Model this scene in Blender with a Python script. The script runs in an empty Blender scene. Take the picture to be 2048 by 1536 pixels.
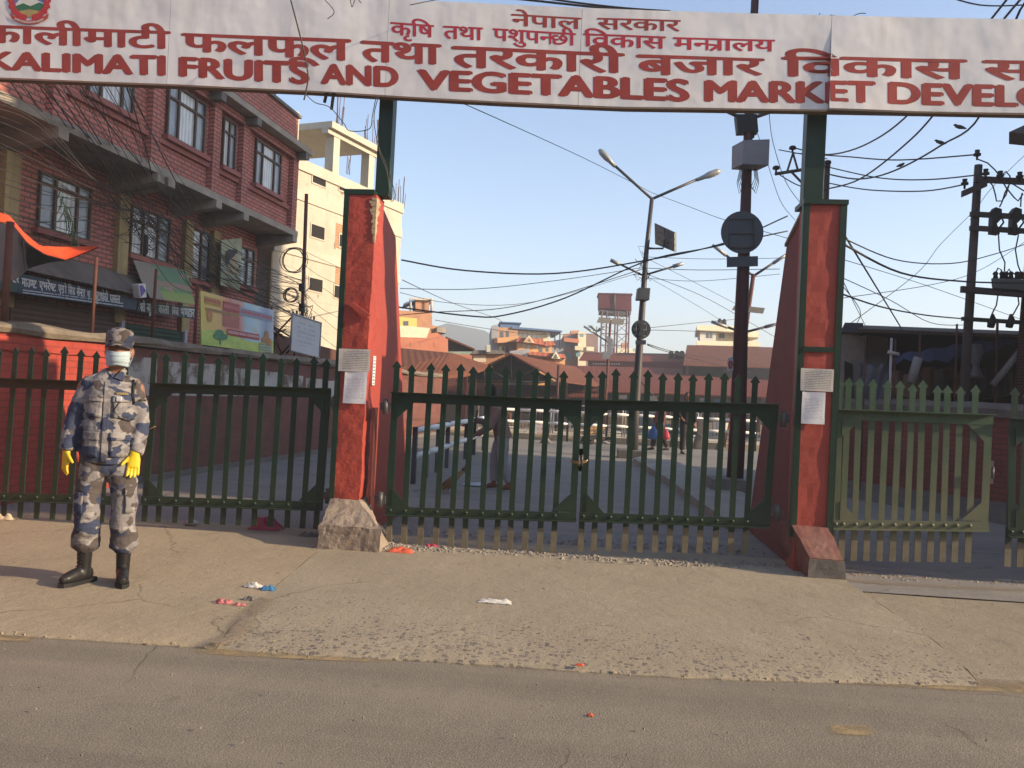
import bpy, bmesh, math, random
from mathutils import Vector, Matrix, noise
from mathutils.bvhtree import BVHTree
random.seed(7)
SC = bpy.context.scene
COL = SC.collection
R_ = math.radians

# ---------------------------------------------------------------- camera
F = 1680.0; EYE = 1.45; YAW = R_(5.5); PITCH = R_(0.6); ROLL = 0.046
_r0 = Vector((math.cos(YAW), math.sin(YAW), 0)); _f0 = Vector((-math.sin(YAW), math.cos(YAW), 0)); _z = Vector((0, 0, 1))
_f = _f0 * math.cos(PITCH) + _z * math.sin(PITCH); _u0 = _z * math.cos(PITCH) - _f0 * math.sin(PITCH)
CR = _r0 * math.cos(ROLL) + _u0 * math.sin(ROLL); CU = _u0 * math.cos(ROLL) - _r0 * math.sin(ROLL); CF = _f
CC = Vector((0, 0, EYE))
cam = bpy.data.cameras.new('camera'); cam.sensor_width = 36; cam.lens = F / 2048 * 36; cam.clip_end = 9000; cam.clip_start = .05
camo = bpy.data.objects.new('camera', cam); COL.objects.link(camo)
camo.matrix_world = Matrix(((CR.x, CU.x, -CF.x, 0), (CR.y, CU.y, -CF.y, 0), (CR.z, CU.z, -CF.z, EYE), (0, 0, 0, 1)))
SC.camera = camo

# ---------------------------------------------------------------- sky and sun
SUN_T = R_(9.5); SUN_EL = R_(21.0)          # sun stands to the right, a little on the street side
world = bpy.data.worlds.new('World'); SC.world = world; world.use_nodes = True
wn = world.node_tree.nodes; wl = world.node_tree.links
sky = wn.new('ShaderNodeTexSky'); sky.sky_type = 'NISHITA'; sky.sun_disc = False
sky.sun_elevation = SUN_EL; sky.altitude = 1300; sky.air_density = 1.0; sky.dust_density = 2.2; sky.ozone_density = 1.2
sdir = Vector((math.cos(SUN_T) * math.cos(SUN_EL), -math.sin(SUN_T) * math.cos(SUN_EL), math.sin(SUN_EL)))
sky.sun_rotation = math.atan2(sdir.x, sdir.y)
wl.new(sky.outputs[0], wn['Background'].inputs[0]); wn['Background'].inputs[1].default_value = 0.15
sun = bpy.data.lights.new('sun', 'SUN'); sun.energy = 4.5; sun.angle = R_(0.55); sun.color = (1.0, 0.79, 0.53)
suno = bpy.data.objects.new('sun', sun); COL.objects.link(suno)
suno.rotation_euler = sdir.to_track_quat('Z', 'Y').to_euler(); suno.location = (20, -6, 12)
SC.view_settings.view_transform = 'Standard'; SC.view_settings.look = 'None'
SC.view_settings.exposure = 0.98; SC.view_settings.gamma = 1

# ---------------------------------------------------------------- pixel -> place helpers (photo pixels, 2048 x 1536)
def ray(x, y): return CR * ((x - 1024) / F) - CU * ((y - 768) / F) + CF
def gnd(x, y, z=0.0):
    d = ray(x, y); return CC + d * ((z - EYE) / d.z)
def atY(x, y, Y):
    d = ray(x, y); return CC + d * (Y / d.y)
def P(x, y, d): return CC + ray(x, y) * d
WA = gnd(300, 960); WB = gnd(640, 905)
WU = (WB - WA).normalized(); WN = Vector((WU.y, -WU.x, 0))
def fpt(x, y, o):                                # (along, up) on the plane o metres behind the lane wall
    d = ray(x, y); p0 = WA - WN * o
    p = CC + d * ((p0 - CC).dot(WN) / d.dot(WN)); return (p - WA).dot(WU), p.z
FM = Matrix(((WU.x, -WN.x, 0, WA.x), (WU.y, -WN.y, 0, WA.y), (0, 0, 1, 0), (0, 0, 0, 1)))   # local (along, back, up)

# ---------------------------------------------------------------- mesh builder
class MB:
    def __init__(s): s.v = []; s.f = []; s.uv = []; s.smooth = []
    def face(s, pts, uv=None, sm=False):
        b = len(s.v); s.v += [Vector(p) for p in pts]; s.f.append(list(range(b, b + len(pts))))
        if uv is None:
            p0 = Vector(pts[0]); e = (Vector(pts[1]) - p0); e = e.normalized() if e.length > 1e-9 else Vector((1, 0, 0))
            nn = e.cross(Vector(pts[-1]) - p0); nn = nn.normalized() if nn.length > 1e-12 else Vector((0, 0, 1)); g = nn.cross(e)
            uv = [((Vector(p) - p0).dot(e), (Vector(p) - p0).dot(g)) for p in pts]
        s.uv.append(uv); s.smooth.append(sm); return s
    def mesh(s, verts, faces, M=None, sm=False):
        for f in faces:
            s.face([(M @ Vector(verts[i])) if M else verts[i] for i in f], sm=sm)
        return s
    def box(s, x0, x1, y0, y1, z0, z1, M=None):
        if x0 > x1: x0, x1 = x1, x0
        if y0 > y1: y0, y1 = y1, y0
        if z0 > z1: z0, z1 = z1, z0
        c = [(x0, y0, z0), (x1, y0, z0), (x1, y1, z0), (x0, y1, z0), (x0, y0, z1), (x1, y0, z1), (x1, y1, z1), (x0, y1, z1)]
        return s.hexa(c, M)
    def hexa(s, c, M=None):
        c = [Vector(p) for p in c]
        if M: c = [M @ p for p in c]
        for q in ((0, 1, 5, 4), (1, 2, 6, 5), (2, 3, 7, 6), (3, 0, 4, 7), (4, 5, 6, 7), (3, 2, 1, 0)):
            s.face([c[i] for i in q])
        return s
    def prism(s, poly, off, M=None):              # polygon points (3D) extruded by a vector
        a = [Vector(p) for p in poly]; off = Vector(off); b = [p + off for p in a]
        if M: a = [M @ p for p in a]; b = [M @ p for p in b]
        s.face(a[::-1]); s.face(b); n = len(a)
        for i in range(n): s.face([a[i], a[(i + 1) % n], b[(i + 1) % n], b[i]])
        return s
    def tube(s, pts, r, seg=8, cap=True, sm=True, M=None):
        pts = [Vector(p) for p in pts]
        if M: pts = [M @ p for p in pts]
        rs = r if isinstance(r, (list, tuple)) else [r] * len(pts); rings = []; prev = None
        for i, p in enumerate(pts):
            t = (pts[min(i + 1, len(pts) - 1)] - pts[max(i - 1, 0)]).normalized()
            if prev is None:
                a = t.orthogonal().normalized()
            else:
                a = prev - t * prev.dot(t); a = a.normalized() if a.length > 1e-6 else t.orthogonal().normalized()
            prev = a; b = t.cross(a)
            rings.append([p + (a * math.cos(2 * math.pi * k / seg) + b * math.sin(2 * math.pi * k / seg)) * rs[i] for k in range(seg)])
        s.rings(rings, cap, sm); return s
    def rings(s, rings, cap=True, sm=True):
        n = len(rings[0]); b0 = len(s.v)
        for rg in rings: s.v += rg
        L = 0.0
        for i in range(len(rings) - 1):
            l = (rings[i + 1][0] - rings[i][0]).length
            for k in range(n):
                k2 = (k + 1) % n
                s.f.append([b0 + i * n + k, b0 + i * n + k2, b0 + (i + 1) * n + k2, b0 + (i + 1) * n + k])
                s.uv.append([(k / n, L), ((k + 1) / n, L), ((k + 1) / n, L + l), (k / n, L + l)]); s.smooth.append(sm)
            L += l
        if cap:
            s.face(rings[0][::-1]); s.face(rings[-1])
        return s
    def loft(s, pts, ab, seg=14, side=(1, 0, 0), M=None, cap=True):   # ab: (half width along side, half depth)
        pts = [Vector(p) for p in pts]; rings = []
        for i, p in enumerate(pts):
            t = (pts[min(i + 1, len(pts) - 1)] - pts[max(i - 1, 0)]).normalized(); sd = Vector(side)
            a = (sd - t * sd.dot(t)).normalized(); b = t.cross(a); q = ab[i] if isinstance(ab[i], tuple) else (ab[i], ab[i])
            rg = [p + a * (q[0] * math.cos(2 * math.pi * k / seg)) + b * (q[1] * math.sin(2 * math.pi * k / seg)) for k in range(seg)]
            rings.append([M @ x for x in rg] if M else rg)
        return s.rings(rings, cap)
    def ball(s, c, r, seg=10, M=None):
        c = Vector(c); r = Vector(r) if not isinstance(r, (int, float)) else Vector((r, r, r)); pts = []; ab = []
        n = max(4, seg // 2 + 2); rings = []
        for i in range(n):
            th = math.pi * (i + .04) / (n - 1 + .08)
            rings.append([(c + Vector((r.x * math.sin(th) * math.cos(2 * math.pi * k / seg), r.y * math.sin(th) * math.sin(2 * math.pi * k / seg), -r.z * math.cos(th)))) for k in range(seg)])
        if M: rings = [[M @ p for p in rg] for rg in rings]
        return s.rings(rings)
    def me(s, name, org=None):
        m = bpy.data.meshes.new(name); o = Vector(org) if org is not None else Vector((0, 0, 0))
        m.from_pydata([p - o for p in s.v], [], s.f)
        ul = m.uv_layers.new(name='UVMap').data; k = 0
        for uv in s.uv:
            for q in uv: ul[k].uv = q; k += 1
        m.polygons.foreach_set('use_smooth', s.smooth); m.validate()
        if any(s.smooth):
            bm = bmesh.new(); bm.from_mesh(m); bmesh.ops.remove_doubles(bm, verts=bm.verts, dist=2e-5); bm.to_mesh(m); bm.free()
        return m

WLOC = {}
def tag(o, label=None, cat=None, group=None, kind=None):
    if label: o['label'] = label
    if cat: o['category'] = cat
    if group: o['group'] = group
    if kind: o['kind'] = kind
    return o
def thing(name, label, cat, loc, group=None):
    o = bpy.data.objects.new(name, None); COL.objects.link(o); o.location = loc; o.empty_display_size = .2
    WLOC[o.name] = Vector(loc); return tag(o, label, cat, group)
def part(name, mb, mat, parent, label=None, bevel=0):
    org = WLOC[parent.name]
    m = mb if isinstance(mb, bpy.types.Mesh) else mb.me(name, org)
    if isinstance(mb, bpy.types.Mesh) and not mb.get('_local'):
        m.transform(Matrix.Translation(-org)); m['_local'] = 1
    if mat and not m.materials: m.materials.append(mat)
    o = bpy.data.objects.new(name, m); COL.objects.link(o); o.parent = parent; WLOC[o.name] = org
    if label: o['label'] = label
    if bevel: addbevel(o, bevel)
    return o
def addbevel(o, w, seg=2):
    b = o.modifiers.new('bevel', 'BEVEL'); b.width = w; b.segments = seg; b.limit_method = 'ANGLE'; b.angle_limit = R_(40)
    w_ = o.modifiers.new('weld', 'WELD'); w_.merge_threshold = .0004
    o.modifiers.move(len(o.modifiers) - 1, 0)
def solo(name, mb, mat, label, cat, group=None, kind=None, org=None, bevel=0):
    if org is None:
        xs = [p for p in mb.v]; org = Vector((sum(p.x for p in xs) / len(xs), sum(p.y for p in xs) / len(xs), min(p.z for p in xs)))
    m = mb.me(name, org); m.materials.append(mat)
    o = bpy.data.objects.new(name, m); COL.objects.link(o); o.location = org; WLOC[o.name] = Vector(org)
    if bevel: addbevel(o, bevel)
    return tag(o, label, cat, group, kind)
def copy_tree(o, delta, parent=None):
    c = o.copy(); COL.objects.link(c)
    if parent: c.parent = parent
    else: c.location = Vector(o.location) + Vector(delta)
    for ch in o.children: copy_tree(ch, delta, c)
    return c
def baked(mb, voxel, smooth=4, name='body'):     # union of lofts as one continuous smooth surface
    m = mb.me(name); o = bpy.data.objects.new('tmp', m); COL.objects.link(o)
    r = o.modifiers.new('r', 'REMESH'); r.mode = 'VOXEL'; r.voxel_size = voxel; r.use_smooth_shade = True
    if smooth:
        q = o.modifiers.new('s', 'SMOOTH'); q.factor = .5; q.iterations = smooth
    dg = bpy.context.evaluated_depsgraph_get(); dg.update()
    res = bpy.data.meshes.new_from_object(o.evaluated_get(dg)); bpy.data.objects.remove(o)
    res.polygons.foreach_set('use_smooth', [True] * len(res.polygons)); return res
def bvh_of(m): return BVHTree.FromPolygons([v.co.copy() for v in m.vertices], [list(p.vertices) for p in m.polygons])

# ---------------------------------------------------------------- materials
class N:
    def __init__(s, name):
        s.m = bpy.data.materials.new(name); s.m.use_nodes = True; s.t = s.m.node_tree; s.n = s.t.nodes; s.b = s.n['Principled BSDF']; s.c = None
    def new(s, ty, **kw):
        n = s.n.new(ty)
        for k, v in kw.items():
            if k.startswith('i_'): n.inputs[int(k[2:])].default_value = v
            else: setattr(n, k, v)
        return n
    def link(s, a, b): s.t.links.new(a, b)
    def obj(s):
        if not s.c: s.c = s.new('ShaderNodeTexCoord')
        return s.c.outputs['Object']
    def uv(s):
        if not s.c: s.c = s.new('ShaderNodeTexCoord')
        return s.c.outputs['UV']
    def noise(s, scale, detail=4, rough=.6, vec=None, stretch=None):
        n = s.new('ShaderNodeTexNoise'); n.inputs['Scale'].default_value = scale; n.inputs['Detail'].default_value = detail; n.inputs['Roughness'].default_value = rough
        v = vec or s.obj()
        if stretch:
            mp = s.new('ShaderNodeMapping'); mp.inputs['Scale'].default_value = stretch; s.link(v, mp.inputs[0]); v = mp.outputs[0]
        s.link(v, n.inputs['Vector']); return n.outputs[0]
    def ramp(s, f, stops, interp='LINEAR'):
        n = s.new('ShaderNodeValToRGB'); e = n.color_ramp.elements; n.color_ramp.interpolation = interp
        while len(e) < len(stops): e.new(.5)
        for q, (p, c) in zip(e, stops):
            q.position = p; q.color = (c, c, c, 1) if isinstance(c, (int, float)) else (*c[:3], 1)
        s.link(f, n.inputs[0]); return n.outputs[0]
    def mix(s, f, a, b, ty='MIX'):
        n = s.new('ShaderNodeMix', data_type='RGBA', blend_type=ty)
        for k, v in ((0, f), (6, a), (7, b)):
            if hasattr(v, 'links'): s.link(v, n.inputs[k])
            elif k == 0: n.inputs[0].default_value = v
            else: n.inputs[k].default_value = (*v[:3], 1)
        return n.outputs[2]
    def math(s, op, a, b=0.0, c=0.0):
        n = s.new('ShaderNodeMath', operation=op)
        for k, v in enumerate((a, b, c)):
            if hasattr(v, 'links'): s.link(v, n.inputs[k])
            else: n.inputs[k].default_value = v
        return n.outputs[0]
    def sep(s, v):
        n = s.new('ShaderNodeSeparateXYZ'); s.link(v, n.inputs[0]); return n.outputs
    def cracks(s, scale, width, mask_lo, mask_hi, wob=.35):
        nz = s.new('ShaderNodeTexNoise'); nz.inputs['Scale'].default_value = 2.4; nz.inputs['Detail'].default_value = 6; s.link(s.obj(), nz.inputs['Vector'])
        sb = s.new('ShaderNodeVectorMath', operation='SUBTRACT'); s.link(nz.outputs['Color'], sb.inputs[0]); sb.inputs[1].default_value = (.5, .5, .5)
        ma = s.new('ShaderNodeVectorMath', operation='MULTIPLY_ADD'); s.link(sb.outputs[0], ma.inputs[0]); ma.inputs[1].default_value = (wob, wob, 0); s.link(s.obj(), ma.inputs[2])
        v = s.new('ShaderNodeTexVoronoi', feature='DISTANCE_TO_EDGE'); v.inputs['Scale'].default_value = scale; s.link(ma.outputs[0], v.inputs['Vector'])
        k = s.ramp(v.outputs['Distance'], [(0, 1), (width, 0)]); return s.math('MULTIPLY', k, s.ramp(s.noise(.55, 3, .5), [(mask_lo, 0), (mask_hi, 1)]))
    def bump(s, h, st=.3, dist=.01):
        n = s.new('ShaderNodeBump'); n.inputs['Strength'].default_value = st; n.inputs['Distance'].default_value = dist
        s.link(h, n.inputs['Height'])
        if s.b.inputs['Normal'].links: s.link(s.b.inputs['Normal'].links[0].from_socket, n.inputs['Normal'])
        s.link(n.outputs[0], s.b.inputs['Normal']); return s
    def col(s, c):
        if hasattr(c, 'links'): s.link(c, s.b.inputs['Base Color'])
        else: s.b.inputs['Base Color'].default_value = (*c[:3], 1)
        return s
    def set(s, rough=None, metal=None, spec=None, **kw):
        if rough is not None: s.b.inputs['Roughness'].default_value = rough
        if metal is not None: s.b.inputs['Metallic'].default_value = metal
        if spec is not None: s.b.inputs['Specular IOR Level'].default_value = spec
        return s
def sc(c, k): return tuple(min(1, x * k) for x in c)
def basic(name, col, rough=.8, var=.22, scale=2.5, bump=.25, bscale=45, metal=0, spec=.35, dirt=None, dirt_amt=.5, dscale=1.6, bdist=.004, chips=None):
    n = N(name); f = n.noise(scale, 6, .65); c = n.ramp(f, [(.28, sc(col, 1 - var)), (.72, sc(col, 1 + var))])
    f2 = n.noise(scale * 14, 3, .6); c = n.mix(.35, c, n.ramp(f2, [(.3, sc(col, .72)), (.7, sc(col, 1.22))]))
    if dirt:
        d = n.ramp(n.noise(dscale, 7, .7), [(.5 - dirt_amt * .22, 0), (.78 - dirt_amt * .2, 1)]); c = n.mix(n.math('MULTIPLY', d, dirt_amt), c, dirt)
    if chips:
        k = n.ramp(n.noise(9, 6, .75), [(.66, 0), (.69, 1)]); c = n.mix(k, c, chips)
    n.col(c).set(rough, metal, spec)
    if bump: n.bump(n.noise(bscale, 4, .6), bump, bdist)
    return n.m
def streaked(name, col, dirt, amt=.5, rough=.8, sx=5, var=.2):   # rain streaks down a wall
    n = N(name); f = n.noise(2.2, 6, .65); c = n.ramp(f, [(.28, sc(col, 1 - var)), (.72, sc(col, 1 + var))])
    st = n.noise(1.0, 6, .7, stretch=(sx, sx, .35)); c = n.mix(n.math('MULTIPLY', n.ramp(st, [(.45, 0), (.7, 1)]), amt), c, dirt)
    n.col(c).set(rough, 0, .3).bump(n.noise(30, 5, .65), .35, .006); return n.m
def brick(name, c1, c2, mortar, w=.24, h=.075, ms=.012, rough=.85, stain=(.03, .025, .02), samt=.4, paint=None, pamt=0):
    n = N(name); t = n.new('ShaderNodeTexBrick'); t.inputs['Scale'].default_value = 1; t.inputs['Brick Width'].default_value = w; t.inputs['Row Height'].default_value = h
    t.inputs['Mortar Size'].default_value = ms; t.inputs['Mortar Smooth'].default_value = .3; t.inputs['Bias'].default_value = 0
    t.inputs['Color1'].default_value = (*c1, 1); t.inputs['Color2'].default_value = (*c2, 1); t.inputs['Mortar'].default_value = (*mortar, 1)
    n.link(n.uv(), t.inputs[0]); c = n.mix(.6, t.outputs[0], n.ramp(n.noise(2.0, 6, .7), [(.3, .62), (.7, 1.25)]), 'MULTIPLY')
    c = n.mix(n.math('MULTIPLY', n.ramp(n.noise(.9, 7, .7), [(.5, 0), (.75, 1)]), samt), c, stain)
    if paint: c = n.mix(n.math('MULTIPLY', n.ramp(n.noise(1.3, 8, .75), [(.42, 1), (.55, 0)]), pamt), c, paint)
    n.col(c).set(rough, 0, .3).bump(t.outputs[1], -.5, .008).bump(n.noise(60, 3), .2, .003); return n.m
def ribbed(name, col, pitch=.076, axis=0, rough=.9, depth=.012, dirt=(.05, .035, .028), amt=.45, metal=0, var=.2):
    n = N(name); x = n.sep(n.uv())[axis]; w = n.math('SINE', n.math('MULTIPLY', x, 2 * math.pi / pitch))
    f = n.noise(1.4, 7, .7); c = n.ramp(f, [(.3, sc(col, 1 - var)), (.7, sc(col, 1 + var))])
    c = n.mix(n.math('MULTIPLY', n.ramp(n.noise(.8, 8, .75, stretch=(1, 4, 1)), [(.48, 0), (.7, 1)]), amt), c, dirt)
    n.col(c).set(rough, metal, .1).bump(w, .35, depth * .6); return n.m
def glass(name, tint=(.75, .85, .9), k=.35, rough=.03):
    n = N(name); o = n.n['Material Output']; tr = n.new('ShaderNodeBsdfTransparent'); tr.inputs[0].default_value = (*tint, 1)
    gl = n.new('ShaderNodeBsdfGlossy'); gl.inputs['Roughness'].default_value = rough
    fr = n.new('ShaderNodeFresnel'); fr.inputs[0].default_value = 1.5; mx = n.new('ShaderNodeMixShader')
    n.link(n.math('MULTIPLY_ADD', fr.outputs[0], .9, k * .2), mx.inputs[0]); n.link(tr.outputs[0], mx.inputs[1]); n.link(gl.outputs[0], mx.inputs[2]); n.link(mx.outputs[0], o.inputs[0]); return n.m
def printed(name, paper, ink, rows=18, cols=26, thr=.5, head=True, fold=.0, x0=.1, x1=.9, y0=.08, y1=.92):   # rows of small writing, too small to read
    n = N(name); x, y, _ = n.sep(n.uv())
    row = n.math('FLOOR', n.math('MULTIPLY', y, rows)); fr = n.math('FRACT', n.math('MULTIPLY', y, rows))
    cb = n.new('ShaderNodeCombineXYZ'); n.link(n.math('MULTIPLY', x, cols), cb.inputs[0]); n.link(n.math('MULTIPLY', row, 7.31), cb.inputs[1])
    w = n.new('ShaderNodeTexNoise'); w.inputs['Scale'].default_value = 1.3; w.inputs['Detail'].default_value = 2; n.link(cb.outputs[0], w.inputs['Vector'])
    k = n.math('MULTIPLY', n.math('GREATER_THAN', w.outputs[0], thr - .05), n.math('MULTIPLY', n.math('GREATER_THAN', fr, .32), n.math('LESS_THAN', fr, .78)))
    for q, op, lim in ((x, 'GREATER_THAN', x0), (x, 'LESS_THAN', x1), (y, 'GREATER_THAN', y0), (y, 'LESS_THAN', y1)): k = n.math('MULTIPLY', k, n.math(op, q, lim))
    base = n.ramp(n.noise(6, 5), [(.3, sc(paper, .86)), (.7, paper)])
    n.col(n.mix(n.math('MULTIPLY', k, .75), base, ink)).set(.75, 0, .3).bump(n.noise(7, 3), .4, .01); return n.m

GREEN = basic('green gate paint', (.006, .028, .0165), .45, .3, 6, .15, 90, spec=.35, dirt=(.035, .045, .028), dirt_amt=.25, dscale=5, chips=(.06, .07, .05))
GREEN2 = basic('sunlit copy of worn gate green', (.026, .070, .038), .5, .35, 6, .15, 90, spec=.4, dirt=(.075, .080, .045), dirt_amt=.4, dscale=3, chips=(.15, .16, .10))  # lighter copy of GREEN; the right leaf's sunlight is put into colour
def dusty(m, tan, z0, z1, amt):                  # road dust settled on the lower part
    t = m.node_tree; b = t.nodes['Principled BSDF']; src = b.inputs['Base Color'].links[0].from_socket; tc = t.nodes.new('ShaderNodeTexCoord'); sp = t.nodes.new('ShaderNodeSeparateXYZ'); t.links.new(tc.outputs['Object'], sp.inputs[0])
    nz = t.nodes.new('ShaderNodeTexNoise'); nz.inputs['Scale'].default_value = 4; nz.inputs['Detail'].default_value = 6; t.links.new(tc.outputs['Object'], nz.inputs['Vector'])
    mr = t.nodes.new('ShaderNodeMapRange'); mr.inputs[1].default_value = z0; mr.inputs[2].default_value = z1; mr.inputs[3].default_value = amt; mr.inputs[4].default_value = 0; t.links.new(sp.outputs[2], mr.inputs[0])
    mu = t.nodes.new('ShaderNodeMath'); mu.operation = 'MULTIPLY'; mu.use_clamp = True; t.links.new(mr.outputs[0], mu.inputs[0]); ad = t.nodes.new('ShaderNodeMath'); ad.operation = 'MULTIPLY'; ad.inputs[1].default_value = 1.9; t.links.new(nz.outputs[0], ad.inputs[0]); t.links.new(ad.outputs[0], mu.inputs[1])
    mx = t.nodes.new('ShaderNodeMix'); mx.data_type = 'RGBA'; mx.inputs[7].default_value = (*tan, 1); t.links.new(mu.outputs[0], mx.inputs[0]); t.links.new(src, mx.inputs[6]); t.links.new(mx.outputs[2], b.inputs['Base Color'])
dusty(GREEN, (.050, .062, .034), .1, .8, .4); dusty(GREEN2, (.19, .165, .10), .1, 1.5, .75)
GDUST = basic('dusty picket ends', (.17, .145, .095), .8, .3, 9, .2, 80, dirt=(.05, .05, .03), dirt_amt=.4, dscale=7)
REDP = basic('red pillar plaster', (.34, .056, .038), .62, .10, 3, .35, 42, dirt=(.26, .042, .032), dirt_amt=.4, dscale=2.2, bdist=.006)
REDW = basic('shaded copy of pillar red', (.19, .034, .032), .75, .2, 3, .3, 30, dirt=(.13, .032, .03), dirt_amt=.5, bdist=.008)  # darker copy of REDP; shade on the right wing is put into colour
CONC = basic('raw concrete', (.33, .29, .235), .9, .22, 2.5, .5, 30, dirt=(.13, .11, .09), dirt_amt=.5, bdist=.008)
CONCD = basic('grey weathered concrete', (.19, .17, .15), .9, .25, 2.0, .5, 26, dirt=(.07, .06, .055), dirt_amt=.6, bdist=.008)
CONCP = basic('pale new concrete', (.52, .47, .38), .9, .12, 1.2, .35, 20, dirt=(.40, .33, .24), dirt_amt=.4, bdist=.01)
RUST = basic('rusty red brown steel', (.12, .045, .030), .75, .3, 6, .2, 60, dirt=(.06, .03, .022), dirt_amt=.5)
STEEL = basic('dark grey steel', (.075, .072, .075), .5, .25, 6, .1, 70, metal=.3, spec=.5, dirt=(.11, .085, .06), dirt_amt=.4)
GALV = basic('light grey metal', (.36, .36, .36), .45, .15, 5, .1, 70, metal=.3, spec=.5, dirt=(.2, .18, .15), dirt_amt=.4)
BLACK = basic('black rubber', (.012, .012, .013), .6, .2, 8, .1, 60)
WHITEP = basic('worn white paint', (.66, .64, .60), .6, .12, 6, .15, 60, dirt=(.32, .28, .24), dirt_amt=.45)
REDL = basic('chipped red pillar plaster', (.36, .056, .037), .62, .16, 3, .6, 34, dirt=(.25, .040, .030), dirt_amt=.4, dscale=2.2, bdist=.010, chips=(.40, .13, .09))
MAROON = basic('maroon painted post', (.070, .022, .022), .6, .25, 5, .2, 50, dirt=(.05, .02, .02), dirt_amt=.5)
WOODD = basic('dark stained wood', (.085, .048, .034), .6, .3, 6, .2, 50)
DARKIN = basic('painted interior shade', (.022, .019, .018), .95, .3, 3, 0)  # near black colour stands in for shade inside openings and rooms
PLAST = basic('grey plastic sheet', (.30, .30, .31), .35, .3, 5, .6, 12, bdist=.02)
# ================================================================ ground
def flat(pts, z=0): return [Vector((p.x, p.y, z)) for p in pts]
n = N('dusty earth'); c = n.ramp(n.noise(.5, 8, .7), [(.3, (.19, .155, .115)), (.7, (.30, .245, .175))])
n.col(c).set(.95, 0, .2).bump(n.noise(12, 8, .7), .6, .03); EARTH = n.m
solo('ground', MB().face([(-600, -38, -.09), (600, -38, -.09), (600, 515, -.09), (-600, 515, -.09)]), EARTH, 'bare dusty ground around the market', 'ground', kind='structure', org=(0, 0, 0))

def asphalt(name, lo, hi, dust, damt, speck=.5, crack=True):
    n = N(name); big = n.noise(.7, 7, .65); c = n.ramp(big, [(.3, lo), (.7, hi)])
    fine = n.noise(130, 2, .7); c = n.mix(speck, c, n.ramp(fine, [(.35, sc(lo, .45)), (.5, lo), (.68, sc(hi, 1.9))]), 'MIX')
    v = n.new('ShaderNodeTexVoronoi'); v.inputs['Scale'].default_value = 85; n.link(n.obj(), v.inputs[0])
    c = n.mix(n.ramp(v.outputs['Distance'], [(.10, .38), (.30, 0)]), c, sc(hi, 1.55))
    dd = n.ramp(n.noise(1.7, 9, .72, stretch=(.55, 1, 1)), [(.44, 0), (.72, 1)]); c = n.mix(n.math('MULTIPLY', dd, damt), c, dust)
    st = n.ramp(n.noise(2.3, 5, .6), [(.67, 0), (.72, 1)]); c = n.mix(n.math('MULTIPLY', st, .45), c, sc(lo, .6))
    tr = n.noise(1.0, 5, .6, stretch=(.18, 2.2, 1)); c = n.mix(n.math('MULTIPLY', n.ramp(tr, [(.45, 0), (.68, 1)]), .30), c, sc(lo, .62)); tr2 = n.noise(1.3, 5, .6, stretch=(.12, 3.0, 1)); c = n.mix(n.math('MULTIPLY', n.ramp(tr2, [(.5, 0), (.7, 1)]), .35), c, dust)
    oil = n.ramp(n.noise(4.3, 3, .5), [(.70, 0), (.76, 1)]); c = n.mix(n.math('MULTIPLY', oil, .5), c, sc(lo, .4)); ck = n.cracks(.75, .007, .52, .60); c = n.mix(n.math('MULTIPLY', ck, .75), c, sc(lo, .3))
    n.col(c).set(.88, 0, .3).bump(ck, -.6, .01).bump(fine, .5, .006).bump(v.outputs['Distance'], .3, .004).bump(n.noise(5, 5), .25, .03); return n.m
ROADM = asphalt('street asphalt', (.176, .152, .116), (.226, .196, .152), (.275, .228, .165), .5)
LANEM = asphalt('lane asphalt', (.180, .168, .155), (.235, .22, .20), (.31, .26, .20), .6, .35)
e = [gnd(-700, 1246, -.03), gnd(0, 1262, -.03), gnd(400, 1291, -.03), gnd(1000, 1335, -.03), gnd(1500, 1352, -.03), gnd(1960, 1362, -.03), gnd(2700, 1385, -.03)]
pts = [Vector((-60, -30, -.03)), Vector((60, -30, -.03)), Vector((60, e[-1].y + .4, -.03))] + e[::-1] + [Vector((-60, e[0].y - .3, -.03))]
solo('road', MB().face(pts), ROADM, 'grey worn asphalt street across the foreground', 'road', kind='structure', org=(0, 0, 0))
# patch under the slabs so that the far side of the road edge is closed
solo('lane', MB().face([(-14, 7.0, -.012), (16, 7.0, -.012), (16, 27.2, -.012), (-14, 27.2, -.012)]), LANEM, 'shaded asphalt lane behind the gates', 'road', kind='structure', org=(0, 7, 0))
solo('plaza', MB().face([(-40, 27.2, -.03), (60, 27.2, -.03), (60, 75, -.03), (-40, 75, -.03)]), EARTH, 'sunlit dusty market yard beyond the barriers', 'ground', kind='structure', org=(0, 27, 0))

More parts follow.
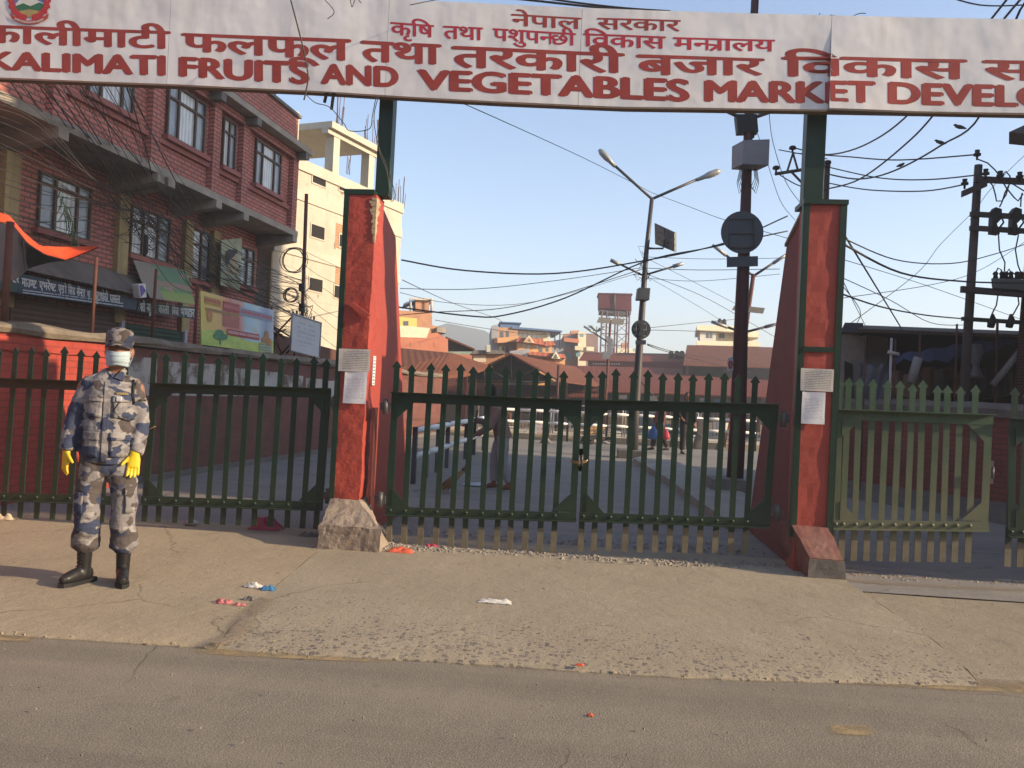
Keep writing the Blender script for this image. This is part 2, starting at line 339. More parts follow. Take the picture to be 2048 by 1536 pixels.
def slab_mat(name, lo, hi, pebble, pz, org=(0, 0)):
    n = N(name); big = n.noise(.9, 8, .7); c = n.ramp(big, [(.28, lo), (.72, hi)])
    fine = n.noise(95, 3, .7); c = n.mix(.4, c, n.ramp(fine, [(.3, sc(lo, .6)), (.7, sc(hi, 1.3))]))
    stains = n.ramp(n.noise(2.6, 8, .75), [(.52, 0), (.75, 1)]); c = n.mix(n.math('MULTIPLY', stains, .4), c, sc(lo, .62))
    v = n.new('ShaderNodeTexVoronoi'); v.inputs['Scale'].default_value = 31; v.inputs['Randomness'].default_value = 1
    dv = n.new('ShaderNodeMapping'); dv.inputs['Scale'].default_value = (1, 1.0, 1); n.link(n.obj(), dv.inputs[0]); n.link(dv.outputs[0], v.inputs[0])
    # exposed aggregate grows towards the worn street edge (object space y) and in patches
    y = n.sep(n.obj())[1]
    worn = n.math('SUBTRACT', 1.0, n.math('MULTIPLY', n.math('ADD', y, .15), 1 / pz)); worn = n.math('ADD', worn, n.math('MULTIPLY', n.math('SUBTRACT', n.noise(1.6, 5, .7), .5), 1.5))
    worn = n.ramp(worn, [(.25, 0), (.85, 1)])
    rnd = n.sep(v.outputs['Color'])[0]
    size = n.math('MULTIPLY', n.math('MULTIPLY', rnd, worn), .62)
    peb = n.ramp(n.math('SUBTRACT', size, v.outputs['Distance']), [(.0, 0), (.06, 1)])
    pc = n.mix(n.sep(v.outputs['Color'])[1], sc(pebble, .6), sc(pebble, 1.7))
    c = n.mix(n.math('MULTIPLY', peb, .8), c, pc)
    ck = n.cracks(.6, .006, .52, .58); c = n.mix(n.math('MULTIPLY', ck, .75), c, sc(lo, .3)); ds = n.ramp(n.noise(1.1, 7, .7), [(.48, 0), (.68, 1)]); c = n.mix(n.math('MULTIPLY', ds, .4), c, sc(hi, 1.12))
    n.col(c).set(.93, 0, .25).bump(ck, -.6, .012).bump(fine, .5, .006).bump(peb, .6, .010).bump(big, .5, .06).bump(n.noise(11, 7, .75), .5, .02); return n.m
APRONM = slab_mat('worn concrete apron', (.265, .222, .158), (.350, .295, .212), (.13, .112, .10), 2.3)
FOREM = slab_mat('dusty tan concrete', (.280, .226, .154), (.372, .303, .206), (.15, .13, .11), .9)
def jit(a, b, k, amp):
    out = []
    for i in range(k):
        t = i / k; p = a.lerp(b, t); q = (b - a).normalized(); q = Vector((-q.y, q.x, 0)); out.append(p + q * random.uniform(-amp, amp) * (1 if i else 0))
    return out
def chain(px, z, amp, k=9):
    g = [gnd(x, y, z) for x, y in px]; o = []
    for a, b in zip(g, g[1:]): o += jit(a, b, k, amp)
    return o + [g[-1]]
def resample(pts, k):
    L = [0]
    for p, q in zip(pts, pts[1:]): L.append(L[-1] + (q - p).length)
    out = []; j = 0
    for i in range(k + 1):
        t = L[-1] * i / k
        while j < len(L) - 2 and L[j + 1] < t: j += 1
        out.append(pts[j].lerp(pts[j + 1], (t - L[j]) / max(1e-9, L[j + 1] - L[j])))
    return out
def slab(name, front, back, left, right, zt, zb, mat, label, nu=90, nv=14):
    """patch between four edge curves (front/back run left to right, sides run front to back), with worn, rounded rims."""
    Fr = resample(front, nu); Bk = resample(back, nu); Lf = resample(left, nv); Rt = resample(right, nv); g = []
    for i in range(nu + 1):
        row = []; u = i / nu
        for j in range(nv + 1):
            v = j / nv; p = Fr[i] * (1 - v) + Bk[i] * v + Lf[j] * (1 - u) + Rt[j] * u - (Fr[0] * (1 - u) * (1 - v) + Fr[-1] * u * (1 - v) + Bk[0] * (1 - u) * v + Bk[-1] * u * v)
            row.append(Vector((p.x, p.y, zt + .006 * noise.noise(Vector((p.x * .9, p.y * .9, zt * 50))) - (.012 if j == 0 else 0))))
        g.append(row)
    mb = MB()
    for i in range(nu):
        for j in range(nv): mb.face([g[i][j], g[i + 1][j], g[i + 1][j + 1], g[i][j + 1]], sm=True)
        a, b = g[i][0], g[i + 1][0]; a2 = Vector((a.x, a.y - .03, a.z - .012)); b2 = Vector((b.x, b.y - .03, b.z - .012)); mb.face([a2, b2, b, a], sm=True); mb.face([Vector((a2.x, a2.y - .01, zb)), Vector((b2.x, b2.y - .01, zb)), b2, a2])
    for j in range(nv):
        for q in (g[0], g[-1]): mb.face([Vector((q[j].x, q[j].y, zb)), Vector((q[j + 1].x, q[j + 1].y, zb)), q[j + 1] - Vector((0, 0, .001)), q[j] - Vector((0, 0, .001))])
    o = min(p.y for p in Fr); return solo(name, mb, mat, label, 'pavement', kind='structure', org=(0, o, 0))
front = chain([(438, 1285), (620, 1298), (880, 1311), (1024, 1320), (1374, 1343), (1955, 1360)], -.018, .009, 24)
right = chain([(1955, 1360), (1880, 1290), (1800, 1235), (1700, 1166), (1640, 1120)], 0, .006, 14)
left = chain([(438, 1285), (455, 1262), (500, 1215), (560, 1165), (628, 1108)], 0, .006, 14)
def backpt(x): return Vector((x, 8.15, 0))
slab('apron', front, [backpt(left[-1].x), backpt(right[-1].x)], left + [backpt(left[-1].x)], right + [backpt(right[-1].x)], 0.0, -.06, APRONM, 'worn concrete apron with exposed pebbles in front of the centre gates')
lf = chain([(-900, 1232), (0, 1259), (434, 1285)], -.016, .008, 30); ll = chain([(436.5, 1285), (453.5, 1262), (498.5, 1215), (558.5, 1165), (627, 1107)], 0, .006, 14)
slab('forecourt', lf, [Vector((lf[0].x, 8.2, 0)), Vector((ll[-1].x, 8.2, 0))], [lf[0], Vector((lf[0].x, 8.2, 0))], ll + [Vector((ll[-1].x, 8.2, 0))], .0, -.06, FOREM, 'dusty tan concrete forecourt under the guard')
VERGEM = slab_mat('dusty side paving', (.24, .202, .146), (.318, .267, .19), (.15, .13, .11), .4)
rr = chain([(1957, 1361), (1882, 1291), (1802, 1236), (1702, 1166)], -.02, .006, 14); r2 = gnd(2800, 1390, -.02)
slab('side_pavement', [rr[0], r2], [Vector((rr[-1].x, 7.4, 0)), Vector((14, 7.4, 0))], rr + [Vector((rr[-1].x, 7.4, 0))], [r2, Vector((14, 7.4, 0))], -.02, -.06, VERGEM, 'lower dusty paving in front of the right gate')
# faded yellow edge line, worn through
n = N('worn yellow road line'); o_ = n.n['Material Output']; tr = n.new('ShaderNodeBsdfTransparent'); mx = n.new('ShaderNodeMixShader')
n.col(n.ramp(n.noise(3, 5), [(.3, (.34, .25, .13)), (.7, (.42, .31, .17))])).set(.9, 0, .2)
x_, y_, _q = n.sep(n.uv()); ed = n.math('MULTIPLY', n.math('MULTIPLY', x_, n.math('SUBTRACT', 1.0, x_)), n.math('MULTIPLY', y_, n.math('SUBTRACT', 1.0, y_)))
k = n.math('MULTIPLY', n.ramp(ed, [(.0, 0), (.03, 1)]), n.ramp(n.noise(7, 8, .75), [(.32, .05), (.58, .8)])); n.link(k, mx.inputs[0]); n.link(tr.outputs[0], mx.inputs[1]); n.link(n.b.outputs[0], mx.inputs[2]); n.link(mx.outputs[0], o_.inputs[0])
LINEM = n.m
for i, q in enumerate([((-60, 1263), (76, 1271), (70, 1285), (-60, 1279)), ((376, 1291), (800, 1313), (790, 1328), (372, 1308)), ((1640, 1352), (2120, 1365), (2120, 1394), (1645, 1366)), ((1655, 1446), (1750, 1450), (1752, 1474), (1650, 1468))]):
    pts = [gnd(x, y, -.026) for x, y in q]
    solo('road_marking', MB().face([pts[3], pts[2], pts[1], pts[0]], uv=[(0, 0), (1, 0), (1, 1), (0, 1)]), LINEM, 'worn yellow paint on the asphalt', 'marking', kind='structure')
# dust and sand drifted against the slab edges
n = N('drifted sand'); o_ = n.n['Material Output']; tr = n.new('ShaderNodeBsdfTransparent'); mx = n.new('ShaderNodeMixShader')
n.col(n.ramp(n.noise(20, 5), [(.3, (.25, .20, .14)), (.7, (.34, .27, .19))])).set(.95, 0, .2)
x_, y_, _q = n.sep(n.uv()); prof = n.math('MULTIPLY', n.math('MULTIPLY', y_, n.math('SUBTRACT', 1.0, y_)), 4.0); pr2 = n.math('MULTIPLY', n.math('MULTIPLY', x_, n.math('SUBTRACT', 1.0, x_)), 40.0); pr2 = n.math('MINIMUM', pr2, 1.0)
k = n.math('MULTIPLY', n.math('MULTIPLY', prof, pr2), n.math('ADD', n.noise(4, 8, .75), -.12)); k = n.ramp(k, [(.12, 0), (.55, .85)]); n.link(k, mx.inputs[0]); n.link(tr.outputs[0], mx.inputs[1]); n.link(n.b.outputs[0], mx.inputs[2]); n.link(mx.outputs[0], o_.inputs[0]); SANDM = n.m
def drift(px, w0, w1, z, lab):
    g = resample([gnd(x, y, z) for x, y in px], 40); mb = MB(); lo = []; hi = []
    for i, p in enumerate(g):
        t = (g[min(i + 1, 40)] - g[max(i - 1, 0)]).normalized(); q = Vector((-t.y, t.x, 0)); lo.append(p - q * w0); hi.append(p + q * w1)
    for i in range(40): mb.face([lo[i], lo[i + 1], hi[i + 1], hi[i]], uv=[(i / 40, 0), ((i + 1) / 40, 0), ((i + 1) / 40, 1), (i / 40, 1)])
    solo('sand', mb, SANDM, lab, 'sand', kind='stuff')
drift([(-200, 1256), (0, 1261), (434, 1287), (880, 1314), (1374, 1346), (1960, 1364), (2200, 1372)], .13, .10, -.0255, 'sand drifted along the street edge of the slabs')
drift([(400, 1285), (450, 1262), (480, 1225), (520, 1190)], .16, .03, .0145, 'sand spilled beside the slab joint'); drift([(1690, 1160), (1800, 1168), (2100, 1182)], .10, .10, -.008, 'sand drifted below the right gate')
# loose gravel along the gate line, sand in the joint
GRAV = basic('grey gravel', (.30, .265, .22), .9, .35, 9, .3, 60)
def pebbles(name, spots, label, mat, smin=.006, smax=.022):
    mb = MB()
    for (x, y, z) in spots:
        r = random.uniform(smin, smax) * random.uniform(.5, 1); a = random.random() * 6.28
        M = Matrix.Translation((x, y, z + r * .3)) @ Matrix.Rotation(a, 4, 'Z'); w = Vector((r * random.uniform(.8, 1.5), r, r * .7))
        t = [(-1, -.6, -1), (.2, -1, -1), (1, .1, -1), (.1, 1, -1), (-.6, -.4, .7), (.3, -.6, 1), (.6, .4, .6), (-.1, .6, .9)]
        vs = [Vector((p[0] * w.x, p[1] * w.y, p[2] * w.z)) * random.uniform(.8, 1.15) for p in t]
        mb.hexa(vs, M)
    return solo(name, mb, mat, label, 'gravel', kind='stuff')
def along(px, cnt, sp, z=0):
    out = []
    for i in range(cnt):
        t = random.random() * (len(px) - 1.001); k = int(t); t -= k
        x = px[k][0] * (1 - t) + px[k + 1][0] * t; y = px[k][1] * (1 - t) + px[k + 1][1] * t; g = gnd(x, y, z); g.x += random.gauss(0, sp * .6); g.y += random.gauss(0, sp); out.append((g.x, g.y, z))
    return out
pebbles('gravel', along([(770, 1085), (800, 1096), (900, 1100), (1050, 1106), (1250, 1122), (1400, 1128), (1560, 1132)], 900, .07) + along([(800, 1070), (1500, 1100)], 350, .16, -.01), 'loose grey gravel along the foot of the centre gates', GRAV)
pebbles('gravel', along([(1690, 1150), (1850, 1160), (2048, 1168)], 420, .06, -.02), 'loose tan gravel along the foot of the right gate', basic('tan gravel', (.36, .29, .20), .9, .35, 9, .3, 60), .005, .02)
pebbles('grit', along([(0, 1260), (430, 1287), (880, 1313), (1374, 1345), (1950, 1362)], 420, .035, -.02), 'grit and sand lying in the slab joints', basic('sand grit', (.36, .27, .17), .95, .3, 9, 0), .004, .013)
pebbles('grit', [(random.uniform(-6, 5), random.uniform(2.4, 7.0), 0 if 0 else -.012) for i in range(420)], 'tiny chips scattered over street and apron', basic('chips', (.20, .17, .14), .9, .5, 9, 0), .003, .008)
# raised median of the lane with kerb, far kerb platform
KERBM = basic('dusty kerb concrete', (.30, .27, .23), .92, .25, 2, .4, 30, dirt=(.16, .14, .12), dirt_amt=.5)
m = [gnd(1266, 925), gnd(1330, 965), gnd(1405, 1022), gnd(1450, 1055)]; w = [gnd(1320, 915), gnd(1400, 955), gnd(1500, 1005), gnd(1590, 1055)]
mb = MB()
for i in range(3):
    a, b, c_, d_ = m[i], m[i + 1], w[i + 1], w[i]
    mb.hexa([(b.x, b.y, -.03), (c_.x, c_.y, -.03), (d_.x, d_.y, -.03), (a.x, a.y, -.03), (b.x, b.y, .10), (c_.x, c_.y, .10), (d_.x, d_.y, .10), (a.x, a.y, .10)])
solo('median', mb, KERBM, 'low concrete median running up the lane between the two lamp posts', 'kerb', kind='structure')
YK = 26.9
mb = MB().box(-9, 14, YK, YK + 2.6, -.05, .17)
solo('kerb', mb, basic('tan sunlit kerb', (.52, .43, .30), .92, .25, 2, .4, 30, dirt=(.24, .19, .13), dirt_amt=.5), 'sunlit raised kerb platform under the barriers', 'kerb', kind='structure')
# sandy drift along the foot of the left wall is part of the lane; hazy hill far behind
n = N('far forest hill'); n.col(n.ramp(n.noise(.015, 7, .65), [(.3, (.03, .05, .035)), (.7, (.06, .075, .045))])).set(1, 0, .1); mb = MB(); K = 60
prev = None
for i in range(K + 1):
    x = -600 + 1200 * i / K; h = 5 + 30 * math.exp(-((x + 72) / 42) ** 2) + 20 * math.exp(-((x + 200) / 90) ** 2) + 9 * math.exp(-((x - 150) / 125) ** 2) + 2.5 * noise.noise(Vector((x * .036, 3, 1)))
    row = [Vector((x, 380, -5)), Vector((x, 415, h * .62)), Vector((x, 450, h)), Vector((x, 500, -5))]
    if prev:
        for a in range(3): mb.face([prev[a], row[a], row[a + 1], prev[a + 1]], sm=True)
    prev = row
solo('hills', mb, n.m, 'distant hazy blue hill behind the far houses', 'hill', kind='structure', org=(0, 450, 0))
# ================================================================ lettering
_GC = {}
def raw_text(s):
    if s in _GC: return _GC[s]
    c = bpy.data.curves.new('t', 'FONT'); c.body = s; c.size = 1; c.resolution_u = 5; c.fill_mode = 'FRONT'
    o = bpy.data.objects.new('t', c); COL.objects.link(o); dg = bpy.context.evaluated_depsgraph_get(); dg.update()
    m = bpy.data.meshes.new_from_object(o.evaluated_get(dg)); bpy.data.objects.remove(o)
    r = ([(v.co.x, v.co.y) for v in m.vertices], [list(p.vertices) for p in m.polygons]); bpy.data.meshes.remove(m); _GC[s] = r; return r
def clipx(vf, xc):                                # keep the part left of xc (half letters)
    bm = bmesh.new(); vs = [bm.verts.new((x, y, 0)) for x, y in vf[0]]
    for f in vf[1]:
        try: bm.faces.new([vs[i] for i in f])
        except ValueError: pass
    bmesh.ops.bisect_plane(bm, geom=bm.verts[:] + bm.edges[:] + bm.faces[:], plane_co=(xc, 0, 0), plane_no=(1, 0, 0), clear_outer=True)
    bm.verts.index_update(); r = ([(v.co.x, v.co.y) for v in bm.verts], [[v.index for v in f.verts] for f in bm.faces]); bm.free(); return r
HL = None
def seg_mesh(sg):
    if isinstance(sg, str): return raw_text(sg)
    k, a = sg; v, f = raw_text(a); xm = max(x for x, y in v); yt = max(y for x, y in v)
    if k == 'half': return clipx((v, f), xm - .145)
    if k == 'ra':                                  # the slanting stroke of a joined r
        v = list(v); f = list(f); b = len(v); xb = xm - .12
        v += [(xb, .17), (xb - .30, -.02), (xb - .25, -.07), (xb + .01, .09)]; f.append([b, b + 1, b + 2, b + 3]); return v, f
    if k == 'tra':
        v = [(0, yt), (0, yt - .07), (.50, yt - .07), (.50, yt), (.33, yt - .07), (.33, 0), (.41, 0), (.41, yt - .07), (.33, .30), (.05, .33), (.05, .26), (.33, .22), (.33, .30), (.08, .02), (.13, -.04), (.33, .18)]
        return v, [[0, 1, 2, 3], [4, 5, 6, 7], [8, 9, 10, 11], [12, 13, 14, 15]]
def word(segs, bold=.0):
    V = []; Fc = []; x = 0
    for sg in ([segs] if isinstance(segs, str) else segs):
        v, f = seg_mesh(sg); x0 = min(p[0] for p in v); b = len(V)
        V += [(p[0] - x0 + x, p[1]) for p in v]; Fc += [[i + b for i in q] for q in f]; x += max(p[0] for p in v) - x0 - .012
    if bold:
        V2 = []; F2 = []
        for k, (dx, dy) in enumerate(((0, 0), (-bold, 0), (bold, 0), (0, bold * .6), (0, -bold * .6), (bold * .7, bold * .4), (-bold * .7, -bold * .4))):
            b = len(V2); V2 += [(p[0] + dx, p[1] + dy, k) for p in V]; F2 += [[i + b for i in q] for q in Fc]
        return V2, F2
    return [(p[0], p[1], 0) for p in V], Fc
HEAD = max(y for x, y in raw_text('क')[0]); CAP = max(y for x, y in raw_text('H')[0])
def lettering(items, place, bold, top, sub=0, step=.00009):
    """items: (word, (xl, ytop, ybase), (xr, ytop, ybase)) in photo pixels; place(px, py, lift) -> point on the board."""
    mb = MB()
    for wd, L, Rr in items:
        V, Fc = word(wd, bold); x0 = min(p[0] for p in V); x1 = max(p[0] for p in V); pts = []
        for x, y, k in V:
            u = (x - x0) / (x1 - x0); h = y / top; px = L[0] + (Rr[0] - L[0]) * u
            yt = L[1] + (Rr[1] - L[1]) * u; yb = L[2] + (Rr[2] - L[2]) * u
            pts.append((px, yb + (yt - yb) * h, k))
        for f in Fc: mb.face([place(pts[i][0], pts[i][1], .0012 + step * pts[i][2]) for i in f])
    return mb

# ================================================================ gate pillars
GY = 7.70                                          # plane of the gate leaves
PY = 7.62                                          # front face of the pillars
def pl(px, py, Y=PY):
    p = atY(px, py, Y); return p
def pillar(xl_t, xr_t, xl_b, xr_b, zt, zb, wing_t, wing_b, side, label, post_px, base_px):
    """xl/xr at top and bottom (world x) of the front face, wing on side +1 (right) or -1 (left)."""
    root = thing('gate_pillar', label, 'gate pillar', ((xl_b + xr_b) / 2, PY + .2, 0))
    d = .30
    shaft = baked_block([(xl_b, PY, 0), (xr_b, PY, 0), (xr_b, PY + d, 0), (xl_b, PY + d, 0), (xl_t, PY, zt), (xr_t, PY, zt), (xr_t, PY + d, zt), (xl_t, PY + d, zt)], .006 if side > 0 else .011)
    part('shaft', shaft, REDP if side > 0 else REDL, root)
    # sloping wing wall behind the shaft
    wx = (xr_b if side < 0 else xl_b); wxt = (xr_t if side < 0 else xl_t); s = -1 if side < 0 else 1
    prof = [(PY + d - .02, 0), (PY + d + wing_b, 0), (PY + d + wing_t, zt - .22), (PY + d - .02, zt - .02)]
    a = [(wx + s * .025 + (wxt - wx) * z / zt, y, z) for y, z in prof]
    b = [(wx + s * .235 + (wxt - wx) * z / zt, y, z) for y, z in prof]
    mb = MB(); mb.face(a[::-1] if s > 0 else a); mb.face(b if s > 0 else b[::-1])
    for i in range(4):
        j = (i + 1) % 4; mb.face([a[i], a[j], b[j], b[i]] if s > 0 else [b[i], b[j], a[j], a[i]])
    part('wing_wall', mb, REDW if side > 0 else REDP, root)
    mb = MB(); mb.prism([(a[3][0] - .02, prof[3][0], prof[3][1] + .005), (b[3][0] + .02 * s, prof[3][0], prof[3][1] + .005), (b[2][0] + .02 * s, prof[2][0], prof[2][1] + .005), (a[2][0] - .02, prof[2][0], prof[2][1] + .005)], (0, 0, .03))
    part('wing_coping', mb, CONC, root)
    return root
def baked_block(c, amp, res=.045):                # block with a worn, uneven plaster skin
    mb = MB(); c = [Vector(p) for p in c]
    for q in ((0, 1, 5, 4), (1, 2, 6, 5), (2, 3, 7, 6), (3, 0, 4, 7), (4, 5, 6, 7), (3, 2, 1, 0)):
        A, B, C_, D = [c[i] for i in q]; nu = max(1, int((B - A).length / res)); nv = max(1, int((D - A).length / res))
        def pt(i, j):
            u = i / nu; v = j / nv; p = A.lerp(B, u).lerp(D.lerp(C_, u), v)
            nz = noise.noise_vector(p * 5.0) * amp + noise.noise_vector(p * 17.0) * amp * .6
            return p + nz
        L = (B - A).length; Hh = (D - A).length
        for i in range(nu):
            for j in range(nv):
                mb.face([pt(i, j), pt(i + 1, j), pt(i + 1, j + 1), pt(i, j + 1)], uv=[(i / nu * L, j / nv * Hh), ((i + 1) / nu * L, j / nv * Hh), ((i + 1) / nu * L, (j + 1) / nv * Hh), (i / nu * L, (j + 1) / nv * Hh)], sm=False)
    return mb
def bar(mb, p0, p1, w, d, y):                      # flat bar in a plane of constant y between two (x, z) points
    a = Vector((p0[0], 0, p0[1])); b = Vector((p1[0], 0, p1[1])); t = (b - a).normalized(); q = Vector((t.z, 0, -t.x)) * (w / 2)
    mb.hexa([(a + q) + Vector((0, y, 0)), (a - q) + Vector((0, y, 0)), (a - q) + Vector((0, y + d, 0)), (a + q) + Vector((0, y + d, 0)),
             (b + q) + Vector((0, y, 0)), (b - q) + Vector((0, y, 0)), (b - q) + Vector((0, y + d, 0)), (b + q) + Vector((0, y + d, 0))]); return mb
def xz(px, py, Y): p = atY(px, py, Y); return (p.x, p.z)
# ---- left pillar
lt = pl(699, 388); rt = pl(753, 388); lb = pl(668, 1003); rb = pl(718, 1003)
PL = pillar(lt.x, rt.x, lb.x, rb.x, lt.z, 0, .62, 2.0, -1, 'red plastered gate pillar with chipped edge and rough broken base beside the guard', None, None)
mb = MB(); bar(mb, (lb.x - .025, .30), (lt.x - .022, lt.z + .02), .05, .30, PY - .012); part('edge_angle', mb, GREEN, PL)
mb = MB(); mb.box(lt.x - .05, rt.x - .02, PY - .015, PY + .32, lt.z - .002, lt.z + .045); part('cap_plate', mb, GREEN, PL)
# broken corner showing brick
mb = MB()
for k in range(16):
    z = lt.z - .03 - k * .026; w = (.10 * (1 - k / 17) + .015) * random.uniform(.55, 1.25); q = rt.x + (rb.x - rt.x) * (1 - z / lt.z)
    mb.box(q - w * .45, q + .009, PY - .010 + .003 * (k % 2), PY + w, z - .026, z - .001)
part('broken_corner', mb, basic('bare sand mortar', (.42, .32, .20), .95, .3, 8, .5, 40), PL)
mb = MB(); bar(mb, xz(701, 607, PY - .05), xz(737, 633, PY - .05), .045, .045, PY - .055); part('bracket', mb, REDP, PL)
def rough_base(xl0, xr0, xl1, xr1, z0, zm, ytop, yfront, amp):
    c = [(xl1, yfront, -.05), (xr1, yfront, -.05), (xr1 + .01, PY + .32, -.05), (xl1 - .02, PY + .32, -.05), (xl1 + .01, yfront, zm), (xr1 - .01, yfront, zm), (xr0 + .03, PY + .32, zm), (xl0 - .04, PY + .32, zm)]
    a = baked_block(c, amp, .035)
    c2 = [c[4], c[5], c[6], c[7], (xl0, ytop, z0), (xr0, ytop, z0), (xr0 + .02, PY + .32, z0), (xl0 - .03, PY + .32, z0)]
    c2 = [Vector(p) for p in c2]; c2[0] += Vector((.004, .006, -.01)); c2[1] += Vector((-.004, .006, -.01)); b = baked_block(c2, amp, .035)
    k = len(a.v); a.v += b.v; a.f += [[i + k for i in f] for f in b.f]; a.uv += b.uv; a.smooth += b.smooth; return a
l1 = atY(634, 1098, 7.22); r1 = atY(722, 1102, 7.22); c_ = pl(668, 1000); d_ = pl(720, 1003)
part('base', rough_base(c_.x - .02, d_.x + .0, l1.x, r1.x + .17, c_.z + .01, .21, PY - .015, 7.22, .016), basic('chipped base with old red paint', (.29, .24, .185), .95, .25, 3, .7, 30, dirt=(.20, .13, .105), dirt_amt=.5, dscale=4, bdist=.015), PL)
# ---- right pillar
lt2 = pl(1617, 408); rt2 = pl(1684, 408); lb2 = pl(1590, 1052); rb2 = pl(1655, 1056)
PR = pillar(lt2.x, rt2.x, lb2.x, rb2.x, lt2.z, 0, .62, 2.0, 1, 'red gate pillar edged with green steel angles and a maroon sloping foot', None, None)
for (b_, t_, nm) in ((lb2.x - .012, lt2.x - .012, 'edge_angle'), (rb2.x + .012, rt2.x + .012, 'edge_angle')):
    mb = MB(); bar(mb, (b_, .30), (t_, lt2.z), .048, .012, PY - .014); s_ = -1 if nm and b_ < (lb2.x + rb2.x) / 2 else 1
    mb.prism([(b_ + s_ * .026, PY - .014, .30), (b_ + s_ * .026, PY + .05, .30), (t_ + s_ * .026, PY + .05, lt2.z), (t_ + s_ * .026, PY - .014, lt2.z)], (s_ * .006, 0, 0))
    part(nm, mb, GREEN, PR)
mb = MB(); mb.box(lt2.x - .045, rt2.x + .05, PY - .03, PY + .32, lt2.z - .002, lt2.z + .04); part('cap_plate', mb, GREEN, PR)
q0 = xz(1606, 698, PY - .02); q1 = xz(1667, 700, PY - .02); mb = MB(); bar(mb, q0, q1, .045, .008, PY - .022); part('strap', mb, GREEN, PR)
l1 = atY(1616, 1152, 7.38); r1 = atY(1690, 1160, 7.38); c_ = pl(1583, 1050); d_ = pl(1655, 1053)
part('base', rough_base(c_.x, d_.x, l1.x, r1.x, c_.z, .165, PY - .015, 7.38, .010), basic('maroon painted concrete foot', (.20, .075, .062), .85, .2, 3, .5, 30, dirt=(.25, .18, .13), dirt_amt=.5, dscale=3, bdist=.01), PR)
mb = MB(); c = [(l1.x - .006, 7.364, -.03), (r1.x + .006, 7.364, -.03), (r1.x + .006, 7.38, -.03), (l1.x - .006, 7.38, -.03), (l1.x + .004, 7.366, .155), (r1.x - .008, 7.366, .15), (r1.x - .008, 7.385, .15), (l1.x + .004, 7.385, .155)]
part('bare_front', baked_block(c, .006, .03), CONCD, PR)
P3 = pillar(5.42, 5.72, 5.36, 5.66, 3.15, 0, .62, 2.0, 1, 'third red gate pillar, unseen and added to shade the ground by the right leaf', None, None)  # unseen pillar added so its wing shades the ground behind the right leaf
part('base', rough_base(5.34, 5.68, 5.3, 5.7, .36, .165, PY - .015, 7.38, .010), bpy.data.materials['maroon painted concrete foot'], P3)
# green steel posts that carry the sign
for root, (a, b, c, d) in ((PL, ((760, 190), (787, 190), (749, 386), (778, 386))), (PR, ((1616, 222), (1654, 222), (1606, 405), (1647, 405)))):
    Y = PY + .13; A, B, C_, D = [atY(*q, Y) for q in (a, b, c, d)]; w = (B.x - A.x + D.x - C_.x) / 4
    xt = (A.x + B.x) / 2; xb = (C_.x + D.x) / 2; zt_ = A.z; zb_ = C_.z - .03; k = (xt - xb) / (zt_ - zb_); z2 = 4.72
    x2 = xt + k * (z2 - zt_); mb = MB()
    mb.hexa([(xb - w, Y, zb_), (xb + w, Y, zb_), (xb + w, Y + .15, zb_), (xb - w, Y + .15, zb_), (x2 - w, Y, z2), (x2 + w, Y, z2), (x2 + w, Y + .15, z2), (x2 - w, Y + .15, z2)])
    part('steel_post', mb, GREEN, root, bevel=.006)

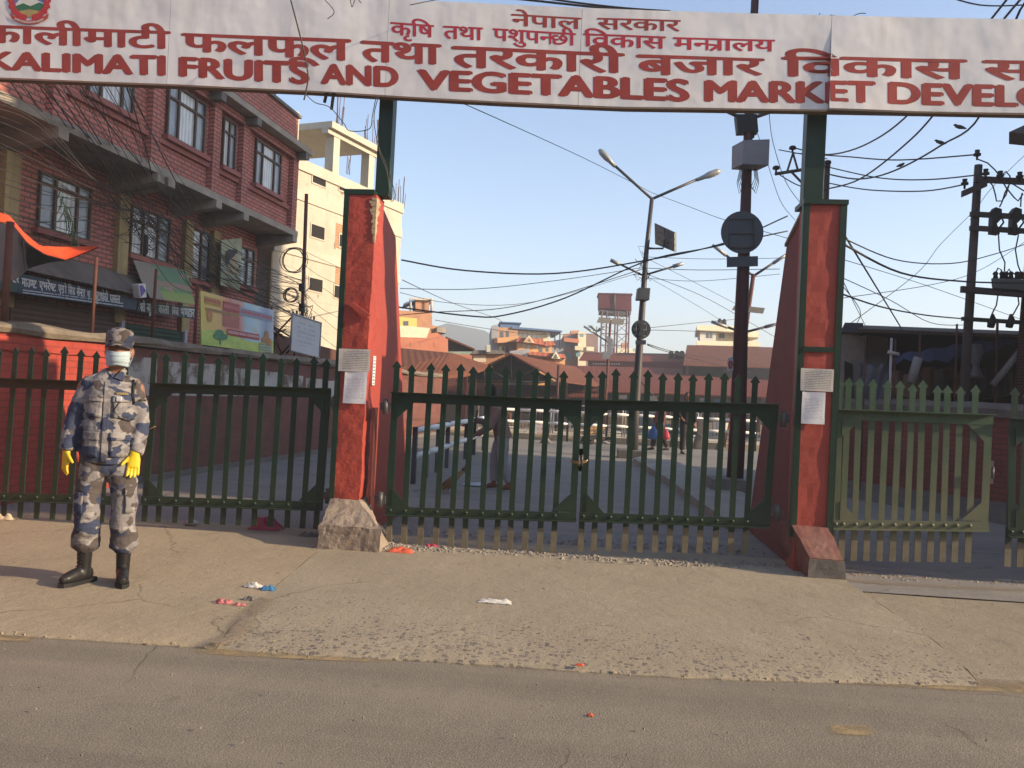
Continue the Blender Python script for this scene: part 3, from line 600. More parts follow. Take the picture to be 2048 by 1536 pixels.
# ================================================================ gate leaves
PICK = {}
def leaf(label, TL, TR, BL, BR, ptops, ytop, ybot, lean, hinge, mat=GREEN, Y=GY, latch=None, group='green steel gate leaves', endmat=GDUST, dust_to=None):
    """TL.. frame corners (outer) in photo pixels on plane Y; ptops picket x at their tips; ytop/ybot = ((x, y), (x, y)) lines."""
    tl, tr, bl, br = [Vector((*xz(*q, Y), 0)) for q in (TL, TR, BL, BR)]
    root = thing('gate_leaf', label, 'gate leaf', ((bl.x + br.x) / 2, Y, 0), group)
    W = .075; fr = Y - .030
    def rail(a, b, w, name):
        fl = .062 if name == 'top_rail' else .035
        mb = MB(); bar(mb, (a.x, a.y), (b.x, b.y), w, .010, fr)
        t = (b - a).normalized(); up = Vector((-t.y, t.x, 0)); s = 1 if name == 'top_rail' else -1
        mbp = [(a + up * (w / 2) * s), (b + up * (w / 2) * s)]
        mb.hexa([(mbp[0].x, fr - fl, mbp[0].y), (mbp[1].x, fr - fl, mbp[1].y), (mbp[1].x, fr + .012, mbp[1].y), (mbp[0].x, fr + .012, mbp[0].y),
                 (mbp[0].x, fr - fl, mbp[0].y + .008 * s), (mbp[1].x, fr - fl, mbp[1].y + .008 * s), (mbp[1].x, fr + .012, mbp[1].y + .008 * s), (mbp[0].x, fr + .012, mbp[0].y + .008 * s)])
        return part(name, mb, mat, root)
    dz = Vector((0, W / 2, 0)); rail(tl - dz * 1.3, tr - dz * 1.3, W * 1.15, 'top_rail'); lo = rail(bl + dz, br + dz, W, 'bottom_rail')
    for a, b, s in ((bl, tl, 1), (br, tr, -1)):
        mb = MB(); q = Vector((s * .032, 0, 0)); bar(mb, (a + q).to_2d() + Vector((0, .008)), (b + q).to_2d() - Vector((0, .012)), .062, .012, fr + .011)
        part('stile', mb, mat, root)
    def bil(u, v): return (bl.lerp(br, u)).lerp(tl.lerp(tr, u), v)
    gs = .17
    for (u, su, v, sv) in ((0, 1, 0, 1), (1, -1, 0, 1), (0, 1, 1, -1), (1, -1, 1, -1)):
        c = bil(u, v) + Vector((su * .06, sv * W, 0)); mb = MB()
        mb.prism([(c.x, fr + .004, c.y), (c.x + su * gs, fr + .004, c.y), (c.x, fr + .004, c.y + sv * gs)], (0, .007, 0)); part('gusset', mb, mat, root)
    bm_ = MB()
    for i, px in enumerate(ptops):
        t = (px - ytop[0][0]) / (ytop[1][0] - ytop[0][0]); y0 = ytop[0][1] + t * (ytop[1][1] - ytop[0][1])
        xb_ = px - lean * 340; t2 = (xb_ - ybot[0][0]) / (ybot[1][0] - ybot[0][0]); y1 = ybot[0][1] + t2 * (ybot[1][1] - ybot[0][1])
        T = Vector((*xz(px, y0, Y), 0)); B = Vector((*xz(px - lean * (y1 - y0), y1, Y), 0)); ax = (T - B); Ln = ax.length; ax.normalize()
        Ln += random.gauss(0, .012)
        w = .026; hd = .045; pr = [(-w, 0), (w, 0), (w, Ln - .07), (hd, Ln - .062), (0, Ln), (-hd, Ln - .062), (-w, Ln - .07)]
        q = Vector((ax.y, -ax.x, 0)); wob = random.gauss(0, .007)
        pts = [B + q * a + ax * b + Vector((wob * b, 0, 0)) for a, b in pr]; mb = MB(); mb.prism([(p.x, Y - .016, p.y) for p in pts], (0, .010, 0))
        pk = part('picket', mb, mat, root)
        mb = MB(); e = [(-w - .001, -.002), (w + .001, -.002), (w + .001, (.20 if endmat else .1) + random.uniform(-.02, .03)), (-w - .001, .20 + random.uniform(-.02, .03))]
        if endmat:
            pts = [B + q * a + ax * b + Vector((wob * b, 0, 0)) for a, b in e]; mb.prism([(p.x, Y - .0175, p.y) for p in pts], (0, .013, 0)); part('dusty_end', mb, endmat, pk)
        u = (B.x + (T.x - B.x) * .2 - bl.x) / (br.x - bl.x); c = bil(min(.98, max(.02, u)), 0) + Vector((0, W * .55, 0))
        bm_.ball((c.x, fr - .004, c.y), (.017, .012, .017), 8)
    part('bolts', bm_, mat, lo)
    for v in (.88, .12):
        c = bil(hinge, v); s = -1 if hinge < .5 else 1; mb = MB(); mb.box(c.x, c.x + s * .10, Y - .04, Y + .03, c.y - .035, c.y + .035); mb.tube([(c.x + s * .05, Y - .035, c.y - .07), (c.x + s * .05, Y - .035, c.y + .07)], .026, 10); part('hinge', mb, STEEL, root)
    if latch is not None:
        c = bil(latch, .5); mb = MB(); mb.box(c.x - .035, c.x + .035, Y + .0, Y + .03, c.y - .10, c.y + .10); mb.tube([(c.x, Y - .06, c.y + .05), (c.x, Y - .06, c.y - .05)], .012, 8); part('latch', mb, STEEL, root)
    return root
leaf('green picket gate leaf behind the guard, in front of the sunlit red wall', (-120, 752), (283, 766), (-150, 995), (268, 1008), [-32, 0, 32, 65, 98, 130, 163, 195, 228, 258], ((-40, 690), (262, 703)), ((-100, 1028), (240, 1046)), .07, 0, latch=1, endmat=None)
leaf('dark green picket gate leaf between the guard and the chipped pillar', (305, 766), (664, 777), (285, 1007), (646, 1019), [312, 340, 373, 405, 437, 469, 500, 531, 564, 597, 628, 655], ((312, 702), (660, 716)), ((280, 1042), (640, 1058)), .066, 1, latch=0, endmat=None)
GC = leaf('green centre gate leaf hung on the chipped left pillar', (785, 784), (1164, 800), (771, 1028), (1152, 1041), [799, 829, 861, 892, 922, 950, 982, 1014, 1040, 1070, 1100, 1127], ((799, 722), (1127, 740)), ((780, 1094), (1130, 1104)), .058, 0, latch=1)
leaf('dark green centre gate leaf hung on the right pillar', (1170, 799), (1556, 808), (1158, 1040), (1538, 1053), [1180, 1206, 1236, 1268, 1298, 1328, 1357, 1388, 1417, 1448, 1479, 1508], ((1180, 739), (1508, 750)), ((1160, 1100), (1500, 1108)), .053, 1, latch=0, endmat=GDUST)
leaf('sunlit pale green gate leaf right of the right pillar', (1670, 818), (1984, 829), (1663, 1056), (1974, 1060), [1676, 1697, 1722, 1747, 1773, 1799, 1825, 1849, 1874, 1899, 1923, 1949], ((1676, 757), (1949, 771)), ((1690, 1120), (1960, 1124)), .044, 0, mat=GREEN2, latch=1)
leaf('green gate leaf cut off by the right edge of the picture', (2016, 836), (2330, 848), (2013, 1072), (2322, 1080), [2028, 2053, 2079, 2104, 2130, 2155, 2180, 2206, 2232, 2258, 2285, 2310], ((2028, 774), (2310, 788)), ((2010, 1132), (2300, 1142)), .042, 1)
mb = MB()
p = atY(1153, 925, GY - .06)
for k in range(3): mb.tube([(p.x - .05, GY - .05, p.z + .01 * k), (p.x + .02, GY - .075, p.z - .012 + .01 * k), (p.x + .085, GY - .05, p.z + .005 + .008 * k), (p.x + .1, GY - .045, p.z + .03)], .004, 5)
solo('chain', mb, basic('brass wire', (.35, .22, .10), .5, .2, 9, 0, metal=.6), 'loop of yellowish wire tying the two centre gate leaves', 'wire')
mb = MB(); p = atY(305, 858, GY - .05); mb.tube([(p.x - .12, GY - .05, p.z - .03), (p.x - .02, GY - .07, p.z + .0), (p.x + .04, GY - .06, p.z + .03), (p.x + .01, GY - .05, p.z + .0)], .004, 5)
solo('wire_tie', mb, basic('brass wire', (.35, .22, .10), .5, .2, 9, 0, metal=.6), 'twisted yellowish wire tie between the guard and the gate leaf', 'wire')

# ================================================================ sign over the gate
SY = 7.55
JX = [atY(x, 120, SY).x for x in (-620, -230, 336, 773, 1160, 1660, 2110, 2560)]
def zline(px, ys, x):                              # interpolate photo edge
    for (x0, y0), (x1, y1) in zip(ys, ys[1:]):
        if px <= x1: return y0 + (y1 - y0) * (px - x0) / (x1 - x0)
    (x0, y0), (x1, y1) = ys[-2:]; return y0 + (y1 - y0) * (px - x0) / (x1 - x0)
EB = [(-700, 128), (0, 155), (336, 168), (620, 181), (786, 191), (1000, 203), (1250, 213.5), (1650, 219), (2048, 226), (2600, 240)]
ET = [(-700, -66), (0, -38), (336, -20), (773, -2), (1000, 8.5), (1300, 21), (1660, 31), (2048, 39), (2600, 52)]
def ysurf(x, z):
    y = SY + .003 * math.sin(x * 4 + z * 2) + .0004 * math.sin(x * 9 - z * 7 + 1)
    xl = JX[5]
    if x > xl: y -= .045 * max(0, 1 - (x - xl) / .7) * max(0, min(1, (4.78 - z) / .75))
    return y
def board(px, py, lift):
    p = atY(px, py, SY - .01); return Vector((p.x, ysurf(p.x, p.z) - lift, p.z))
n = N('painted white sheet metal'); c = n.ramp(n.noise(1.1, 7, .7), [(.3, (.64, .615, .60)), (.7, (.78, .76, .74))])
st = n.noise(1.2, 7, .7, stretch=(4, 4, .5)); c = n.mix(n.math('MULTIPLY', n.ramp(st, [(.5, 0), (.75, 1)]), .35), c, (.40, .33, .26))
n.col(c).set(.45, 0, .4).bump(n.noise(1.5, 3, .5), .45, .075).bump(n.noise(1.1, 2, .5, stretch=(1.6, 1.6, .8)), .14, .05); SIGNM = n.m
SG = thing('gate_sign', 'long white sheet metal sign with red lettering spanning the gate pillars', 'sign', (0, SY, 4.4))
for i in range(len(JX) - 1):
    x0, x1 = JX[i] + .0015, JX[i + 1] - .0015; nx = 24; nz = 9; mb = MB(); g = []
    for a in range(nx + 1):
        x = x0 + (x1 - x0) * a / nx; px = 1024 + (x + .0) * 0
        # find photo x of this board x
        lo_, hi_ = -2500.0, 4500.0
        for _ in range(40):
            md = (lo_ + hi_) / 2
            if atY(md, 120, SY).x < x: lo_ = md
            else: hi_ = md
        zb_ = atY(md, zline(md, EB, 0), SY).z; zt_ = atY(md, zline(md, ET, 0), SY).z
        g.append([Vector((x, ysurf(x, zb_ + (zt_ - zb_) * b / nz), zb_ + (zt_ - zb_) * b / nz)) for b in range(nz + 1)])
    for a in range(nx):
        for b in range(nz): mb.face([g[a][b], g[a + 1][b], g[a + 1][b + 1], g[a][b + 1]], sm=True)
    for b in range(nz):                            # folded edges give the sheet its depth
        for col_, s in ((g[0], 1), (g[-1], -1)):
            k = Vector((0, .03, 0)); e_ = Vector((0, .0008, 0)); q = [col_[b] + e_, col_[b] + k, col_[b + 1] + k, col_[b + 1] + e_]; mb.face(q if s > 0 else q[::-1])
    for a in range(nx):
        k = Vector((0, .05, 0)); e_ = Vector((0, .0008, 0)); mb.face([g[a][0] + k, g[a + 1][0] + k, g[a + 1][0] + e_, g[a][0] + e_]); mb.face([g[a][nz] + e_, g[a + 1][nz] + e_, g[a + 1][nz] + k, g[a][nz] + k])
    part('sheet', mb, SIGNM, SG)
    if 0 < i:
        mb = MB()
        for zz in (.03, .97): pass
        A = g[0][0]; B = g[0][nz]; mb.hexa([(A.x - .004, SY + .02, A.z), (A.x + .03, SY + .02, A.z), (A.x + .03, SY + .06, A.z), (A.x - .004, SY + .06, A.z), (B.x - .004, SY + .02, B.z), (B.x + .03, SY + .02, B.z), (B.x + .03, SY + .06, B.z), (B.x - .004, SY + .06, B.z)])
        part('joint_bar', mb, CONCD, SG)
mb = MB()
for off, Yo in ((.0, .05), (0, .05)):
    pass
for ys, dz in ((EB, -.012), (ET, -.03)):
    for (xa, ya), (xb, yb) in zip(ys, ys[1:]):
        a = atY(xa, ya, SY); b = atY(xb, yb, SY); mb.hexa([(a.x, SY + .052, a.z + dz), (b.x, SY + .052, b.z + dz), (b.x, SY + .10, b.z + dz), (a.x, SY + .10, a.z + dz), (a.x, SY + .052, a.z + dz + .04), (b.x, SY + .052, b.z + dz + .04), (b.x, SY + .10, b.z + dz + .04), (a.x, SY + .10, a.z + dz + .04)])
part('frame_rail', mb, basic('rusty frame', (.13, .10, .07), .8, .3, 5, .2), SG)
INK = basic('brick red sign paint', (.30, .038, .026), .5, .28, 5, .1, 60, dirt=(.40, .085, .06), dirt_amt=.35, dscale=4)
INK2 = basic('crimson sign paint', (.42, .032, .045), .5, .2, 5, .1, 60)
row3 = [(('क', 'ा', 'ल', 'ी', 'म', 'ा', 'ट', 'ी'), (-44, 49, 83), (341, 63, 97)), ('फलफूल', (361, 66, 100), (702, 79, 121)), ('तथा', (720, 81, 121), (883, 89, 128)), ('तरकारी', (902, 92, 133), (1250, 107, 145)), ('बजार', (1272, 109, 149), (1530, 117, 149)), ('िवकास', (1563, 113, 151), (1936, 119, 157)), ('सिमित', (1965, 120, 158), (2330, 128, 166))]
row3[0] = ('कालीमाटी', (-44, 49, 83), (341, 63, 97))
part('lettering', lettering(row3, board, .036, HEAD), INK, SG)
row4 = [('KALIMATI', (-28, 103, 137), (331, 112, 150)), ('FRUITS', (356, 114, 151), (619, 125, 167)), ('AND', (640, 128, 166), (797, 134, 173)), ('VEGETABLES', (832, 139, 177), (1380, 160, 202)), ('MARKET', (1408, 161, 201), (1751, 165, 206)), ('DEVELOPMENT', (1775, 165, 206), (2405, 180, 220))]
part('lettering', lettering(row4, board, .056, CAP), INK, SG)
row1 = [('नेपाल', (1022, 27, 50), (1163, 35, 57)), ('सरकार', (1194, 35, 57), (1362, 40, 62))]
part('lettering', lettering(row1, board, .022, HEAD), INK, SG)
row2 = [('कृिष', (780, 43, 68), (868, 50, 74)), ('तथा', (886, 51, 76), (966, 55, 80)), (('पशुप', ('half', 'न'), 'छी'), (985, 56, 80), (1152, 66, 90)), ('िवकास', (1166, 66, 91), (1332, 73, 97)), (('म', ('half', 'न'), ('tra', 'त'), 'ालय'), (1346, 74, 98), (1551, 79, 102))]
part('lettering', lettering(row2, board, .024, HEAD), INK2, SG)
# national emblem, only its lower half shows
def bpoly(px, lift): return [board(x, y, lift) for x, y in px]
def disc(cx, cy, rx, ry, k=20): return [(cx + rx * math.cos(2 * math.pi * i / k), cy + ry * math.sin(2 * math.pi * i / k)) for i in range(k)][::-1]
EM = SG
mb = MB().face(bpoly(disc(58, 2, 31, 31), .004)); em = part('emblem', mb, basic('emblem blue', (.10, .16, .34), .5, .2, 5, 0), SG)
mb = MB().face(bpoly([(30, 8), (44, -8), (52, -2), (62, -14), (74, 0), (86, 6), (80, 18), (36, 20)][::-1], .005)); part('emblem_peak', mb, WHITEP, em)
mb = MB().face(bpoly([(30, 12), (46, 6), (60, 12), (78, 4), (88, 8), (80, 24), (60, 32), (38, 26)][::-1], .006)); part('emblem_hill', mb, basic('emblem green', (.035, .13, .07), .5, .25, 5, 0), em)
mb = MB().face(bpoly([(36, 22), (58, 18), (80, 22), (70, 31), (58, 34), (46, 31)][::-1], .007)); part('emblem_field', mb, basic('emblem ochre', (.36, .27, .10), .5, .25, 5, 0), em)
mb = MB()
for k in range(13):
    a = R_(-20 + 220 * k / 12); x = 58 + 36 * math.cos(a); y = 2 + 34 * math.sin(a)
    if k in (6,): continue
    for j in range(5):
        b_ = a + j * 1.256; mb.face(bpoly(disc(x + 4 * math.cos(b_), y + 4 * math.sin(b_), 3.6, 3.6, 8), .0065 + .0003 * j))
part('emblem_flowers', mb, basic('emblem red', (.45, .035, .04), .5, .2, 5, 0), em)
mb = MB(); up = [(20, 26), (30, 33), (44, 39), (58, 41), (74, 39), (87, 33), (97, 26)]; lo_ = [(22, 36), (31, 42), (44, 47), (58, 49), (74, 47), (86, 42), (95, 36)]
for i in range(6): mb.face(bpoly([lo_[i], lo_[i + 1], up[i + 1], up[i]], .009))
rb_ = part('emblem_ribbon', mb, basic('ribbon red', (.40, .05, .04), .5, .2, 5, 0), em)
mb = MB()
for i in range(1, 5):
    for j in range(6):
        t = j / 6; x = up[i][0] + (up[i + 1][0] - up[i][0]) * t; y = (up[i][1] + lo_[i][1]) / 2 + ((up[i + 1][1] + lo_[i + 1][1]) - (up[i][1] + lo_[i][1])) / 2 * t; mb.face(bpoly([(x, y + 2), (x + 1.3, y + 2), (x + 1.3, y - 2), (x, y - 2)], .0105))
part('ribbon_writing', mb, WHITEP, rb_)
# brackets hanging under the sign
mb = MB()
for a, b in (((655, 186), (649, 205)), ((668, 187), (663, 219))):
    p = atY(*a, SY + .04); q = atY(*b, SY + .04); mb.tube([p + Vector((0, 0, .05)), q], .016, 6)
part('bracket', mb, BLACK, SG)

# ================================================================ notices pasted on the pillars
def sheet(name, px, Y, mat, label, cat='notice', curl=.004, group=None):
    c = [atY(*q, Y) for q in px]; k = 8; mb = MB()
    def pt(u, v):
        p = c[0].lerp(c[1], u).lerp(c[3].lerp(c[2], u), v); p = Vector((p.x, Y + curl * math.sin(u * 5 + v * 3) - curl * 1.5 * (v > .8) * u, p.z)); return p
    for i in range(k):
        for j in range(k):
            u0, u1, v0, v1 = i / k, (i + 1) / k, j / k, (j + 1) / k
            mb.face([pt(u0, v1), pt(u1, v1), pt(u1, v0), pt(u0, v0)], uv=[(u0, 1 - v1), (u1, 1 - v1), (u1, 1 - v0), (u0, 1 - v0)], sm=True)
            d_ = Vector((0, .0012, 0)); mb.face([pt(u0, v0) + d_, pt(u1, v0) + d_, pt(u1, v1) + d_, pt(u0, v1) + d_])
    return solo(name, mb, mat, label, cat, group)
PAP1 = printed('typed wide notice', (.52, .49, .45), (.12, .12, .13), 13, 36, .47, x0=.12, x1=.93, y0=.1, y1=.9)
PAP2 = printed('white letter notice', (.66, .66, .70), (.30, .30, .36), 22, 24, .5, x0=.12, x1=.9, y0=.15, y1=.8)
NY = PY - .024
sheet('notice', [(678, 697), (741, 699), (739, 744), (676, 742)], NY, PAP1, 'wide typed paper notice on the chipped left pillar, above the white letter')
a = sheet('notice', [(690, 743), (735, 744), (731, 808), (685, 806)], NY - .003, PAP2, 'upright white letter pasted below the wide notice on the left pillar')
sheet('notice', [(1602, 736), (1668, 739), (1666, 784), (1601, 781)], NY, PAP1, 'wide typed paper notice on the right pillar above the white letter')
sheet('notice', [(1605, 783), (1651, 785), (1649, 849), (1602, 847)], NY - .003, PAP2, 'upright white letter pasted below the wide notice on the right pillar')
LOGO = basic('faint stamp ink', (.22, .23, .28), .7, .3, 9, 0)
# narrow strip poster on the lit side of the left pillar
def on_side(z, y): return Vector((rb.x + (rt.x - rb.x) * z / lt.z + .012, y, z))
z1 = pl(790, 712).z; z0 = pl(784, 772).z; mb = MB().face([on_side(z0, PY + .17), on_side(z0, PY + .27), on_side(z1, PY + .27), on_side(z1, PY + .17)], uv=[(0, 0), (1, 0), (1, 1), (0, 1)]).prism([on_side(z0, PY + .17) + Vector((-.003, 0, 0)), on_side(z0, PY + .27) + Vector((-.003, 0, 0)), on_side(z1, PY + .27) + Vector((-.003, 0, 0)), on_side(z1, PY + .17) + Vector((-.003, 0, 0))], (-.002, 0, 0))
solo('poster', mb, printed('strip poster', (.68, .68, .72), (.05, .05, .06), 9, 5, .45, x0=.1, x1=.9, y0=.05, y1=.95), 'narrow white poster on the sunlit side of the left pillar', 'poster')
# wooden plank standing in the hinge recess
p0 = gnd(770, 1085); mb = MB(); X = on_side(.5, 0).x
mb.hexa([(X + .035, PY + .10, .34), (X + .06, PY + .10, .34), (X + .06, PY + .24, .34), (X + .035, PY + .24, .34), (X + .035, PY + .11, 1.25), (X + .06, PY + .11, 1.25), (X + .06, PY + .24, 1.25), (X + .035, PY + .24, 1.25)])
solo('plank', mb, basic('red stained plank', (.24, .07, .05), .7, .3, 4, .4, 30), 'upright red plank in the hinge recess of the left pillar', 'plank')
# ================================================================ left lane wall
def fp(x, y, o): s, z = fpt(x, y, o); return s, z
BRK_R = brick('bright red painted brick', (.40, .062, .040), (.35, .052, .036), (.27, .045, .034), .24, .078, .010, samt=.25, stain=(.20, .04, .03))
BRK_D = brick('grimy red brick', (.21, .068, .050), (.165, .055, .042), (.12, .075, .062), .24, .078, .012, samt=.4)
BRK_F = brick('facade red brick', (.50, .175, .14), (.42, .142, .112), (.15, .08, .068), .24, .080, .015, samt=.18, stain=(.10, .05, .045))
LW = thing('boundary_wall', 'long red brick lane wall with rough mortar coping, left behind the guard', 'wall', WA)
sA, sB, sC, sD = -8.0, fp(232, 700, 0)[0], fp(640, 800, 0)[0] + .4, 16.5
ztop = 1.86
part('painted_brick', MB().box(sA, sB, 0, .24, -.05, ztop, FM), BRK_R, LW)
mb = MB().box(sB, sD, .02, .24, -.05, ztop - .03, FM); part('bare_brick', mb, BRK_D, LW)
n = N('peeling whitewash'); k = n.ramp(n.noise(1.5, 8, .75), [(.42, 0), (.5, 1)]); n.col(n.mix(k, (.15, .115, .09), n.ramp(n.noise(3, 6), [(.3, (.34, .31, .28)), (.7, (.50, .47, .43))]))).set(.9, 0, .2).bump(k, .4, .01)
for i in range(9):
    s0 = sB + .15 + i * 1.0; z1 = 1.70 - .02 * i + random.uniform(-.04, .04)
    part('whitewash_patch', MB().box(s0, s0 + random.uniform(.8, .96), .012, .019, 1.18 - .0 * i, z1, FM), n.m, LW)
mb = MB(); K = 46
rows = []
for i in range(K + 1):
    s = sA + (sD - sA) * i / K; j = lambda a: random.uniform(-a, a)
    prof = [(-.05 + j(.02), ztop - .02 + j(.015)), (-.08 + j(.02), ztop + .03 + j(.02)), (-.02 + j(.03), ztop + .09 + j(.025)), (.12 + j(.03), ztop + .12 + j(.025)), (.28, ztop + .08 + j(.02)), (.33 + j(.02), ztop + .0), (.28, ztop - .02)]
    rows.append([FM @ Vector((s, o, z)) for o, z in prof])
for a, b in zip(rows, rows[1:]):
    for q in range(6): mb.face([a[q], b[q], b[q + 1], a[q + 1]], sm=False)
part('coping', mb, basic('mossy wall mortar', (.24, .19, .14), .95, .3, 3, .7, 22, dirt=(.09, .075, .055), dirt_amt=.65, dscale=2.5, bdist=.015), LW)
part('red_band', MB().box(sA, sB, -.025, .02, ztop - .20, ztop - .05, FM), BRK_R, LW)
part('footing', MB().box(sB, sD, -.06, .02, -.05, .07, FM), CONCD, LW)

# ================================================================ brick shop building
OU, OL = 2.0, 2.9
sL = -6.0; sR = fp(592, 430, OU)[0]
Z1 = 5.04; ZS = 5.20; ZC = 7.12; ZT = 8.0
BB = thing('shop_building', 'red brick shop building with concrete balcony slab and brown window frames', 'building', FM @ Vector((2, OL, 0)))
# lower storeys
part('wall', MB().box(sL, sR - .15, OL, OL + 6, 2.0, Z1, FM), BRK_F, BB)
part('wall', MB().box(sL, sR - .15, OL + .02, OL + 6, -.05, 2.0, FM), CONCD, BB)
part('floor_slab', MB().box(sL, sR + .05, OU - .05, OL + 6, Z1 + .02, ZS, FM), CONC, BB)
part('wall', MB().box(sL, sR, OU + .12, OL + 6, ZS, ZC, FM), BRK_F, BB)
part('cornice', MB().box(sL, sR + .22, OU - .28, OL + 6, ZC, ZC + .13, FM), CONC, BB)
part('parapet', MB().box(sL, sR - .02, OU + .05, OU + .28, ZC + .13, ZT, FM), BRK_F, BB)
part('parapet_coping', MB().box(sL, sR + .03, OU - .02, OU + .34, ZT, ZT + .07, FM), CONCD, BB)
part('parapet', MB().box(sR - .27, sR - .03, OU + .281, OL + 6, ZC + .13, ZT - .01, FM), BRK_F, BB)
SRED = basic('rough red band', (.32, .11, .09), .85, .2, 3, .5, 40, dirt=(.17, .075, .065), dirt_amt=.5)
pil = [fp(x, y, OU)[0] for x, y in ((121, 200), (316, 230), (435, 290), (492, 330), (590, 400))]
for s in [pil[0] - 2.2] + pil:
    part('pilaster', MB().box(s - .16, s + .12, OU, OU + .12, ZS + .03, ZC - .18, FM), BRK_F, BB)
part('string_course', MB().box(sL, sR + .01, OU - .012, OU + .119, ZC - .18, ZC - .002, FM), BRK_F, BB)
part('string_course', MB().box(sL, sR + .01, OU - .012, OU + .119, ZS + .002, ZS + .03, FM), SRED, BB)
# beams under the slab
for x, y in ((120, 255), (342, 262), (316, 352), (432, 408), (487, 432), (585, 475)):
    s = fp(x, y, OU)[0]
    part('bracket_beam', MB().hexa([(s - .11, OU - .07, Z1 - .13), (s + .11, OU - .07, Z1 - .13), (s + .11, OL, Z1 - .30), (s - .11, OL, Z1 - .30), (s - .11, OU - .07, Z1 + .02), (s + .11, OU - .07, Z1 + .02), (s + .11, OL, Z1 + .02), (s - .11, OL, Z1 + .02)], FM), CONC, BB)
for x, y in ((424, 178), (497, 225), (596, 290)):
    s = fp(x, y, OU)[0]; part('cornice_beam', MB().box(s - .1, s + .1, OU - .27, OU - .013, ZC - .16, ZC - .001, FM), CONCD, BB)
YPIL = streaked('dirty yellow plaster', (.36, .27, .13), (.12, .09, .06), .6)
for x, y in ((18, 300), (240, 440), (371, 480), (426, 500), (539, 560)):
    s = fp(x, y, OL)[0]; part('yellow_pilaster', MB().box(s - .15, s + .15, OL - .10, OL, 2.4, Z1 - .30, FM), YPIL, BB)
def pane_mat(name, lo, hi, folds):
    n = N(name); x = n.sep(n.uv())[0]; w = n.math('SINE', n.math('ADD', n.math('MULTIPLY', x, folds), n.math('MULTIPLY', n.noise(3, 2), 4))); f = n.math('ADD', n.math('MULTIPLY', w, .22), n.noise(1.6, 3))
    n.col(n.ramp(f, [(.25, lo), (.8, hi)])).set(.06, 0, .6); n.b.inputs['Roughness'].default_value = .07; return n.m
PANC = pane_mat('glass with white curtain behind', (.40, .40, .38), (.66, .66, .63), 55)
PANB = pane_mat('glass pane with painted sky', (.17, .19, .20), (.30, .33, .35), 3)  # opaque grey blue stands in for the sky reflected in the side panes
BLUEW = basic('grey blue painted panel', (.30, .35, .38), .5, .15, 4, .1)
def window(parent, s0, s1, z0, z1, o, cols, tran=.72, curtain=(1,), recess=.06, mat=WOODD, open_dark=False):
    """frame with mullions; panes and curtain are sub-parts; the hole is a dark box behind."""
    t = .042; mb = MB(); w = s1 - s0
    ed = [s0 + w * c for c in cols]
    mb.box(s0, s0 + t, o - .03, o + .05, z0, z1, FM).box(s1 - t, s1, o - .03, o + .05, z0, z1, FM).box(s0 + t, s1 - t, o - .03, o + .05, z0, z0 + t, FM).box(s0 + t, s1 - t, o - .03, o + .05, z1 - t, z1, FM)
    zt = z0 + (z1 - z0) * tran
    mb.box(s0 + t, s1 - t, o - .025, o + .04, zt - t / 2, zt + t / 2, FM)
    for e in ed[1:-1]: mb.box(e - t * .6, e + t * .6, o - .028, o + .045, z0 + t, z1 - t, FM)
    f = part('window', mb, mat, parent)
    for i in range(len(ed) - 1):
        for za, zb in ((z0 + t, zt), (zt, z1 - t)):
            part('pane', MB().box(ed[i] + .01, ed[i + 1] - .01, o + .012, o + .018, za, zb, FM), PANC if i in curtain else PANB, f)
    part('reveal', MB().box(s0 + .005, s1 - .005, o + .07, o + .10, z0 + .005, z1 - .005, FM), DARKIN, f)
    part('sill', MB().box(s0 - .10, s1 + .10, o - .11, o + .0, z0 - .09, z0 - .004, FM), SRED, f)
    return f
zu0, zu1 = 5.86, 6.88
for (x0, x1, y, cols) in ((178, 270, 200, (0, .27, .73, 1)), (337, 413, 240, (0, .28, .73, 1)), (448, 473, 290, (0, .5, 1)), (513, 564, 330, (0, .26, .72, 1))):
    s0 = fp(x0, y, OU + .05)[0]; s1 = fp(x1, y + 15, OU + .05)[0]
    window(BB, s0, s1, zu0, zu1, OU + .09, cols, curtain=(1,) if len(cols) == 4 else (0,))
window(BB, fp(178, 200, OU)[0] - 2.6, fp(178, 200, OU)[0] - 1.0, zu0, zu1, OU + .09, (0, .27, .73, 1))
# recessed frieze lines above and below the windows
for a, b in zip([pil[0] - 2.2] + pil, pil):
    part('panel_band', MB().box(a + .12, b - .16, OU + .05, OU + .119, ZS + .47, ZS + .56, FM), SRED, BB)
for (x0, x1, y0, y1, cols, tr, cu) in ((72, 178, 369, 481, (0, .3, .72, 1), .80, (1,)), (258, 337, 420, 500, (0, .3, .68, 1), .70, (0, 1)), (378, 417, 440, 520, (0, .55, 1), .70, (0,)), (453, 506, 475, 560, (0, .45, .72, 1), .68, (0,))):
    s0 = fp(x0, (y0 + y1) / 2, OL)[0]; s1 = fp(x1, (y0 + y1) / 2 + 10, OL)[0]
    window(BB, s0, s1, 3.55 if x0 == 378 else 3.72, 4.64, OL - .02, cols, tran=tr, curtain=cu)
part('shutter_box', MB().box(fp(15, 620, OL)[0], fp(236, 640, OL)[0], OL - .06, OL, -.05, 2.55, FM), ribbed('brown roller shutter', (.115, .070, .052), .085, 1, .5, .02, amt=.3), BB)
part('shutter_box', MB().box(fp(242, 650, OL)[0], fp(362, 660, OL)[0], OL - .06, OL, -.05, 2.42, FM), ribbed('green roller shutter', (.035, .075, .050), .085, 1, .5, .02, amt=.3), BB)
for x in (235, 363): s = fp(x, 650, OL)[0]; part('door_post', MB().box(s - .05, s + .05, OL - .12, OL - .062, -.05, 2.45, FM), basic('lilac white post', (.45, .43, .46), .6, .15), BB)
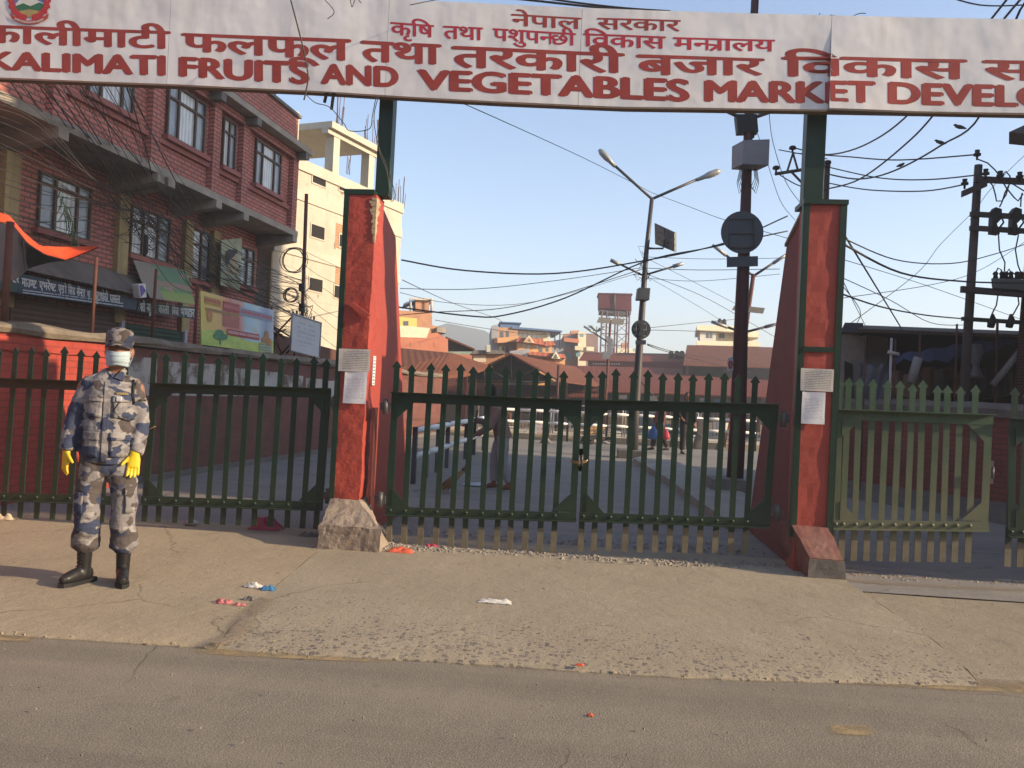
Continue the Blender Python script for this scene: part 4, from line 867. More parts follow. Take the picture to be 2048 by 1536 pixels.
# rooftop weeds
def leaves(mb, c, r, cnt, size=.05):
    for _ in range(cnt):
        p = Vector(c) + Vector((random.gauss(0, r), random.gauss(0, r), abs(random.gauss(0, r)))); a = random.random() * 6.28; u = Vector((math.cos(a), math.sin(a), random.uniform(-.6, .6))) * size; v = Vector((-math.sin(a), math.cos(a), random.uniform(-.5, .8))) * size * .5
        mb.face([p - u, p + v, p + u, p - v])
    return mb
LEAF = basic('dusty leaf', (.06, .085, .03), .6, .35, 9, 0)
q = FM @ Vector((fp(548, 200, OU)[0], OU + .2, ZT + .1)); mb = leaves(MB(), q + Vector((0, 0, .05)), .16, 60, .045)
for _ in range(6): mb.tube([q - Vector((0, 0, .05)), q + Vector((random.uniform(-.2, .2), random.uniform(-.2, .2), .25))], .006, 4)
solo('roof_weed', mb, LEAF, 'small weed growing on the brick parapet below the sign', 'plant')
# hanging dried garland at first floor window
s, z = fp(115, 385, OL - .4); q = FM @ Vector((s, OL - .45, z)); mb = MB()
for k in range(26):
    t = k / 25; p = q + WU * (.45 * t + random.gauss(0, .05)) + Vector((0, 0, -.75 * t + random.gauss(0, .04))); d_ = Vector((random.uniform(-.1, .1), random.uniform(-.1, .1), -random.uniform(.15, .3)))
    mb.tube([p, p + d_ * .5 + WU * .03, p + d_], [.012, .009, .003], 4)
solo('garland', mb, basic('faded green ribbon', (.16, .24, .12), .7, .35, 6, 0), 'tattered green and straw garland hanging before the first floor window', 'garland')

# ================================================================ shop signs, awnings, banners on the left
def quad3(px, o):                                   # four photo corners -> world points on the wall-parallel plane
    return [FM @ Vector((fp(x, y, o)[0], o, fp(x, y, o)[1])) for x, y in px]
def panel(name, px, o, mat, label, cat, th=.04, group=None, root=None):
    c = quad3(px, o); mb = MB(); d_ = -WN * th
    mb.face([c[3], c[2], c[1], c[0]], uv=[(0, 0), (1, 0), (1, 1), (0, 1)]); mb.face([p + d_ for p in c])
    for i in range(4): j = (i + 1) % 4; mb.face([c[i], c[j], c[j] + d_, c[i] + d_])
    if root: return part(name, mb, mat, root)
    return solo(name, mb, mat, label, cat, group)
def fplace(o):
    def f(px, py, lift):
        s, z = fp(px, py, o); return FM @ Vector((s, o - lift * 2, z))
    return f
WHT = basic('white sign paint', (.62, .62, .60), .6, .15, 6, 0)
SIGNB = basic('navy sign paint', (.022, .045, .085), .5, .25, 3, .1, dirt=(.10, .10, .10), dirt_amt=.3)
SIGNG = basic('dark green sign paint', (.022, .050, .048), .5, .25, 3, .1, dirt=(.10, .10, .09), dirt_amt=.3)
OS = 2.45
def signboard(label, px, mat, items, bold, small=None):
    c = quad3(px, OS); root = thing('shop_sign', label, 'sign', (c[0] + c[2]) / 2)
    panel('board', px, OS, mat, None, None, root=root)
    part('lettering', lettering(items, fplace(OS), bold, HEAD, step=.0003), WHT, root)
    if small:
        b = [FM @ Vector((fp(x, y, OS)[0], OS - .004, fp(x, y, OS)[1])) for x, y in small]
        mb = MB().face([b[3], b[2], b[1], b[0]], uv=[(0, 0), (1, 0), (1, 1), (0, 1)]); part('small_print', mb, printed('small sign print', (.026, .05, .085), (.55, .56, .58), 2, 60, .45, x0=.02, x1=.98, y0=.03, y1=.97), root)
    return root
signboard('navy shop sign with white lettering above the brown shutter', [(38, 545), (276, 600), (272, 620), (37, 586)], SIGNB,
    [(('माउ', ('half', 'ण'), 'ट'), (43, 556, 572), (73, 562, 577)), (('एभरे', ('half', 'ष'), 'ट'), (78, 562, 577), (112, 569, 583)), (('ए', ('ra', 'ग'), 'ो'), (116, 569, 584), (133, 573, 587)), ('िसड', (136, 573, 588), (150, 576, 590)), (('से', ('half', 'न'), 'टर'), (153, 576, 591), (170, 580, 594)), (('प्र', 'ा'), (174, 582, 594), (180, 583, 595)), ('बुटाथोकी', (190, 583, 600), (216, 588, 604)), ('पसल', (219, 589, 604), (240, 592, 607))], .03,
    [(40, 577), (250, 605), (250, 616), (40, 587)])
signboard('dark green shop sign with white lettering above the green shutter', [(278, 603), (392, 615), (390, 638), (274, 622)], SIGNG,
    [((('half', 'श'), 'री'), (266 + 14, 606, 622), (290, 607, 624)), ((('half', 'न'), 'यू'), (293, 607, 624), (302, 608, 625)), ('द', (305, 608, 625), (311, 609, 626)), ('काली', (317, 610, 626), (338, 613, 628)), ('िबज', (343, 614, 629), (357, 616, 631)), (('भ', ('half', 'ण'), 'डार'), (361, 616, 632), (389, 619, 635))], .035)
signboard('small dark sign cut off at the left edge of the picture', [(-60, 520), (37, 541), (36, 585), (-60, 570)], SIGNG, [('ग्रो', (-40, 540, 556), (-10, 546, 562)), (('से', ('half', 'न'), 'टर'), (12, 547, 563), (38, 551, 566))], .03)
# tin eave over the signs
mb = MB(); c = quad3([(-60, 500), (285, 570), (285, 590), (-60, 535)], OS)
a = [FM @ Vector((fp(x, y, o)[0], o, fp(x, y, o)[1])) for x, y, o in ((-60, 470, OL - .05), (272, 552, OL - .05), (278, 588, OS - .12), (-60, 512, OS - .12))]
mb.face([a[3], a[2], a[1], a[0]]); mb.face([p - Vector((0, 0, .02)) for p in a])
for i in range(4): j = (i + 1) % 4; mb.face([a[i], a[j], a[j] - Vector((0, 0, .02)), a[i] - Vector((0, 0, .02))])
solo('tin_eave', mb, ribbed('rusty grey tin', (.15, .13, .115), .09, 0, .7, .02, amt=.5), 'rusty tin eave above the navy shop sign', 'eave')
# orange tarpaulin
def cloth(name, rows, mat, label, cat, sm=True, group=None, th=.006):
    mb = MB(); off = Vector((0, .0, -th))
    nr, nc = len(rows), len(rows[0])
    for i in range(nr - 1):
        for j in range(nc - 1):
            a, b, c_, d_ = rows[i][j], rows[i][j + 1], rows[i + 1][j + 1], rows[i + 1][j]
            U = [(j / (nc - 1), 1 - i / (nr - 1)), ((j + 1) / (nc - 1), 1 - i / (nr - 1)), ((j + 1) / (nc - 1), 1 - (i + 1) / (nr - 1)), (j / (nc - 1), 1 - (i + 1) / (nr - 1))]
            mb.face([d_, c_, b, a], uv=[U[3], U[2], U[1], U[0]], sm=sm); mb.face([a + off, b + off, c_ + off, d_ + off], sm=sm)
    return solo(name, mb, mat, label, cat, group)
n = N('orange tarpaulin'); n.col(n.ramp(n.noise(2, 6), [(.3, (.70, .075, .022)), (.7, (.95, .13, .04))])).set(.5, 0, .4).bump(n.noise(6, 5), .5, .03); ORG = n.m
n2 = N('navy tarpaulin underside'); n2.col(n2.ramp(n2.noise(2, 6), [(.3, (.02, .022, .04)), (.7, (.045, .04, .06))])).set(.6).bump(n2.noise(6, 5), .5, .03); NAVY = n2.m
def lerp_px(pts, t):
    k = min(len(pts) - 2, int(t * (len(pts) - 1))); u = t * (len(pts) - 1) - k; a, b = pts[k], pts[k + 1]; return a[0] * (1 - u) + b[0] * u, a[1] * (1 - u) + b[1] * u
up = [(-40, 415), (18, 430), (45, 462), (80, 492), (130, 494), (195, 492)]; lo_ = [(-40, 436), (25, 447), (55, 485), (90, 508), (132, 519), (196, 493)]; back = [(-40, 560), (30, 560), (60, 535), (95, 525), (132, 520), (196, 494)]
rows = []
for (pts, o) in ((up, .9), (lo_, .45)):
    rows.append([FM @ Vector((fp(*lerp_px(pts, j / 24), o)[0], o, fp(*lerp_px(pts, j / 24), o)[1])) for j in range(25)])
mid = [(a * .5 + b * .5) + Vector((0, 0, -.02)) for a, b in zip(*rows)]
cloth('tarpaulin', [rows[0], mid, rows[1]], ORG, 'bright orange tarpaulin edge sagging over the lane wall', 'tarpaulin')
rows2 = [[p + Vector((0, 0, -.015)) for p in rows[1]], [FM @ Vector((fp(*lerp_px(back, j / 24), .8)[0], .8, fp(*lerp_px(back, j / 24), .8)[1])) for j in range(25)]]
cloth('tarpaulin', rows2, NAVY, 'dark navy tarpaulin hanging below the orange one', 'tarpaulin')
# green printed awning cloth
n = N('green printed cloth'); x, y, _q = n.sep(n.uv()); c = n.ramp(y, [(.0, (.30, .33, .10)), (.28, (.22, .30, .09)), (.36, (.12, .24, .10)), (.55, (.34, .20, .17)), (.62, (.12, .22, .12)), (1.0, (.13, .22, .15))])
blob = n.ramp(n.noise(4, 3, .5, vec=n.uv()), [(.56, 0), (.62, 1)]); c = n.mix(n.math('MULTIPLY', blob, .7), c, (.42, .22, .19)); c = n.mix(n.math('LESS_THAN', x, .32), c, (.25, .21, .17))
n.col(c).set(.7, 0, .3).bump(n.noise(5, 5), .5, .03)
r1 = [FM @ Vector((fp(266 + 109 * j / 10, 519 + 22 * j / 10, OL - .12)[0], OL - .12, fp(266 + 109 * j / 10, 519 + 22 * j / 10, OL - .12)[1])) for j in range(11)]
r3 = [FM @ Vector((fp(300 + 90 * j / 10, 595 + 14 * j / 10, OS - .25)[0], OS - .25, fp(300 + 90 * j / 10, 595 + 14 * j / 10, OS - .25)[1])) for j in range(11)]
r2 = [(a + b) / 2 + Vector((0, 0, -.05)) for a, b in zip(r1, r3)]
cloth('awning', [r1, r2, r3], n.m, 'faded green printed cloth awning over the green shop sign', 'awning')
# colourful banner in a frame on the wall
n = N('colourful printed banner'); x, y, _q = n.sep(n.uv())
c = n.ramp(x, [(.0, (.66, .50, .12)), (.22, (.66, .44, .16)), (.36, (.56, .20, .17)), (.50, (.54, .24, .21)), (.58, (.36, .54, .64)), (.75, (.46, .60, .64)), (.88, (.26, .32, .48)), (1, (.48, .54, .60))])
hill = n.math('SUBTRACT', n.math('ADD', .27, n.math('MULTIPLY', n.math('SINE', n.math('MULTIPLY', x, 7)), .06)), y); c = n.mix(n.ramp(hill, [(.0, 0), (.02, 1)]), c, n.ramp(n.noise(5, 4, .6, vec=n.uv()), [(.3, (.24, .42, .07)), (.7, (.60, .68, .16))]))
ban = n.noise(3.2, 4, .6, vec=n.uv()); c = n.mix(n.math('MULTIPLY', n.ramp(ban, [(.58, 0), (.66, 1)]), .6), c, (.50, .40, .30))
n.col(c).set(.45, 0, .4).bump(n.noise(2, 3), .3, .03); BANM = n.m
OB = .1
bpx = [(401, 581), (547, 620), (547, 708), (403, 689)]; c = quad3(bpx, OB); BN = thing('banner', 'colourful printed banner with a tree and red lettering standing on the lane wall', 'banner', (c[2] + c[3]) / 2)
panel('sheet', bpx, OB, BANM, None, None, th=.02, root=BN)
pk = lambda u, v: (bpx[0][0] + (bpx[1][0] - bpx[0][0]) * u, (bpx[0][1] * (1 - u) + bpx[1][1] * u) * (1 - v) + (bpx[3][1] * (1 - u) + bpx[2][1] * u) * v)
def bw(txt, u0, u1, v0, v1): a0 = pk(u0, v0); a1 = pk(u0, v1); b0 = pk(u1, v0); b1 = pk(u1, v1); return (txt, (a0[0], a0[1], a1[1]), (b0[0], b0[1], b1[1]))
def bstrip(u0, u1, v0, v1, rows_, cols_, ink, lift, paper=None):
    q = [fplace(OB)(*pk(*t), lift) for t in ((u0, v1), (u1, v1), (u1, v0), (u0, v0))]
    part('small_print', MB().face(q, uv=[(0, 0), (1, 0), (1, 1), (0, 1)]), printed('banner print', paper, ink, rows_, cols_, .44, x0=.02, x1=.98, y0=.04, y1=.96), BN)
part('heading_print', MB().face([fplace(OB)(*pk(*t), .002) for t in ((.30, .58), (.53, .58), (.53, .08), (.30, .08))]), basic('banner salmon', (.40, .13, .10), .5, .35, 8, 0), BN)
bstrip(.05, .28, .08, .22, 1, 7, (.45, .10, .12), .003, (.48, .33, .10)); bstrip(.31, .52, .10, .26, 1, 8, (.52, .20, .20), .004, (.40, .11, .10))
bstrip(.54, .98, .13, .29, 1, 13, (.48, .12, .13), .003, (.30, .36, .44)); bstrip(.06, .52, .29, .34, 1, 22, (.22, .20, .14), .005, (.44, .28, .12)); bstrip(.36, .80, .62, .74, 1, 14, (.56, .40, .40), .005, (.40, .08, .08))
bstrip(.80, .97, .80, .97, 3, 8, (.16, .22, .34), .004, (.40, .46, .22))
def bdisc(cx, cy, rx, ry, lift=.004, k=12): return [fplace(OB)(*pk(cx + rx * math.cos(6.283 * i / k), cy + ry * math.sin(6.283 * i / k)), lift) for i in range(k)][::-1]
mb = MB()
for q in ((.26, .73, .055, .07), (.22, .80, .05, .06), (.31, .79, .055, .06), (.27, .82, .06, .05)): mb.face(bdisc(*q, lift=.004 + q[0] * .002))
mb.face([fplace(OB)(*pk(*q), .003) for q in ((.255, .95), (.275, .95), (.27, .8), (.26, .8))]); part('tree_picture', mb, basic('banner tree green', (.05, .20, .10), .5, .3, 8, 0), BN)
mb = MB()
for q in ((.90, .60, .03, .10), (.93, .74, .04, .09), (.86, .72, .03, .07), (.12, .42, .04, .14)): mb.face(bdisc(*q, lift=.004 + q[0] * .002))
part('figure_picture', mb, basic('banner ochre', (.42, .20, .06), .5, .35, 8, 0), BN)
s0 = fp(401, 640, OB)[0]
for x, y0, y1 in ((398, 568, 700), (546, 612, 712)):
    s, z0_ = fp(x, y1, OB); mb = MB().tube([FM @ Vector((s - .05, OB + .05, 1.85)), FM @ Vector((s - .05, OB + .05, fp(x, y0, OB)[1]))], .025, 7); part('post', mb, RUST, BN)
# white board
wpx = [(585, 627), (642, 646), (638, 715), (580, 701)]; c = quad3(wpx, .05); WBD = thing('notice_board', 'white board with faint writing standing on the lane wall beside the pillar', 'board', (c[2] + c[3]) / 2)
panel('sheet', wpx, .05, printed('faint board writing', (.56, .57, .58), (.36, .37, .40), 8, 14, .52, x0=.2, x1=.8, y0=.2, y1=.92), None, None, th=.02, root=WBD)
mb = MB(); cc = c + [c[0]]
for a, b in zip(cc, cc[1:]): mb.tube([a + WN * .005, b + WN * .005], .018, 6)
part('frame', mb, GALV, WBD)
for i in (0, 1): mb = MB().tube([c[3 - i] * .8 + c[2 + i] * .2 - WN * .04 + Vector((0, 0, -.3)), c[i] * .8 + c[1 - i] * .2 - WN * .04 + Vector((0, 0, .10))], .022, 6); part('post', mb, RUST, WBD)
# poster of a woman hung in the far window
ppx = [(443, 480), (484, 476), (480, 582), (441, 570)]; OP = OL - .30; c = quad3(ppx, OP); PO = thing('poster', 'pale green hanging poster with a dark haired woman in profile by the upper shop window', 'poster', (c[0] + c[2]) / 2)
panel('sheet', ppx, OP, basic('pale green poster', (.30, .33, .22), .55, .2, 3, .1), None, None, th=.015, root=PO)
pq = lambda u, v: fplace(OP)(ppx[0][0] + (ppx[1][0] - ppx[0][0]) * u + (ppx[3][0] - ppx[0][0]) * v, (ppx[0][1] * (1 - u) + ppx[1][1] * u) * (1 - v) + (ppx[3][1] * (1 - u) + ppx[2][1] * u) * v, .004)
def pd(cx, cy, rx, ry, l, k=14): return [pq(cx + rx * math.cos(6.283 * i / k), cy + ry * math.sin(6.283 * i / k)) + WN * l for i in range(k)][::-1]
part('face_picture', MB().face(pd(.62, .38, .18, .12, .002)).face([pq(*q) + WN * .001 for q in ((.35, .72), (.8, .68), (.7, .45), (.48, .45))]), basic('printed skin', (.36, .27, .17), .6, .15, 6, 0), PO)
part('hair_picture', MB().face(pd(.42, .30, .24, .09, .004)).face(pd(.28, .42, .12, .12, .006)).face(pd(.60, .26, .18, .05, .005)).face(pd(.9, .54, .05, .03, .004)), basic('printed dark hair', (.02, .025, .03), .6, .2, 6, 0), PO)
part('lettering', lettering([('O', (468, 483, 488), (472, 483, 488))], lambda x, y, l: fplace(OP)(x, y, l), .03, CAP), basic('poster letters', (.16, .14, .10), .6, .2, 6, 0), PO)
# red brown posts standing on the wall
for (x, y0, y1, lab) in ((184, 512, 655, 'thin red steel post on the lane wall right of the orange tarpaulin'), (304, 536, 672, 'thin red steel post on the lane wall in front of the green awning'), (8, 440, 640, 'thick dark steel post at the left edge holding the tarpaulin')):
    s = fp(x, y1, .12)[0]; z = fp(x, y0, .12)[1]; mb = MB().tube([FM @ Vector((s, .12, ztop + .05)), FM @ Vector((s + .02, .12, z))], .040 if x < 20 else .021, 8)
    r = .06; solo('steel_post', mb, RUST, lab, 'post')
s, z = fp(282, 583, .6); root = thing('sign_box', 'small white and purple box sign hanging beside the navy shop sign', 'sign', FM @ Vector((s, 1.5, z)))
a = quad3([(277, 569), (292, 567), (294, 595), (281, 597)], 2.2)
mb = MB().prism(a, -WN * .14); part('box', mb, WHITEP, root, bevel=.015); part('purple_patch', MB().face([(p * .82 + (a[0] + a[2]) / 2 * .18) + WN * .004 for p in (a[3], a[2] * .5 + a[1] * .5, a[0] * .5 + a[1] * .5, a[0])]), basic('purple print', (.10, .06, .30), .5, .1), root)

# ================================================================ unfinished pale concrete building
A_ = P(600, 318, 22.3); B_ = P(805, 410, 27.3); CUx = Vector((B_.x - A_.x, B_.y - A_.y, 0)); CLn = CUx.length; CUx.normalize(); CNx = Vector((CUx.y, -CUx.x, 0))
CMx = Matrix(((CUx.x, -CNx.x, 0, A_.x), (CUx.y, -CNx.y, 0, A_.y), (0, 0, 1, 0), (0, 0, 0, 1)))
def cs(x, y, o=0.0):
    d = ray(x, y); p0 = Vector((A_.x, A_.y, 0)) - CNx * o; p = CC + d * ((p0 - CC).dot(CNx) / d.dot(CNx)); return (p - Vector((A_.x, A_.y, 0))).dot(CUx), p.z
s0 = -.9; s1 = CLn; zt = (A_.z + B_.z) / 2
CB = thing('unfinished_building', 'pale sunlit unfinished concrete building with open roof frame behind the brick shops', 'building', CMx @ Vector((3, 0, 0)))
n = N('pale shuttered concrete'); x, y, _q = n.sep(n.uv()); c = n.ramp(n.noise(.9, 7, .7), [(.3, (.43, .385, .305)), (.7, (.56, .505, .41))])
ln = n.math('FRACT', n.math('MULTIPLY', y, 1.6)); ln2 = n.ramp(n.math('ADD', ln, n.math('MULTIPLY', n.noise(3, 4), .06)), [(.03, 1), (.055, 0)]); c = n.mix(n.math('MULTIPLY', ln2, .5), c, (.27, .21, .14))
spot = n.ramp(n.noise(2.2, 3, .5), [(.68, 0), (.70, 1)]); c = n.mix(n.math('MULTIPLY', spot, .7), c, (.17, .12, .08)); st = n.noise(1.0, 6, .7, stretch=(3, 3, .4)); c = n.mix(n.math('MULTIPLY', n.ramp(st, [(.5, 0), (.72, 1)]), .4), c, (.33, .26, .18)); n.col(c).set(.92, 0, .2).bump(n.noise(14, 5), .4, .01).bump(ln2, -.3, .01); PALE = n.m
part('wall', MB().box(s0, s1, 0, 6, -.05, zt, CMx), PALE, CB)
for zz in (cs(640, 525)[1], cs(640, 415)[1]): part('floor_band', MB().box(s0 - .01, s1 + .01, -.035, -.001, zz, zz + .26, CMx), CONCP, CB)
part('roof_beam', MB().box(s0 - .02, s1 + .02, -.05, -.001, zt - .28, zt + .02, CMx), CONCP, CB)
zr = (cs(662, 240)[1] + cs(752, 295)[1]) / 2; sb = cs(752, 295)[0]; sa = cs(662, 240)[0]; zr -= .2
for s_ in (cs(645, 300)[0] - 1.2, cs(676, 270)[0], cs(744, 340)[0]):
    for o in (.02, 3.3): part('column', MB().box(s_ - .15, s_ + .15, o, o + .28, zt + .021, zr, CMx), CONCP, CB)
part('roof_slab', MB().box(sa - .1, sb + .1, -.12, 3.8, zr, zr + .18, CMx), CONCP, CB)
part('roof_slab', MB().box(s0 - .4, sa - .1, 1.3, 3.8, zr + .002, zr + .182, CMx), CONCP, CB)
part('roof_edge_beam', MB().box(sa - .1, sb + .1, .0, .22, zr - .14, zr - .002, CMx), CONCP, CB)
for x, y in ((638, 357), (635, 464), (631, 570), (690, 372), (690, 484), (680, 585), (688, 690)):
    s_, z_ = cs(x, y); part('window', MB().box(s_ - .30, s_ + .30, -.008, .02, z_ - .17, z_ + .17, CMx), DARKIN, CB); f = CB.children[-1]
    mb = MB(); w = .30; h = .17
    mb.box(s_ - w - .04, s_ - w, -.02, -.0005, z_ - h - .04, z_ + h + .04, CMx).box(s_ + w, s_ + w + .04, -.02, -.0005, z_ - h - .04, z_ + h + .04, CMx).box(s_ - w, s_ + w, -.02, -.0005, z_ + h, z_ + h + .04, CMx).box(s_ - w, s_ + w, -.02, -.0005, z_ - h - .04, z_ - h, CMx)
    part('frame', mb, CONCP, f)
for x, y in ((681, 470), (681, 545)):
    s_, z_ = cs(x, y); part('brick_patch', MB().box(s_ - .25, s_ + .6, -.006, -.0005, z_ - .4, z_ + .3, CMx), brick('raw orange brick', (.48, .22, .11), (.42, .18, .09), (.38, .30, .20), .24, .08), CB)
REB = basic('rebar', (.17, .10, .075), .8, .3, 9, 0)
for (x, y, o, cnt) in ((677, 243, .1, 7), (735, 290, .1, 6), (752, 296, .2, 5), (795, 408, .15, 5), (801, 408, .25, 5), (700, 340, 2.8, 5)):
    s_, z_ = cs(x, y, o)
    for k in range(cnt): p = CMx @ Vector((s_ + random.uniform(-.14, .14), o + random.uniform(-.1, .1), z_ - .15)); h = random.uniform(.5, 1.1); part('rebar', MB().tube([p, p + Vector((random.uniform(-.05, .05), random.uniform(-.05, .05), h))], .011, 4), REB, CB)
# low sheds and debris behind the wall between the buildings
mb = MB(); a = quad3([(556, 668), (690, 705), (700, 760), (540, 740)], 1.2); mb.prism(a, -WN * 2.2); solo('lean_to', mb, ribbed('dark rusty tin', (.13, .065, .05), .09, 0, .8, .02), 'dark rusty lean-to behind the white board', 'shed')
mb = MB()
for k in range(16):
    s_, z_ = fp(random.uniform(548, 600), random.uniform(660, 705), .5); p = FM @ Vector((s_, .5 + random.random(), z_)); d_ = Vector((random.uniform(-.5, .5), random.uniform(-.4, .4), random.uniform(-.2, .5))); mb.tube([p - d_, p + d_], .02, 5)
solo('scrap_timber', mb, basic('old timber', (.12, .07, .045), .9, .35, 4, .3), 'jumble of old timber behind the wall, left of the white board', 'timber')

# ================================================================ brown service pole with cable knot
pb = P(602, 700, 21.3); pt_ = P(613, 388, 21.3)
UP = thing('service_pole', 'thin rusty service pole hung with coils of cable before the pale building', 'pole', (pb.x, pb.y, 0))
part('pole', MB().tube([(pb.x, pb.y, 0), pb, pt_], .048, 8), RUST, UP)
mb = MB(); q = P(606, 628, 21.25)
for k in range(40):
    a = q + Vector((random.gauss(0, .10), random.gauss(0, .08), random.gauss(0, .32))); d_ = Vector((random.gauss(0, .12), random.gauss(0, .1), random.gauss(0, .12))); mb.tube([a - d_, a + Vector((0, 0, -.06)), a + d_], .010, 4)
part('cable_knot', mb, BLACK, UP)
for k in range(3): c0 = P(604, 575 + 40 * k, 21.2); part('junction_box', MB().box(c0.x - .07, c0.x + .07, c0.y - .05, c0.y + .05, c0.z - .1, c0.z + .1), STEEL, UP)
for (x, y, r, lab) in ((585, 520, .28, 'large upper coil of black cable beside the service pole'), (582, 590, .17, 'smaller lower coil of black cable beside the service pole')):
    c0 = P(x, y, 21.1); mb = MB()
    for k in range(5):
        rr = r * random.uniform(.85, 1.1); ph = random.random() * 6; dx = random.gauss(0, .03); mb.tube([c0 + CR * (rr * math.cos(6.3 * i / 22 + ph) + dx) + Vector((0, 0, 1)) * (rr * 1.05 * math.sin(6.3 * i / 22 + ph)) + CF * (.02 * k) for i in range(23)], .009, 5)
    solo('cable_coil', mb, BLACK, lab, 'cable coil')
# ================================================================ helper: vertical plane at depth d turned by ang, photo outline -> solid
class VPl:
    def __init__(s, px, py, d, ang=0): s.p = P(px, py, d); a = R_(ang); s.n = Vector((math.sin(a), -math.cos(a), 0))
    def pt(s, x, y, lift=0.0):
        d = ray(x, y); p0 = s.p + s.n * lift; return CC + d * ((p0 - CC).dot(s.n) / d.dot(s.n))
    def solid(s, px, depth, lift=0.0, mb=None):      # deep bodies run back along the line of streets, a little to the left
        off = -s.n * depth
        if depth > .7:
            h = Vector((s.p.x, s.p.y, 0)).normalized(); off = (Matrix.Rotation(R_(3), 3, 'Z') @ h) * depth
        return (mb or MB()).prism([s.pt(x, y, lift) for x, y in px], off)
    def rect(s, x0, y0, x1, y1, depth=.05, lift=.02, mb=None):
        return s.solid([(x0, y1), (x1, y1), (x1, y0), (x0, y0)], depth, lift, mb)
def base_of(mb): return Vector((sum(p.x for p in mb.v) / len(mb.v), sum(p.y for p in mb.v) / len(mb.v), 0))
ORANGE = brick('sunlit orange brick', (.46, .20, .10), (.40, .165, .085), (.36, .25, .16), .24, .08, .014, samt=.2)
ORP = basic('orange red plaster wall', (.45, .17, .10), .9, .15, 1, .3, 10, dirt=(.30, .12, .08), dirt_amt=.4)
APRI = basic('apricot plaster', (.55, .30, .14), .9, .12, 1, .2, 10, dirt=(.36, .18, .10), dirt_amt=.3)
CREAM = basic('cream plaster', (.66, .58, .42), .9, .12, 1, .2, 10, dirt=(.45, .38, .28), dirt_amt=.3)
YELP = basic('yellow plaster', (.62, .47, .13), .9, .12, 1, .2, 10)
GREYB = basic('blue grey shaded plaster', (.27, .27, .29), .9, .15, 1, .2, 10, dirt=(.18, .17, .17), dirt_amt=.4)  # blue grey tone carries the shade of the left house faces
TILE = ribbed('red clay roof', (.36, .12, .075), .35, 0, .8, .05, amt=.25)
ROOFB = ribbed('rusty brown corrugated roof', (.155, .060, .036), .16, 0, .95, .03, dirt=(.10, .05, .035), amt=.5)
ROOFR = ribbed('pinkish red corrugated roof', (.165, .046, .030), .16, 0, .95, .03, dirt=(.14, .06, .05), amt=.5)
BLUES = basic('blue sheet roof', (.05, .11, .24), .6, .2, 1, .1)
GLD = basic('dark window glass', (.03, .045, .06), .15, .2, 2, 0, spec=.6)
GLB = basic('bluish window glass', (.16, .27, .32), .15, .2, 2, 0, spec=.7)

# ---- house with brick wing and yellow house (left of the gable hall)
v = VPl(850, 690, 42, 38); H1 = thing('brick_house', 'sunlit orange brick house with stepped gable behind the brown tin roof', 'house', base_of(v.solid([(808, 800), (896, 800), (896, 679), (808, 674)], 5)))
part('wall', v.solid([(790, 800), (896, 800), (896, 679), (874, 665), (852, 668), (790, 672)], 6), ORP, H1)
part('whitewashed_band', v.solid([(790, 674), (853, 676), (860, 656), (790, 650)], .4, .03), CREAM, H1)
for x in (821, 840, 868): part('niche', v.rect(x, 684, x + 9, 694, .03, .015), ORP, H1)
v = VPl(830, 630, 52, 38); H2 = thing('brick_house', 'tall half built brick house with yellow lower room and rooftop frame', 'house', base_of(v.solid([(800, 800), (860, 800), (860, 600), (800, 600)], 5)))
part('yellow_room', v.solid([(780, 700), (834, 700), (834, 637), (780, 632)], 5, .6), YELP, H2); f = H2.children[-1]
part('window', v.rect(807, 642, 817, 651, .05, .62), GLD, f)
part('wall', v.solid([(780, 720), (864, 720), (864, 626), (780, 619)], 6), ORANGE, H2)
part('stair_room', v.solid([(831, 621), (858, 624), (858, 602), (831, 600)], 3.5, -.5), ORANGE, H2)
part('room_roof', v.solid([(822, 599), (866, 601), (866, 597), (822, 595)], 4, -.2), CONCP, H2)
part('canopy', v.solid([(808, 606), (830, 598), (830, 601), (808, 609)], 3, 0), BLUES, H2)
for x in (821, 863): mb = MB().tube([v.pt(x, 625, -.1), v.pt(x, 598, -.1)], .08, 6); part('post', mb, CONCP, H2)
part('balcony_room', v.solid([(864, 690), (884, 692), (884, 656), (864, 650)], 4, -1), ORANGE, H2)
part('balcony', v.solid([(874, 664), (892, 666), (892, 655), (874, 653)], 1.5, .3), CONC, H2)
# ---- dark open shed with railing beside it
v = VPl(900, 700, 44, 20); mb = v.solid([(896, 710), (945, 712), (945, 698), (896, 678)], 5); SH = thing('shed', 'dark open rooftop shed sloping down right of the orange brick house', 'shed', base_of(mb))
part('inside', mb, DARKIN, SH); part('roof', v.solid([(892, 677), (950, 700), (950, 697), (892, 673)], 6, .4), ROOFB, SH)
part('railing', v.rect(897, 703, 945, 710, .1, .3), basic('pale green railing', (.25, .33, .26), .8, .3, 2, .1), SH)
v = VPl(900, 720, 38, 25); mb = v.solid([(893, 770), (944, 770), (944, 710), (893, 706)], 4); solo('parapet_wall', mb, ORP, 'low orange plaster wall below the dark rooftop shed', 'wall')
v = VPl(960, 720, 40, 20); mb = v.solid([(945, 770), (1010, 770), (1010, 706), (945, 706)], 4); HS = thing('small_house', 'low house with cream strip and grey roof in front of the blue grey tower', 'house', base_of(mb))
part('wall', mb, ORANGE, HS); part('strip', v.rect(947, 711, 972, 724, .05), CREAM, HS); part('roof', v.solid([(942, 708), (1012, 708), (1006, 701), (948, 700)], 4, .3), CONCD, HS)
mb = v.rect(973, 690, 981, 704, .8, .5); solo('water_drum', mb, basic('rooftop drum', (.5, .48, .4), .6), 'pale box tank on a stand by the blue grey tower', 'tank')
